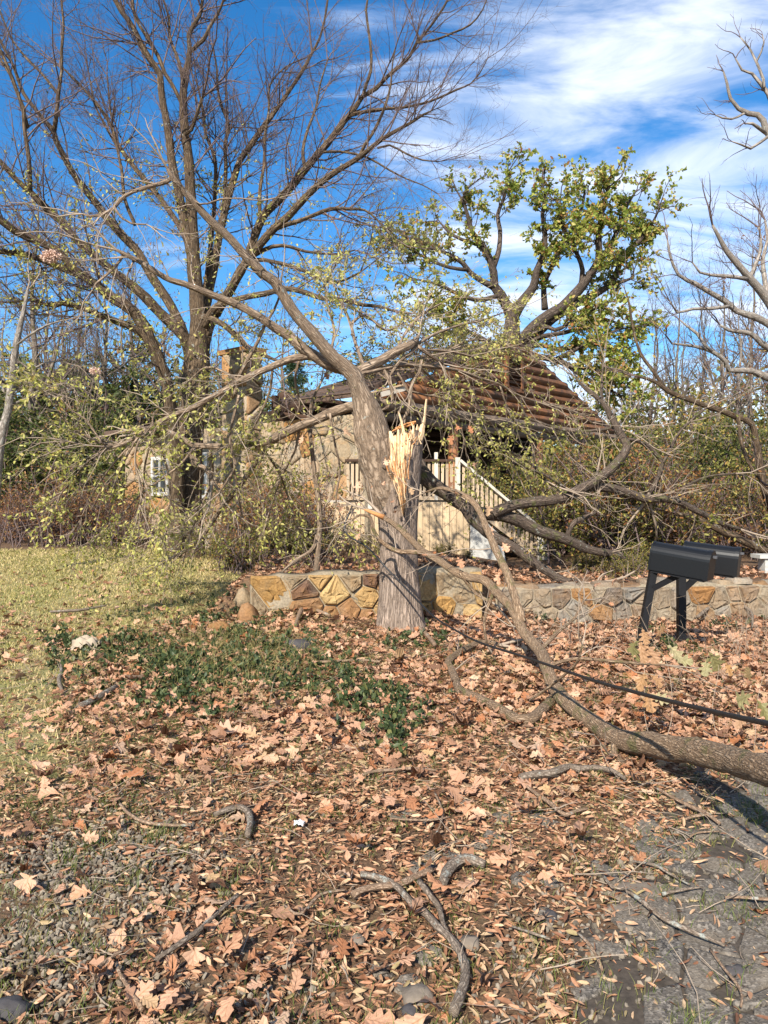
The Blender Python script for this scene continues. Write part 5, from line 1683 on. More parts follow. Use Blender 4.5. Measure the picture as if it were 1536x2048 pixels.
# leaning limb at the right, slanting down to the edge
Hr = Tree(0.15)
Hr.limb([(1660, 1180, 12), (1590, 1090, 9), (1536, 1000, 8), (1515, 900, 7), (1504, 848, 6.5), (1471, 833, 6), (1444, 822, 6), (1407, 810, 5.5), (1371, 797, 5), (1337, 783, 4.5), (1317, 767, 4), (1295, 758, 3), (1271, 752, 2)], 14.6, 13.6)
Hr.limb([(1328, 775, 4), (1312, 750, 3.8), (1301, 735, 3.5), (1281, 707, 3), (1267, 660, 2.5), (1258, 607, 2), (1250, 580, 1)], 13.7, 13.5)
Hr.limb([(1536, 1105, 8), (1500, 1088, 8), (1460, 1070, 7.5), (1420, 1050, 7), (1380, 1035, 6), (1350, 1025, 4)], 13.6, 13.2)
Hr.limb([(1476, 834, 4), (1480, 870, 4), (1487, 900, 4), (1500, 930, 3.5), (1520, 960, 2.5)], 13.9, 13.8)
tH = tree_thing('leaning_tree', (at(1660, 1180, 14.6)[0], 14.6, float(ground_z(8.6, 14.6))), 'reddish broken sapling leaning over at the right edge')
b = Buf()
Hr.build(b, 0.05)
put('trunk', b, M.bark_elm, tH)
b = Buf()
B1 = Hr.sprout(2.2, (0.4, 1.1), rmax=0.06, rabs=0.007, up=0.05, wig=0.2)
B2 = spawn(*B1, 5, 0.15, (25, 65), (0.4, 0.7), 0.55, 5, 0.22, 0.02)
tubes(b, *B1, 4)
tubes(b, *B2, 3)
put('twigs', b, M.twig, tH)
b = Buf()
leaves_on(b, *B2, 2, (0.05, 0.08), keep=0.5)
put('leaves', b, M.leaf_rust, tH)
# pale slim trunk at the left edge
Ir = Tree(0.15)
Ir.limb([(-12, 1010, 10), (-4, 930, 9), (2, 880, 8.5), (8, 850, 8), (17, 818, 7.5), (20, 783, 7), (27, 733, 6.5), (33, 687, 6), (42, 645, 5), (50, 610, 4), (55, 580, 2.5)], 12.0, 11.8)
Ir.limb([(34, 690, 2.5), (60, 670, 2.2), (95, 650, 1.8), (130, 640, 1.2)], 11.8, 11.6)
Ir.limb([(18, 812, 2.5), (50, 798, 2.2), (80, 780, 1.8), (110, 770, 1)], 12, 11.8)
Ir.limb([(28, 735, 2.5), (60, 740, 2.2), (90, 725, 1.6), (120, 722, 1)], 12, 12.2)
tI = tree_thing('slim_tree', (at(-12, 1010, 12)[0], 12, float(ground_z(-6.1, 12))), 'slim pale trunk with a crooked bend at the left edge of the lawn')
b = Buf()
Ir.build(b, 0.05)
put('trunk', b, M.bark_grey, tI)
b = Buf()
B1 = Ir.sprout(2.0, (0.4, 0.9), rmax=0.06, rabs=0.006, up=0.05, wig=0.2)
B2 = spawn(*B1, 5, 0.15, (25, 65), (0.4, 0.7), 0.55, 5, 0.22, 0.02)
tubes(b, *B1, 4)
tubes(b, *B2, 3)
put('twigs', b, M.twig_pale, tI)


# ------------------------------------------------------------------ woodland: prototypes shared by copies
def wood_tree(name, h, r, mat, leafm, leafn, label, group, spread=0.45, tw=M.twig, n1=16, keep=0.6, lsize=(0.07, 0.13)):
    t = tree_thing(name, (0, 0, 0), label, group)
    rows = [(0, 0, -0.2, r * 1.3)]
    x = y = 0.0
    for k in range(1, 9):
        x += random.uniform(-0.12, 0.12) * h / 8
        y += random.uniform(-0.12, 0.12) * h / 8
        rows.append((x, y, h * k / 8, r * (1 - k / 8.6)))
    P, R = spline(rows, h / 30)
    T = Tree()
    T.limbs.append((P, R))
    b = Buf()
    tube(b, P, R, 8, 0.05)
    Bq = T.sprout(n1 / h, (h * 0.16, h * spread), rmax=9, rabs=r * 0.45, ang=(25, 65), up=0.10, tmin=0.28, K=7, wig=0.16)
    tubes(b, *Bq, 5)
    put('trunk', b, mat, t)
    b = Buf()
    Bs = spawn(*Bq, 7, 0.15, (25, 60), (0.3, 0.6), 0.5, 5, 0.2, 0.06, rmin=0.004)
    Bu = spawn(*Bs, 5, 0.15, (25, 60), (0.35, 0.65), 0.6, 4, 0.2, 0.05, rmin=0.003)
    tubes(b, *Bs, 3)
    tubes(b, *Bu, 3)
    put('crown', b, tw, t)
    if leafm:
        b = Buf()
        leaves_on(b, *Bu, leafn, lsize, keep=keep)
        put('leaves', b, leafm, t)
    return t


def place(proto, px, Y, first, scale=1.0, rot=None, label=None, dz=0.0):
    o = proto if first else copy_tree(proto)
    x = (px - CX) / F * Y
    o.location = (x, Y, float(ground_z(x, Y)) + dz)
    o.rotation_euler = (0, 0, random.uniform(0, 6.28) if rot is None else rot)
    o.scale = (scale * random.uniform(0.9, 1.1),) * 2 + (scale,)
    if label:
        o['label'] = label
    return o


GW = 'bare trees of the woodland edge'
pa = wood_tree('woodland_tree', 9.0, 0.13, M.bark_far, None, 0, 'slender bare tree among the woodland behind the lawn', GW)
pb = wood_tree('woodland_tree', 11.0, 0.17, M.bark_far, M.leaf_olive, 1, 'slender tree with a few olive leaves in the woodland', 'thin leafed trees of the woodland edge', keep=0.35)
pc = wood_tree('woodland_tree', 8.0, 0.12, M.bark_grey, M.leaf_rust, 1, 'thin tree with scattered rust leaves in the woodland', 'rust leafed trees of the woodland edge', keep=0.5)
spots = [(pa, 212, 26, 1.0), (pb, 62, 24, 0.95), (pa, 128, 29, 1.05), (pb, 280, 28, 0.85), (pa, 165, 33, 1.0), (pc, 20, 30, 1.1), (pb, -40, 26, 1.1), (pa, 90, 36, 1.3), (pa, 245, 38, 1.2), (pc, 318, 34, 1.1), (pb, 150, 42, 1.2),
         (pa, 440, 30, 0.85), (pc, 470, 34, 0.9), (pa, 520, 32, 0.8), (pb, 560, 36, 0.85), (pa, 410, 40, 1.1), (pc, 640, 36, 0.8),
         (pa, 1350, 34, 1.05), (pa, 1365, 37, 0.95), (pb, 1300, 40, 0.9), (pc, 1480, 26, 0.95), (pc, 1540, 28, 1.1), (pa, 1440, 33, 1.1), (pa, 1275, 38, 0.9), (pc, 1230, 36, 0.85), (pa, 1500, 40, 1.5), (pb, 1400, 44, 1.0), (pa, 1600, 30, 1.3), (pb, 1190, 40, 0.9), (pa, -110, 30, 1.3)]
seen = set()
KIND = {pa.name: 'slender bare tree', pb.name: 'slender tree in sparse olive leaf', pc.name: 'thin tree with scattered rust leaves'}
for pr, px, Y, s in [q for q in spots if -30 < q[1] < 1560]:
    o = place(pr, px, Y, pr.name not in seen, s)
    wh = 'in the wood behind the lawn' if px < 330 else 'behind the cabin roof and chimney' if px < 700 else 'far right of the cabin'
    tag(o, KIND[pr.name] + ' ' + wh, 'tree', 'woodland: ' + KIND[pr.name] + ' ' + wh)
    seen.add(pr.name)


def shrub(name, h, w, mat, leafm, nleaf, label, group, lsize, nst=14, keep=1.0, tw=M.twig):
    t = tag(empty(name, (0, 0, 0)), label, 'shrub', group)
    st = np.stack([rng.normal(0, w * 0.18, nst), rng.normal(0, w * 0.18, nst), np.zeros(nst) - 0.05], 1)
    d = np.stack([rng.normal(0, 0.35, nst), rng.normal(0, 0.35, nst), np.ones(nst)], 1)
    Q1 = grow(st, d, rng.uniform(0.6, 1.05, nst) * h, np.full(nst, 0.012 + 0.004 * h), 7, 0.16, 0.02)
    Q2 = spawn(*Q1, 8, 0.12, (30, 75), (0.25, 0.5), 0.5, 5, 0.22, 0.02)
    Q3 = spawn(*Q2, 5, 0.15, (30, 75), (0.35, 0.7), 0.6, 4, 0.22, 0.0, rmin=0.0022)
    b = Buf()
    tubes(b, *Q1, 5)
    tubes(b, *Q2, 3)
    tubes(b, *Q3, 3)
    put('stems', b, tw, t)
    if nleaf:
        b = Buf()
        leaves_on(b, *Q3, nleaf, lsize, keep=keep)
        leaves_on(b, *Q2, nleaf, lsize, 0.3, keep=keep)
        put('foliage', b, leafm, t)
    return t


sg = shrub('shrub', 3.2, 2.6, None, M.leaf_green, 7, 'dense dark green shrub in the woodland understory', 'green shrubs of the woodland understory', (0.07, 0.13))
so = shrub('shrub', 2.6, 2.4, None, M.leaf_olive, 5, 'yellowing olive shrub in the woodland understory', 'olive shrubs of the woodland understory', (0.06, 0.11))
sb = shrub('shrub', 2.4, 2.2, None, M.leaf_rust, 2, 'twiggy brown shrub nearly bare of leaves in the undergrowth', 'bare brown shrubs of the undergrowth', (0.05, 0.09), nst=20, keep=0.8)
sl = shrub('shrub', 0.95, 0.9, None, M.leaf_olive, 4, 'low leafy bush growing against the porch skirting', 'low bushes along the cabin foot', (0.03, 0.05), nst=16)
seen = set()


def rows_of(pr, n, px0, px1, Y0, Y1, s0, s1, label, group):
    for i in range(n):
        px = px0 + (px1 - px0) * (i + random.uniform(0.1, 0.9)) / n
        if not -40 < px < 1575:
            continue
        o = place(pr, px, random.uniform(Y0, Y1), pr.name not in seen, random.uniform(s0, s1))
        tag(o, label, 'shrub', group)
        seen.add(pr.name)


rows_of(sg, 11, -80, 330, 19.5, 24, 0.8, 1.3, 'dense green shrub at the near edge of the wood behind the lawn', 'green shrubs behind the lawn')
rows_of(sg, 11, -120, 420, 27, 33, 1.4, 2.1, 'tall green thicket deep in the wood left of the cabin', 'tall green thickets left of the cabin')
rows_of(sb, 10, -60, 340, 17.5, 19.5, 0.5, 0.9, 'low bare brown brush along the far edge of the lawn', 'brown brush along the far edge of the lawn')
rows_of(so, 7, -60, 330, 20, 27, 0.8, 1.2, 'yellowing shrub mixed into the wood behind the lawn', 'yellowing shrubs behind the lawn')
rows_of(sb, 8, 20, 340, 23, 27, 1.2, 1.7, 'tall twiggy brown shrub in the wood left of the chimney', 'tall brown shrubs left of the chimney')
rows_of(sg, 7, 400, 720, 26, 34, 1.0, 1.6, 'green shrub showing above the roof line behind the cabin', 'green shrubs behind the cabin')
rows_of(so, 11, 1150, 1580, 15.0, 18, 0.5, 0.9, 'waist high yellow leaved bush behind the mailboxes', 'yellow bushes behind the mailboxes')
rows_of(so, 10, 1120, 1620, 19, 26, 0.9, 1.3, 'tall yellowing shrub at the back of the yard, right of the cabin', 'tall yellowing shrubs right of the cabin')
rows_of(sb, 11, 1190, 1600, 13.6, 18, 0.5, 0.95, 'bare brown brush in the yard behind the mailboxes', 'brown brush behind the mailboxes')
rows_of(sg, 7, 1200, 1620, 20, 28, 0.8, 1.2, 'dark green shrub at the back of the yard, right of the cabin', 'dark green shrubs right of the cabin')
rows_of(so, 7, 1200, 1640, 28, 36, 1.3, 1.8, 'tall olive thicket far behind the yard at right', 'tall olive thickets at right')
rows_of(sb, 5, 1190, 1320, 13.4, 15.2, 0.8, 1.1, 'tall bare shrub tangled before the porch posts', 'bare shrubs before the porch')
rows_of(so, 6, 985, 1200, 15.9, 16.9, 0.75, 1.0, 'leafy shrub growing between the porch stairs and the posts', 'leafy shrubs behind the porch stairs')
rows_of(so, 4, 1190, 1300, 13.4, 15.0, 0.6, 0.9, 'leafy shrub right of the foot of the porch stairs', 'leafy shrubs right of the porch stairs')
rows_of(so, 3, 470, 630, 13.6, 14.8, 0.5, 0.7, 'leafy shrub hiding the stone side of the cabin', 'leafy shrubs before the stone side')
rows_of(sl, 7, 450, 630, 11.8, 13.2, 0.5, 0.95, 'low leafy bush between the lawn and the porch skirting', 'low bushes left of the porch skirting')
rows_of(sl, 9, 640, 960, 12.9, 13.7, 0.22, 0.42, 'knee high bush at the foot of the tan porch skirting', 'knee high bushes at the porch skirting')
rows_of(sl, 3, 430, 490, 14.4, 15.6, 0.5, 0.8, 'leafy bush right of the foot of the large bare tree', 'bushes right of the large bare tree')
rows_of(sb, 6, 450, 640, 12.6, 14.2, 0.45, 0.8, 'bare twiggy bush before the stone side of the cabin', 'bare bushes before the stone side')
rows_of(sl, 7, 1130, 1330, 11.4, 12.6, 0.3, 0.55, 'small leafy bush just behind the low grey stone wall', 'small bushes behind the low grey wall')

# cedar glimpsed between the chimney and the snapped trunk
ced = tree_thing('cedar_tree', (at(585, 900, 27)[0], 27, float(ground_z(-3.3, 27))), 'blue green cedar seen between the chimney and the bent trunk')
b = Buf()
p0 = np.array(ced.location)
tube(b, [p0 + (0, 0, -.2), p0 + (0, 0, 2), p0 + (0.1, 0, 4), p0 + (0.1, 0, 5.6)], [0.15, 0.11, 0.06, 0.01], 8)
put('trunk', b, M.bark_far, ced)
nb = 150
zt = rng.uniform(0.3, 5.3, nb)
ang_ = rng.uniform(0, 6.28, nb)
Pc, Rc = grow(np.stack([p0[0] + zt * 0.015, np.full(nb, p0[1]), p0[2] + zt], 1), np.stack([np.cos(ang_), np.sin(ang_), np.full(nb, 0.35)], 1), (5.8 - zt) * 0.30 + 0.1, np.full(nb, 0.015), 5, 0.1, 0.05)
P2, R2 = spawn(Pc, Rc, 8, 0.15, (25, 60), (0.3, 0.6), 0.6, 4, 0.15, 0.03)
b = Buf()
leaves_on(b, P2, R2, 12, (0.06, 0.12), width=0.5)
put('foliage', b, M.cedar, ced)

# far woods: one mass nobody could count
b = Buf()
n = 30000
Yd = rng.uniform(44, 80, n)
xd = rng.uniform(-0.72, 0.72, n) * Yd
topz = 5.0 + 2.4 * np.sin(xd * 0.31) + 1.7 * np.sin(xd * 0.83 + 1) + 3.0 * sstep(-xd / Yd, 0.1, 0.5)
zd = ground_z(xd, Yd) + topz * rng.random(n) ** 0.8
leaves(b, np.stack([xd, Yd, zd], 1), rng.normal(size=(n, 3)), rng.uniform(0.32, 0.75, n))
tag(put('distant_woods', b, M.leaf_olive), 'far mass of olive and brown autumn woods beyond the yard', 'woods', kind='stuff')

# ------------------------------------------------------------------ mailboxes
mailGroup = 'black mailboxes by the road'


def mailbox(label, rear, front, height, width, post_top, post_bot, brace0, brace1, pw):
    rear, front = np.asarray(rear), np.asarray(front)
    d = norm(front - rear)
    s = norm(np.cross(d, UP))
    u = np.cross(s, d)
    t = tag(empty('mailbox', post_bot), label, 'mailbox')
    prof = [(-width / 2, 0), (width / 2, 0)]
    hb = height - width / 2
    for k in range(15):
        a = math.pi * k / 14
        prof.append((width / 2 * math.cos(a), hb + width / 2 * math.sin(a)))
    prof = np.array(prof)

    def ext(bb, a, c, grow_=0.0, uvs=0):
        cen = np.array((0, height / 2))
        pr = cen + (prof - cen) * (1 + grow_)
        n = len(pr)
        V = [a + s * x + u * z for x, z in pr] + [c + s * x + u * z for x, z in pr]
        i = np.arange(n)
        j = (i + 1) % n
        bb.add(V, [np.stack([i, i + n, j + n, j], 1), np.arange(n)[None], (np.arange(n)[::-1] + n)[None]])
    bb = Buf()
    ext(bb, rear, front)
    body = put('body', bb, M.black_paint, t, smooth=False)
    bb = Buf()
    ext(bb, rear - d * 0.004, rear + d * 0.016, 0.035)
    put('rear_rim', bb, M.black_paint, t, smooth=False)
    bb = Buf()
    ext(bb, front - d * 0.03, front + d * 0.012, 0.045)
    door = put('door', bb, M.black_paint, t, smooth=False)
    bb = Buf()
    box(bb, front + d * 0.03 + u * (height * 0.80), s * 0.02, d * 0.018, u * 0.012)
    put('handle', bb, M.black_worn, door, smooth=False)
    bb = Buf()
    for k, (zz_, l0, l1) in enumerate(((0.60, 0.30, 0.43), (0.53, 0.32, 0.46), (0.46, 0.30, 0.44))):
        L = np.linalg.norm(front - rear)
        side_ = s * (width / 2 + 0.001)
        side_ = side_ if side_[1] < 0 else -side_
        box(bb, rear + d * L * (l0 + l1) / 2 + side_ + u * height * zz_, d * L * (l1 - l0) / 2, side_ / np.linalg.norm(side_) * 0.0015, u * 0.003)
    put('embossed_lines', bb, M.black_wood, body, smooth=False)
    bb = Buf()
    beam(bb, post_bot, post_top, pw, pw, up=(0, 1, 0))
    put('post', bb, M.black_wood, t, smooth=False)
    bb = Buf()
    beam(bb, brace0, brace1, pw * 0.75, pw * 0.5, up=(0, 1, 0))
    put('brace', bb, M.black_wood, t, smooth=False)
    bb = Buf()
    L = np.linalg.norm(front - rear)
    box(bb, (rear + front) / 2 - u * 0.014, d * L * 0.46, s * width * 0.42, u * 0.012)
    put('mounting_board', bb, M.black_wood, t, smooth=False)
    return t


g1 = np.array(((1272 - CX) / F * 7.75, 7.75, 0.0))
g1[2] = float(ground_z(g1[0], 7.75)) - 0.1
g2 = np.array(((1363 - CX) / F * 8.5, 8.5, 0.0))
g2[2] = float(ground_z(g2[0], 8.5)) - 0.1
mailbox('black arched mailbox on a leaning post, nearer of the two', at(1303, 1137, 7.85), at(1418, 1159, 7.5), 0.285, 0.22, at(1308, 1134, 7.8), g1, at(1300, 1180, 7.78), at(1362, 1148, 7.68), 0.07)
mailbox('black arched mailbox on an upright post, farther of the two', at(1366, 1136, 8.65), at(1474, 1151, 8.35), 0.31, 0.24, at(1362, 1138, 8.55), g2, at(1363, 1182, 8.53), at(1405, 1144, 8.5), 0.083)

# ------------------------------------------------------------------ fallen utility cable
cb = [(705, 1010, 3.2, 8.9), (690, 1062, 3.2, 8.8), (735, 1095, 3.2, 8.75), (770, 1133, 3.2, 8.7), (810, 1175, 3.4, 8.5), (838, 1204, 3.5, 8.3), (870, 1235, 3.6, 8.0), (910, 1260, 3.8, 7.4), (960, 1285, 4.2, 6.8), (1040, 1311, 4.8, 6.0), (1120, 1338, 5.2, 5.2), (1200, 1365, 5.6, 4.5), (1300, 1392, 6.2, 3.8), (1400, 1417, 6.8, 3.2), (1536, 1447, 7.6, 2.6), (1700, 1475, 8.5, 2.2)]
rows = [np.append(at(a, c, Y), 0.0105) for a, c, r, Y in cb]
P, R = spline(rows, 0.06)
b = Buf()
tube(b, P, R, 8)
tag(put('utility_cable', b, M.cable), 'sagging black cable running from the stump to the right edge', 'cable')

# ------------------------------------------------------------------ asphalt driveway, broken into slabs
drive = tag(empty('driveway', (1.8, 3.0, 0.0)), kind='structure')


def asph_edge(x, y):
    return x - (0.46 + (y - 2.35) * 0.66)


M.tar = plain('tarry soil', (0.060, 0.048, 0.037), 0.95, 30, 0.5, 0.01)
xs_, ys_ = np.arange(0.0, 4.64, 0.04), np.arange(1.7, 5.5, 0.04)
XX, YY = np.meshgrid(xs_, ys_)
wob = np.array([mnoise.noise(Vector((x * 3, y * 3, 1.0))) for x, y in zip(XX.ravel(), YY.ravel())]).reshape(XX.shape)
inside = (asph_edge(XX, YY) + 0.35 * wob > -0.05) & (YY < 5.1 + 0.5 * wob)
nx2 = len(xs_)
q_ = [(j * nx2 + i, j * nx2 + i + 1, (j + 1) * nx2 + i + 1, (j + 1) * nx2 + i) for j in range(len(ys_) - 1) for i in range(nx2 - 1) if inside[j, i] and inside[j, i + 1] and inside[j + 1, i] and inside[j + 1, i + 1]]
bb = Buf()
bb.add(np.stack([XX, YY, ground_z(XX, YY) + 0.005], -1).reshape(-1, 3), np.array(q_))
put('crumbled_base', bb, M.tar, drive)
for P in cells((0.1, 1.7, 4.6, 5.6), 0.165, 0.15, jit=0.62, shrink=0.0045):
    c = P.mean(0)
    e = asph_edge(c[0], c[1])
    if e < -0.22 or c[1] > 5.2 or random.random() < 0.80 - 2.0 * e + 0.7 * mnoise.noise(Vector((c[0] * 2.2, c[1] * 2.2, 3.0))):
        continue
    z0 = float(ground_z(c[0], c[1]))
    lift = 0.014
    bb, cc = slab_buf(P, lambda u, v, w, z0=z0: np.array((u, v, z0 + w)), 0.04, lift + random.uniform(-0.003, 0.002), 0.004, 0.9, 0.0015)
    put('asphalt_slab', bb, M.asphalt, drive, origin=cc)
for px, py in ((905, 1718), (865, 1720), (840, 1738), (985, 1680), (955, 1695), (865, 1645), (815, 1630), (790, 1636), (925, 1610), (1000, 1640), (1075, 1640), (1100, 1650), (780, 1870), (855, 1915), (1045, 1765), (1095, 1770), (1090, 1835), (760, 1955), (820, 1985), (1060, 1600)):
    g = ground_at(px, py)
    P = cells((-0.08, -0.06, 0.08, 0.06), 0.2, 0.2, seeds=[(0, 0), (0.1, 0.07), (-0.11, 0.05), (0.04, -0.1), (-0.1, -0.08)])
    P = [q for q in P if abs(q.mean(0)).sum() < 0.06]
    if not P:
        continue
    bb, cc = slab_buf(P[0] * random.uniform(0.6, 1.1), lambda u, v, w, g=g: np.array((g[0] + u, g[1] + v, g[2] + w)), 0.03, 0.014, 0.012, 0.7)
    put('asphalt_slab', bb, M.asphalt, drive, origin=cc)


# ------------------------------------------------------------------ loose stones
def rockbuf(c, sx, sy, sz, seed):
    bb = Buf()
    nu, nv = 12, 7
    V = []
    for j in range(nv):
        ph = math.pi * j / (nv - 1) - math.pi / 2
        for i in range(nu):
            a = 2 * math.pi * i / nu
            d = Vector((math.cos(ph) * math.cos(a), math.cos(ph) * math.sin(a), math.sin(ph)))
            k = 1 + 0.35 * mnoise.noise(d * 1.6 + Vector((seed * 3.1, 0, 0)))
            V.append((c[0] + d.x * sx * k, c[1] + d.y * sy * k, c[2] + max(-0.6, d.z) * sz * k))
    q = [(j * nu + i, j * nu + (i + 1) % nu, (j + 1) * nu + (i + 1) % nu, (j + 1) * nu + i) for j in range(nv - 1) for i in range(nu)]
    bb.add(V, np.array(q))
    return bb


for k, (px, py, sx, sy, sz, mt, lab) in enumerate((
        (940, 1898, 0.045, 0.035, 0.025, M.rock, 'round tan stone beside the forked lichen stick'),
        (835, 2008, 0.06, 0.05, 0.03, M.rock, 'rounded brown stone at the bottom of the picture, left of the stick end'),
        (820, 2030, 0.03, 0.03, 0.02, M.rock_dark, 'small dark stone just below the rounded brown stone'),
        (1290, 1790, 0.17, 0.10, 0.014, M.rock, 'flat cracked brown slab of stone among the asphalt'),
        (1265, 1822, 0.10, 0.05, 0.012, M.rock, 'smaller flat slab of stone touching the cracked brown slab'),
        (715, 1888, 0.03, 0.03, 0.02, M.rock, 'small pinkish stone in the leaf litter left of the forked stick'),
        (1100, 1838, 0.03, 0.03, 0.02, M.rock_dark, 'dark stone in the gravel left of the cracked slab'),
        (1470, 1955, 0.045, 0.03, 0.02, M.rock_dark, 'dark stone on the asphalt near the lower right corner'),
        (595, 1300, 0.14, 0.10, 0.08, M.rock_dark, 'dark squared stone half buried in the ground cover before the wall'),
        (20, 2030, 0.06, 0.05, 0.035, M.rock_dark, 'dark stone in the lower left corner gravel'),
        (440, 1262, 0.13, 0.08, 0.08, M.stone_grey, 'tan stone lying in the leaves left of the flagstone wall'),
        (496, 1246, 0.14, 0.16, 0.16, M.flag_brown, 'rough brown boulder at the outer end of the flagstone wall'),
        (487, 1212, 0.12, 0.14, 0.14, M.flag_grey, 'pale grey boulder at the outer end of the flagstone wall'))):
    g = ground_at(px, py)
    o = put('stone', rockbuf(g + (0, 0, sz * 0.4), sx, sy, sz, k), mt, origin=g)
    tag(o, lab, 'stone')

# ------------------------------------------------------------------ sticks on the ground
def stick(pts, label, mat, lift=0.4, extra=None, group=None, twig=True):
    rows = []
    for px, py, r in pts:
        g = ground_at(px, py)
        rr = 0.85 * r / F * g[1]
        rows.append((g[0], g[1], g[2] + 0.035 + rr * lift, rr))
    T = Tree(0.03)
    T.limbs.append(spline(rows, 0.03))
    for e in extra or ():
        rw = []
        for px, py, r in e:
            g = ground_at(px, py)
            rr = r / F * g[1]
            rw.append((g[0], g[1], g[2] + 0.036 + rr * lift, rr))
        T.limbs.append(spline(rw, 0.03))
    b = Buf()
    T.build(b, 0.08)
    if twig:
        q = T.sprout(1.2, (0.05, 0.2), rmax=1, rabs=0.003, up=0.0, tip=False, wig=0.2)
        tubes(b, *q, 4)
    o = put('stick', b, mat, origin=rows[0][:3])
    return tag(o, label, 'stick', group)


stick([(722, 1772, 7), (760, 1782, 8), (792, 1795, 8.5), (822, 1828, 8.5), (850, 1855, 9), (878, 1882, 9.5), (900, 1905, 10), (918, 1930, 11), (929, 1960, 11.5), (930, 1995, 12), (920, 2025, 12.5), (905, 2060, 13)], 'long forked grey stick with lichen curving to the bottom edge', M.stick, 0.6, [[(838, 1787, 6), (858, 1815, 6), (878, 1842, 5.5), (886, 1868, 5), (893, 1890, 5)]])
stick([(704, 1813, 8), (730, 1800, 9), (760, 1794, 9), (800, 1790, 9), (832, 1776, 9), (862, 1763, 8)], 'rotten brown stick lying under the end of the forked grey stick', M.stick_brown, 0.4)
stick([(886, 1796, 11), (893, 1772, 13), (908, 1754, 14), (930, 1742, 13), (955, 1748, 12), (970, 1750, 10)], 'thick curved chunk of rotten bark beside the forked stick', M.stick, 0.5, twig=False)
stick([(1205, 1772, 3.5), (1225, 1795, 4), (1250, 1800, 4.5), (1272, 1820, 5.5), (1300, 1842, 6), (1330, 1862, 6.5), (1370, 1885, 7), (1400, 1897, 6), (1450, 1917, 4)], 'straight lichen covered stick across the cracked asphalt', M.stick, 0.7)
stick([(428, 1648, 5), (450, 1640, 7), (475, 1633, 8), (494, 1642, 8), (501, 1662, 8), (495, 1690, 7)], 'hooked thick stick in the leaf litter left of centre', M.stick, 0.5, twig=False)
stick([(312, 1948, 5.5), (345, 1925, 6.5), (375, 1900, 7), (400, 1880, 6), (432, 1852, 5.5), (475, 1815, 5)], 'straight dark stick in the leaves at lower left', M.stick, 0.6)
stick([(184, 1990, 4), (198, 1962, 4.5), (215, 1948, 4), (250, 1926, 4)], 'short dark stick beside a grey leaf at lower left', M.stick_brown, 0.6)
stick([(234, 1950, 3.5), (240, 1975, 4.5), (255, 2000, 5), (270, 2025, 5.5), (285, 2052, 6)], 'brown stick running to the bottom edge at lower left', M.stick_brown, 0.6)
stick([(1042, 1580, 3), (1070, 1602, 4.5), (1100, 1625, 5), (1130, 1646, 5), (1150, 1642, 4.5), (1175, 1634, 3)], 'bent grey stick on the bare ground below the lichen branch', M.stick_brown, 0.6)
stick([(1040, 1574, 9), (1074, 1569, 10), (1100, 1566, 10), (1117, 1562, 10), (1140, 1550, 8), (1157, 1557, 8), (1191, 1553, 7), (1224, 1559, 6), (1251, 1573, 4)], 'branch crusted with white lichen lying below the big fallen limb', M.stick, 0.7)
stick([(1310, 1590, 3), (1340, 1610, 4), (1380, 1630, 5), (1410, 1645, 6), (1440, 1664, 4)], 'peeling brown stick on the asphalt in the shadow of the fallen limb', M.stick_brown, 0.6, [[(1365, 1658, 3), (1390, 1650, 3.5), (1412, 1646, 4)]])
stick([(100, 1231, 3), (140, 1229, 3.5), (170, 1226, 3.5), (212, 1217, 2)], 'thin dark stick lying alone on the dry lawn', M.stick, 0.6)
stick([(160, 1427, 8), (178, 1418, 8), (197, 1408, 8), (232, 1385, 6)], 'short lichen mottled log at the left edge of the leaf carpet', M.stick, 0.6, twig=False)
stick([(124, 1330, 4), (122, 1352, 4.5), (118, 1372, 5), (124, 1392, 4)], 'crooked dark stick beside the green seedlings at left', M.stick, 0.5, twig=False)
stick([(706, 1577, 3), (740, 1562, 4), (790, 1556, 4), (830, 1554, 4), (872, 1556, 2.5)], 'long curved twig on the leaf carpet near centre', M.stick_brown, 0.8)
stick([(240, 1625, 3), (256, 1645, 4), (285, 1660, 4), (330, 1670, 4), (382, 1668, 3)], 'curved pale twig in the leaves left of the hooked stick', M.stick_brown, 0.8)
stick([(870, 1603, 2.5), (885, 1640, 2.5), (880, 1670, 2.5), (870, 1695, 2.2), (890, 1720, 2)], 'thin upright forked twig above the asphalt lumps', M.stick_brown, 0.9, [[(780, 1655, 1.8), (820, 1658, 2), (868, 1658, 2.2), (900, 1650, 1.5)]])
stick([(1265, 1742, 3), (1310, 1750, 3.5), (1335, 1765, 3), (1380, 1792, 2)], 'thin grey twig lying over the flat cracked slab', M.stick, 0.8, [[(1325, 1815, 3.5), (1345, 1805, 3.5), (1370, 1800, 3), (1405, 1797, 2)]])
stick([(1380, 1690, 2.5), (1395, 1685, 2.5), (1440, 1682, 2)], 'thin twig on the asphalt below the peeling stick', M.stick_brown, 0.8)
stick([(1450, 1820, 3.5), (1480, 1816, 4), (1545, 1822, 4)], 'pale twig at the right edge over the asphalt', M.stick_brown, 0.8)
stick([(1420, 1925, 3), (1445, 1960, 3.5), (1470, 1990, 4), (1484, 2015, 3.5), (1482, 2040, 3)], 'dark twig curving over the asphalt in the lower right corner', M.stick_brown, 0.8)
stick([(1024, 1876, 3), (1060, 1890, 3.5), (1100, 1905, 3)], 'straight grey twig left of the cracked asphalt', M.stick, 0.8)
stick([(1155, 1890, 3), (1180, 1915, 4), (1200, 1955, 4), (1205, 1965, 3)], 'small dark twig at the edge of the asphalt', M.stick_brown, 0.7)
stick([(535, 2008, 2), (538, 2030, 3.5), (530, 2055, 4)], 'grey twig reaching the bottom edge left of centre', M.stick, 0.7)
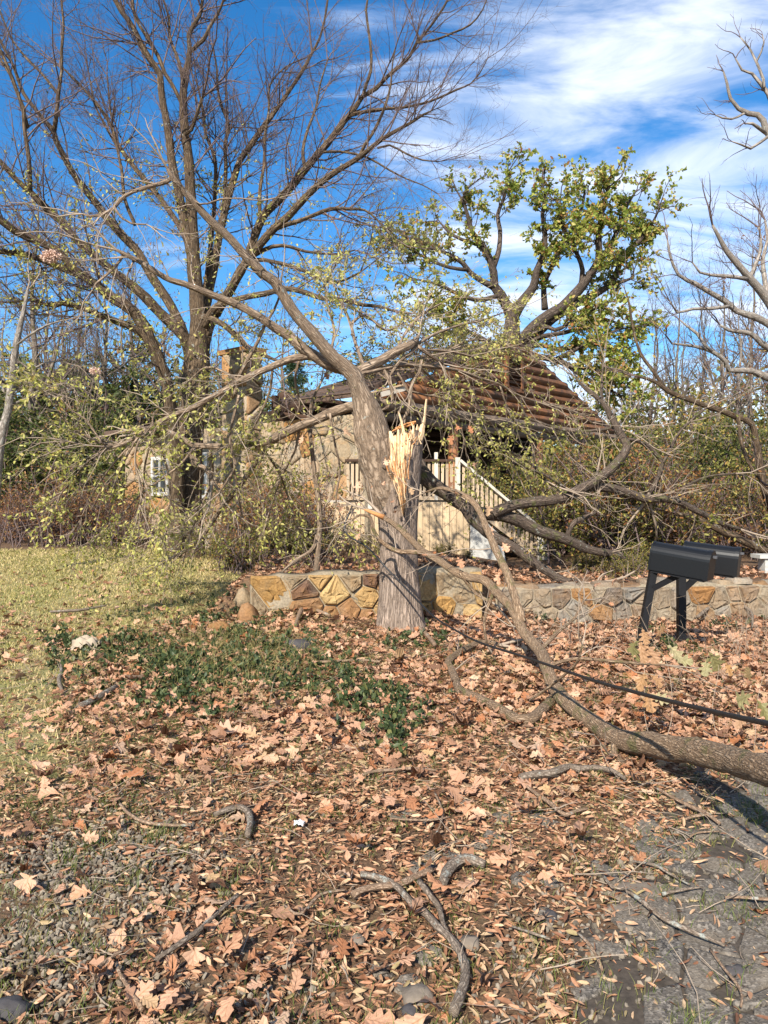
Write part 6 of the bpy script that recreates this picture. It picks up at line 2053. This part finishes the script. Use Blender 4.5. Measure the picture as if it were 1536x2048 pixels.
stick([(640, 1335, 4), (690, 1332, 4), (720, 1330, 3), (760, 1334, 3)], 'weathered stick before the wall among dry stems', M.stick_brown, 0.7)
stick([(590, 1262, 4), (600, 1235, 5), (612, 1222, 5), (660, 1240, 4)], 'curved root like stick leaning at the wall foot', M.stick_brown, 0.7)
stick([(690, 1230, 6), (697, 1212, 6.5), (712, 1190, 5), (720, 1172, 3)], 'dead stick propped against the flagstone wall', M.stick_brown, 3.0)
stick([(870, 1300, 5), (850, 1275, 5), (835, 1262, 4)], 'short limb piece at the foot of the snapped trunk', M.stick_brown, 0.8)
stick([(570, 1835, 4), (600, 1852, 3.5), (640, 1815, 3.5), (690, 1800, 3)], 'thin bent twig left of the rotten stick', M.stick_brown, 0.8)
stick([(1395, 1260, 4), (1425, 1235, 4), (1450, 1222, 3.5), (1500, 1242, 3), (1505, 1270, 2)], 'dark crooked brush twig standing before the right wall', M.stick, 6.0)

# tiny twigs too small to pick apart
b = Buf()
n = 1300
ty = 2.2 + 7.5 * rng.random(n) ** 0.8
tx = rng.uniform(-0.56, 0.56, n) * ty
an = rng.uniform(0, 6.28, n)
q = grow(np.stack([tx, ty, ground_z(tx, ty) + 0.02], 1), np.stack([np.cos(an), np.sin(an), rng.normal(0.05, 0.12, n)], 1), rng.uniform(0.06, 0.38, n), rng.uniform(0.0012, 0.0035, n), 5, 0.18)
tubes(b, *q, 4)
tag(put('twig_litter', b, M.twig_pale), 'scattered small twigs over the leaf carpet', 'twigs', kind='stuff')

# ------------------------------------------------------------------ leaf litter
def litter_density(x, y):
    yw = wall_y(x)
    lawn = lawn_mask(x, y)
    dn = np.where(y < yw, 1.0, 0.35)
    dn = dn * (1 - 0.80 * lawn)
    dn = dn * (1 - 0.55 * np.exp(-((x + 1.6) / 1.1) ** 2 - ((y - 7.6) / 1.0) ** 2))
    e = asph_edge(x, y)
    near = sstep(-y, -5.2, -4.4)
    dn = dn * (1 - 0.87 * sstep(e, -0.55, 0.15) * near)
    grav = np.exp(-((x + 1.30) / 0.5) ** 2 - ((y - 3.0) / 0.8) ** 2)
    dn = dn * (1 - 0.90 * grav)
    dn = dn * (1 - 0.86 * sstep(-y, -5.4, -3.3) * (0.72 + 0.28 * sstep(x, -0.9, 0.3)))
    patch = 0.75 + 0.5 * np.sin(x * 2.3 + np.sin(y * 1.9)) * np.sin(y * 2.1 + 0.7)
    bare = np.sin(x * 3.1 + 1.3 * np.sin(y * 2.7)) * np.sin(y * 3.7 + 1.1 * np.sin(x * 2.1 + 1)) + 0.4 * np.sin(x * 7.3 + y * 5.1)
    dn = dn * (1 - 0.75 * sstep(bare, 0.55, 1.0) * sstep(-y, -5.8, -4.6))
    dn = dn * (1 - 0.45 * sstep(-x, 0.8, 1.5) * sstep(-y, -6.2, -5.0))
    return np.clip(dn * patch, 0, 1) * (1 - sstep(y, 14, 20)) * np.where(x > -6, 1, 0.3)


def scatter(n, y0, y1, fn, pad=0.58):
    y = np.sqrt(rng.uniform(y0 ** 2, y1 ** 2, n))
    x = rng.uniform(-pad, pad, n) * y
    k = rng.random(n) < fn(x, y)
    return x[k], y[k]


def gravel_density(x, y):
    g = 1.3 * np.exp(-((x + 1.30) / 0.46) ** 2 - ((y - 3.0) / 0.75) ** 2)
    g = g + 0.30 * np.exp(-((x + 0.45) / 0.22) ** 2 - ((y - 2.4) / 0.25) ** 2)
    e = asph_edge(x, y)
    return np.clip(g + 0.30 * np.exp(-(e / 0.3) ** 2) * sstep(-y, -4, -3.2), 0, 1)


lx, ly = scatter(60000, 1.9, 13.0, litter_density, 0.73)
# keep the density per square metre even further out, but thin beyond the wall
n = len(lx)
lsz = np.clip(rng.normal(0.082, 0.027, n) * np.where(ly < 4.6, 0.86, 1.0), 0.03, 0.14)
an = rng.uniform(0, 6.28, n)
til = rng.normal(0, 0.28, n)
ld = np.stack([np.cos(an), np.sin(an), til], 1)
lz = ground_z(lx, ly) + 0.012 + np.abs(rng.normal(0, 0.02, n))
lpos = np.stack([lx, ly, lz], 1) - ld * lsz[:, None] * 0.5
vis = (np.abs(lx / ly) < 0.53) & (ly > 2.25)
rank = np.where(vis, lsz / ly, 0)
order = np.argsort(-rank)
bigs, rest = order[:280], order[280:]
b = Buf()
for k_, sh_ in enumerate(('oak', 'round', 'ovate', 'round')):
    q_ = rest[k_::4]
    leaves(b, lpos[q_], ld[q_], lsz[q_] * (0.75 if sh_ == 'ovate' else 1.0), sh_, flat=0.42)
tag(put('leaf_litter', b, M.leaf_dry, smooth=True), 'carpet of fallen tan and rust oak leaves', 'leaf litter', kind='stuff')
protos = []
for k in range(12):
    bb = Buf()
    leaves(bb, np.zeros((1, 3)) - np.array([[0, 0.5, 0]]), np.array([[0, 1.0, 0]]), np.array([1.0]), ('oak', 'round', 'oak')[k % 3], flat=0.02, r=np.array([k / 12 + 0.03]))
    me = bb.mesh('oak_leaf')
    me.materials.append(M.leaf_dry)
    protos.append(me)
for i in bigs:
    me = protos[rng.integers(12)]
    link_mesh('oak_leaf', me, (lx[i], ly[i], lz[i] + 0.012), ground, (rng.normal(0, 0.22), rng.normal(0, 0.25), an[i]), float(lsz[i] * 1.05))

# narrow leaves and fragments
b = Buf()
bx, by = scatter(200000, 1.9, 11.0, lambda x, y: np.clip(0.35 + 0.65 * litter_density(x, y) + 0.5 * sstep(-y, -6, -4), 0, 1) * (1 - 0.72 * lawn_mask(x, y)) * (1 - 0.75 * gravel_density(x, y)) * (1 - 0.6 * sstep(y, 7, 10)) * (1 - 0.8 * sstep(asph_edge(x, y), -0.1, 0.35) * sstep(-y, -5, -4.2)) * (1 - 0.35 * sstep(y, 5, 8)))
n = len(bx)
an = rng.uniform(0, 6.28, n)
bd_ = np.stack([np.cos(an), np.sin(an), rng.normal(0, 0.25, n)], 1)
leaves(b, np.stack([bx, by, ground_z(bx, by) + 0.008 + np.abs(rng.normal(0, 0.010, n))], 1), bd_, rng.uniform(0.014, 0.060, n), 'simple', flat=0.9, width=0.62)
tag(put('leaf_fragments', b, M.leaf_bits), 'reddish narrow leaves and crumbled leaf bits on the soil', 'leaf litter', kind='stuff')

# ------------------------------------------------------------------ grass
def blades(buf, x, y, h, w, lean=0.5):
    n = len(x)
    z = ground_z(x, y)
    a = rng.uniform(0, 6.28, n)
    la = rng.uniform(0, 6.28, n)
    ll = rng.uniform(0.1, lean, n) * h
    p = np.stack([x, y, z], 1)
    s = np.stack([np.cos(a), np.sin(a), np.zeros(n)], 1) * (w / 2)[:, None]
    m_ = p + np.stack([np.cos(la) * ll * 0.35, np.sin(la) * ll * 0.35, h * 0.6], 1)
    tp = p + np.stack([np.cos(la) * ll, np.sin(la) * ll, h], 1)
    V = np.stack([p - s, p + s, m_ + s * 0.8, m_ - s * 0.8, tp], 1)
    i = np.arange(n)[:, None] * 5
    buf.add(V.reshape(-1, 3), [i + np.array([[0, 1, 2, 3]]), i + np.array([[3, 2, 4]])], r=np.repeat(np.clip(rng.random(n) * 0.8 + 0.25 * np.sin(x * 1.7 + np.sin(y)) ** 2, 0, 1), 5))


b = Buf()
x_, y_ = scatter(120000, 3.4, 17.0, lambda x, y: lawn_mask(x, y) * 0.95, 0.56)
n = len(x_)
blades(b, x_, y_, rng.uniform(0.02, 0.055, n), 0.0035 + 0.0009 * y_, 1.4)
tag(put('lawn_grass', b, M.grass), 'dry yellow green lawn grass at the left', 'grass', kind='stuff')
b = Buf()
cx_, cy_ = scatter(3200, 1.9, 8.5, lambda x, y: (0.45 + 0.55 * sstep(-x, 0.6, 1.4)) * (1 - lawn_mask(x, y)), 0.56)
k_ = 20
x_ = np.repeat(cx_, k_) + rng.normal(0, 0.035, len(cx_) * k_)
y_ = np.repeat(cy_, k_) + rng.normal(0, 0.035, len(cx_) * k_)
n = len(x_)
blades(b, x_, y_, rng.uniform(0.02, 0.075, n), rng.uniform(0.0015, 0.0035, n), 1.3)
tag(put('grass_tufts', b, M.grass_green), 'short green and straw grass tufts between the fallen leaves', 'grass', kind='stuff')

# ------------------------------------------------------------------ evergreen ground cover on the mound
blobs = [(350, 1330, 120, 40, 1.0), (470, 1270, 90, 35, 0.9), (250, 1290, 70, 30, 0.9), (130, 1290, 35, 22, 0.9), (125, 1330, 25, 18, 0.7), (380, 1370, 90, 30, 1.0), (330, 1400, 60, 28, 0.6), (740, 1400, 70, 30, 0.9), (700, 1360, 50, 25, 0.6), (790, 1440, 40, 25, 0.8), (795, 1480, 20, 25, 0.5),
         (560, 1300, 70, 30, 0.8), (600, 1370, 70, 35, 0.5), (500, 1340, 80, 30, 0.7), (420, 1240, 60, 20, 0.6), (640, 1330, 60, 25, 0.4), (800, 1290, 60, 18, 0.4), (430, 1440, 30, 15, 0.4), (1330, 1285, 28, 25, 1.0), (1110, 1240, 40, 20, 0.4), (1450, 1260, 60, 20, 0.3), (640, 1270, 40, 15, 0.3), (880, 1280, 50, 20, 0.4)]
st, hh = [], []
for px, py, rx, ry, dn in blobs:
    n = int(dn * rx * ry * 0.070)
    for _ in range(n):
        a, r0 = random.uniform(0, 6.28), abs(random.gauss(0, 0.95))
        g = ground_at(px + rx * r0 * math.cos(a), py + ry * r0 * math.sin(a))
        st.append(g)
        hh.append(random.uniform(0.03, 0.12))
st = np.array(st)
n = len(st)
q = grow(st, np.stack([rng.normal(0, 0.4, n), rng.normal(0, 0.4, n), np.ones(n)], 1), np.array(hh), np.full(n, 0.0025), 5, 0.2)
b = Buf()
leaves_on(b, *q, 9, (0.03, 0.062), 0.1, width=1.25, droop=0.0)
tag(put('ground_cover', b, M.leaf_ivy), 'dark glossy evergreen ground cover on the mound', 'ground cover', kind='stuff')
# straw stems over the mound
b = Buf()
n = 2600
px_, py_ = rng.normal(480, 150, n), rng.normal(1310, 48, n)
st = np.array([ground_at(a, c) for a, c in zip(px_, py_)])
q = grow(st, np.stack([rng.normal(0, 0.8, n), rng.normal(0, 0.8, n), np.ones(n)], 1), rng.uniform(0.08, 0.30, n), np.full(n, 0.0018), 6, 0.28, -0.10)
tubes(b, *q, 3)
tag(put('dry_stems', b, M.grass), 'tangled straw coloured stems over the mound', 'dry stems', kind='stuff')

# ------------------------------------------------------------------ gravel
ICO = np.array([(0, 0, 1), (.89, 0, .45), (.28, .85, .45), (-.72, .53, .45), (-.72, -.53, .45), (.28, -.85, .45), (.72, .53, -.45), (-.28, .85, -.45), (-.89, 0, -.45), (-.28, -.85, -.45), (.72, -.53, -.45), (0, 0, -1)])
ICF = np.array([(0, 1, 2), (0, 2, 3), (0, 3, 4), (0, 4, 5), (0, 5, 1), (1, 6, 2), (2, 7, 3), (3, 8, 4), (4, 9, 5), (5, 10, 1), (6, 7, 2), (7, 8, 3), (8, 9, 4), (9, 10, 5), (10, 6, 1), (11, 7, 6), (11, 8, 7), (11, 9, 8), (11, 10, 9), (11, 6, 10)])


gx_, gy_ = scatter(34000, 1.9, 4.6, gravel_density)
n = len(gx_)
s = rng.uniform(0.004, 0.0115, n)
Rm = rng.normal(0, 1, (n, 3, 3)) * 0.25 + np.eye(3)[None]
V = np.einsum('nij,kj->nki', Rm, ICO) * s[:, None, None] * (1 + rng.normal(0, 0.14, (n, 12, 1))) + np.stack([gx_, gy_, ground_z(gx_, gy_) + 0.008], 1)[:, None]
b = Buf()
b.add(V.reshape(-1, 3), (np.arange(n)[:, None, None] * 12 + ICF[None]).reshape(-1, 3), r=np.repeat(rng.random(n), 12))
tag(put('gravel', b, M.gravel, smooth=False), 'patch of grey brown gravel at lower left', 'gravel', kind='stuff')


# ------------------------------------------------------------------ seedlings with big lobed leaves, near right
def seedling(stem, lv, label, mat=M.leaf_dry, Y=4.6):
    rows = [np.append(at(px, py, Y + dy), 0.0025) for px, py, dy in stem]
    g = ground_at(stem[0][0], stem[0][1])
    t = tag(empty('oak_seedling', rows[0][:3]), label, 'seedling')
    b = Buf()
    P, R = spline(rows, 0.04)
    tube(b, P, R * np.linspace(1, 0.5, len(R)), 6)
    put('stem', b, M.twig_pale, t)
    for px, py, dy, ax, az, s in lv:
        b = Buf()
        p = at(px, py, Y + dy)
        j = np.argmin(np.linalg.norm(P - p, axis=1))
        tubes(b, np.stack([P[j], (P[j] + p) / 2 + (0, 0, 0.01), p])[None], np.array([[0.0015, 0.0013, 0.001]]), 4)
        leaves(b, p[None], np.array([[ax, -0.3, az]]), np.array([s * 1.3]), 'oak', r=np.array([random.random()]), face=SUN_DIR)
        put('leaf', b, mat, t)


M.leaf_seed = leafmat('seedling leaf', [(0, (0.14, 0.13, 0.035)), (0.3, (0.27, 0.24, 0.11)), (0.55, (0.36, 0.31, 0.17)), (0.75, (0.36, 0.20, 0.08)), (1, (0.40, 0.24, 0.14))], 0.25, vein=True)
seedling([(1300, 1480, 0), (1288, 1420, 0), (1290, 1350, 0), (1276, 1290, 0.1), (1255, 1230, 0.1), (1245, 1150, 0.1)], [(1272, 1278, 0, -0.4, -1, 0.10), (1280, 1282, 0, 0.1, -1, 0.11), (1290, 1288, 0, 0.5, -0.9, 0.11), (1285, 1258, 0, 0.2, -1, 0.08), (1290, 1345, 0, -0.4, -0.7, 0.09), (1300, 1350, 0, 0.6, -0.6, 0.08), (1292, 1385, 0, 0.1, -1, 0.10), (1303, 1390, 0, 0.8, -0.3, 0.09)], 'seedling with hanging tan and green lobed leaves in front of the nearer mailbox', M.leaf_seed, 4.9)
seedling([(1330, 1490, 0), (1345, 1420, 0), (1335, 1330, 0), (1310, 1290, 0), (1270, 1210, 0)], [(1335, 1290, 0, 0.6, -0.7, 0.11), (1345, 1315, 0, 0.9, -0.2, 0.10), (1315, 1275, 0, 0.3, 0.6, 0.08)], 'seedling with a pale green star like leaf below the mailbox posts', M.leaf_seed, 4.9)
seedling([(1440, 1500, 0), (1425, 1420, 0), (1436, 1350, 0), (1440, 1290, 0)], [(1415, 1318, 0, -0.3, -0.9, 0.09), (1420, 1305, 0, 0.4, -1, 0.10), (1408, 1295, 0, -0.7, 0.4, 0.08), (1452, 1325, 0, 0.3, -1, 0.07)], 'seedling with olive and pinkish leaves right of the mailbox posts', M.leaf_seed, 4.9)
seedling([(1505, 1560, 0), (1510, 1480, 0), (1515, 1400, 0), (1530, 1340, 0)], [(1495, 1390, 0, -0.8, -0.3, 0.10), (1490, 1420, 0, -0.6, -0.8, 0.09), (1515, 1400, 0, 0.5, -0.9, 0.10), (1500, 1360, 0, -0.3, 0.6, 0.07), (1485, 1490, 0, -0.6, -0.6, 0.09), (1510, 1490, 0, 0.2, -1, 0.10)], 'seedling with grey green leaves rising above the log at the right edge', M.leaf_seed, 4.3)

# brushy stems left standing before the right wall
b = Buf()
n = 70
px_, py_ = rng.uniform(1060, 1540, n), rng.uniform(1255, 1330, n)
st = np.array([ground_at(a, c) for a, c in zip(px_, py_)])
q1 = grow(st, np.stack([rng.normal(0, 0.5, n), rng.normal(0, 0.3, n), np.ones(n)], 1), rng.uniform(0.2, 0.75, n), np.full(n, 0.003), 7, 0.18)
q2 = spawn(*q1, 4, 0.2, (25, 70), (0.3, 0.6), 0.6, 5, 0.2)
tubes(b, *q1, 4)
tubes(b, *q2, 3)
tag(put('brush', b, M.twig_pale), 'loose bare brush stems before the low right wall', 'brush', kind='stuff')

# ------------------------------------------------------------------ scraps blown about by the storm
def crumple(px, py, w, d, h, mat, name, label, cat, seed):
    g = ground_at(px, py)
    nu = 18
    V = []
    for j in range(nu):
        for i in range(nu):
            u, v = i / (nu - 1) - 0.5, j / (nu - 1) - 0.5
            z = (abs(mnoise.noise(Vector((u * 2.4 + seed, v * 4, seed)))) * 1.3 + abs(mnoise.noise(Vector((u * 6 + seed, v * 8, seed)))) * 0.35) * h + (0.25 - u * u - v * v) * h
            V.append((g[0] + u * w * (1 + 0.4 * mnoise.noise(Vector((v * 4, seed, 0)))), g[1] + v * d * (1 + 0.4 * mnoise.noise(Vector((u * 4, seed + 5, 0)))), g[2] + 0.03 + z))
    q = [(j * nu + i, j * nu + i + 1, (j + 1) * nu + i + 1, (j + 1) * nu + i) for j in range(nu - 1) for i in range(nu - 1)]
    bb = Buf()
    bb.add(V, np.array(q))
    tag(put(name, bb, mat, origin=g), label, cat)


crumple(175, 1300, 0.26, 0.34, 0.12, M.cloth, 'crumpled_cloth', 'crumpled cream cloth lying on the ground cover at left', 'cloth', 2.0)
crumple(938, 1408, 0.11, 0.06, 0.02, M.white, 'paper_scrap', 'white paper scrap beside the curved limb on the leaves', 'paper', 5.0)
crumple(598, 1660, 0.05, 0.04, 0.02, M.white, 'paper_scrap', 'small pale scrap in the leaf litter near centre', 'paper', 9.0)


def fluff(px, py, Y, r, name, label, n=1500, mat=None):
    c = at(px, py, Y)
    bb = Buf()
    d = norm(rng.normal(size=(n, 3)))
    pos = c + d * r * rng.uniform(0.1, 0.75, (n, 1)) * np.array((1.3, 1, 0.8))
    leaves(bb, pos, d + rng.normal(0, 0.5, (n, 3)), rng.uniform(0.10, 0.30, n) * r, width=1.0)
    tag(put(name, bb, mat or M.insul, origin=c), label, 'insulation')


fluff(103, 513, 12.3, 0.16, 'insulation_scrap', 'large pink tuft of insulation caught on a limb at upper left')
fluff(190, 742, 13.0, 0.10, 'insulation_scrap', 'smaller pinkish insulation tuft hanging in the left woodland', 800)
fluff(450, 858, 14.0, 0.06, 'insulation_scrap', 'white scrap caught in twigs near the chimney foot', 400, M.white)

# concrete bench and white pipe at the right, beyond the wall
gB = np.array(((1545 - CX) / F * 12.3, 12.3, float(ground_z(6.3, 12.3))))
bn = tag(empty('garden_bench', gB), 'grey concrete bench at the right edge beyond the low wall', 'bench')
bb = Buf()
box(bb, gB + (0.1, 0, 0.27), (0.38, 0, 0), (0, 0.16, 0), (0, 0, 0.03))
put('seat', bb, M.concrete, bn, smooth=False)
for dx in (-0.12, 0.35):
    bb = Buf()
    box(bb, gB + (dx, 0, 0.11), (0.06, 0, 0), (0, 0.12, 0), (0, 0, 0.13))
    put('leg', bb, M.concrete, bn, smooth=False)
bb = Buf()
tube(bb, [at(1505, 1171, 11.6), at(1540, 1174, 11.55), at(1600, 1178, 11.5)], np.full(3, 0.025), 10)
tag(put('white_pipe', bb, M.white), 'white plastic pipe lying behind the wall at the right edge', 'pipe')

ORD = 'leftmost second third fourth fifth sixth seventh eighth ninth tenth eleventh twelfth thirteenth'.split()
same = {}
for o in bpy.data.objects:
    if o.parent is None and o.get('category') in ('tree', 'shrub') and o.get('group'):
        same.setdefault(o['label'], []).append(o)
for lab_, ob_ in same.items():
    ob_.sort(key=lambda o: o.location.x / o.location.y)
    if len(ob_) > 1:
        for k, o in enumerate(ob_):
            o['label'] = lab_ + (', leftmost' if k == 0 else ', rightmost' if k == len(ob_) - 1 else ', %s from left' % ORD[k])

# twig and leaf masses that cannot be picked apart one by one
for o in bpy.data.objects:
    if o.parent is not None and o.name.split('.')[0] in ('twigs', 'leaves', 'foliage', 'stems', 'crown', 'embossed_lines'):
        o['kind'] = 'stuff'
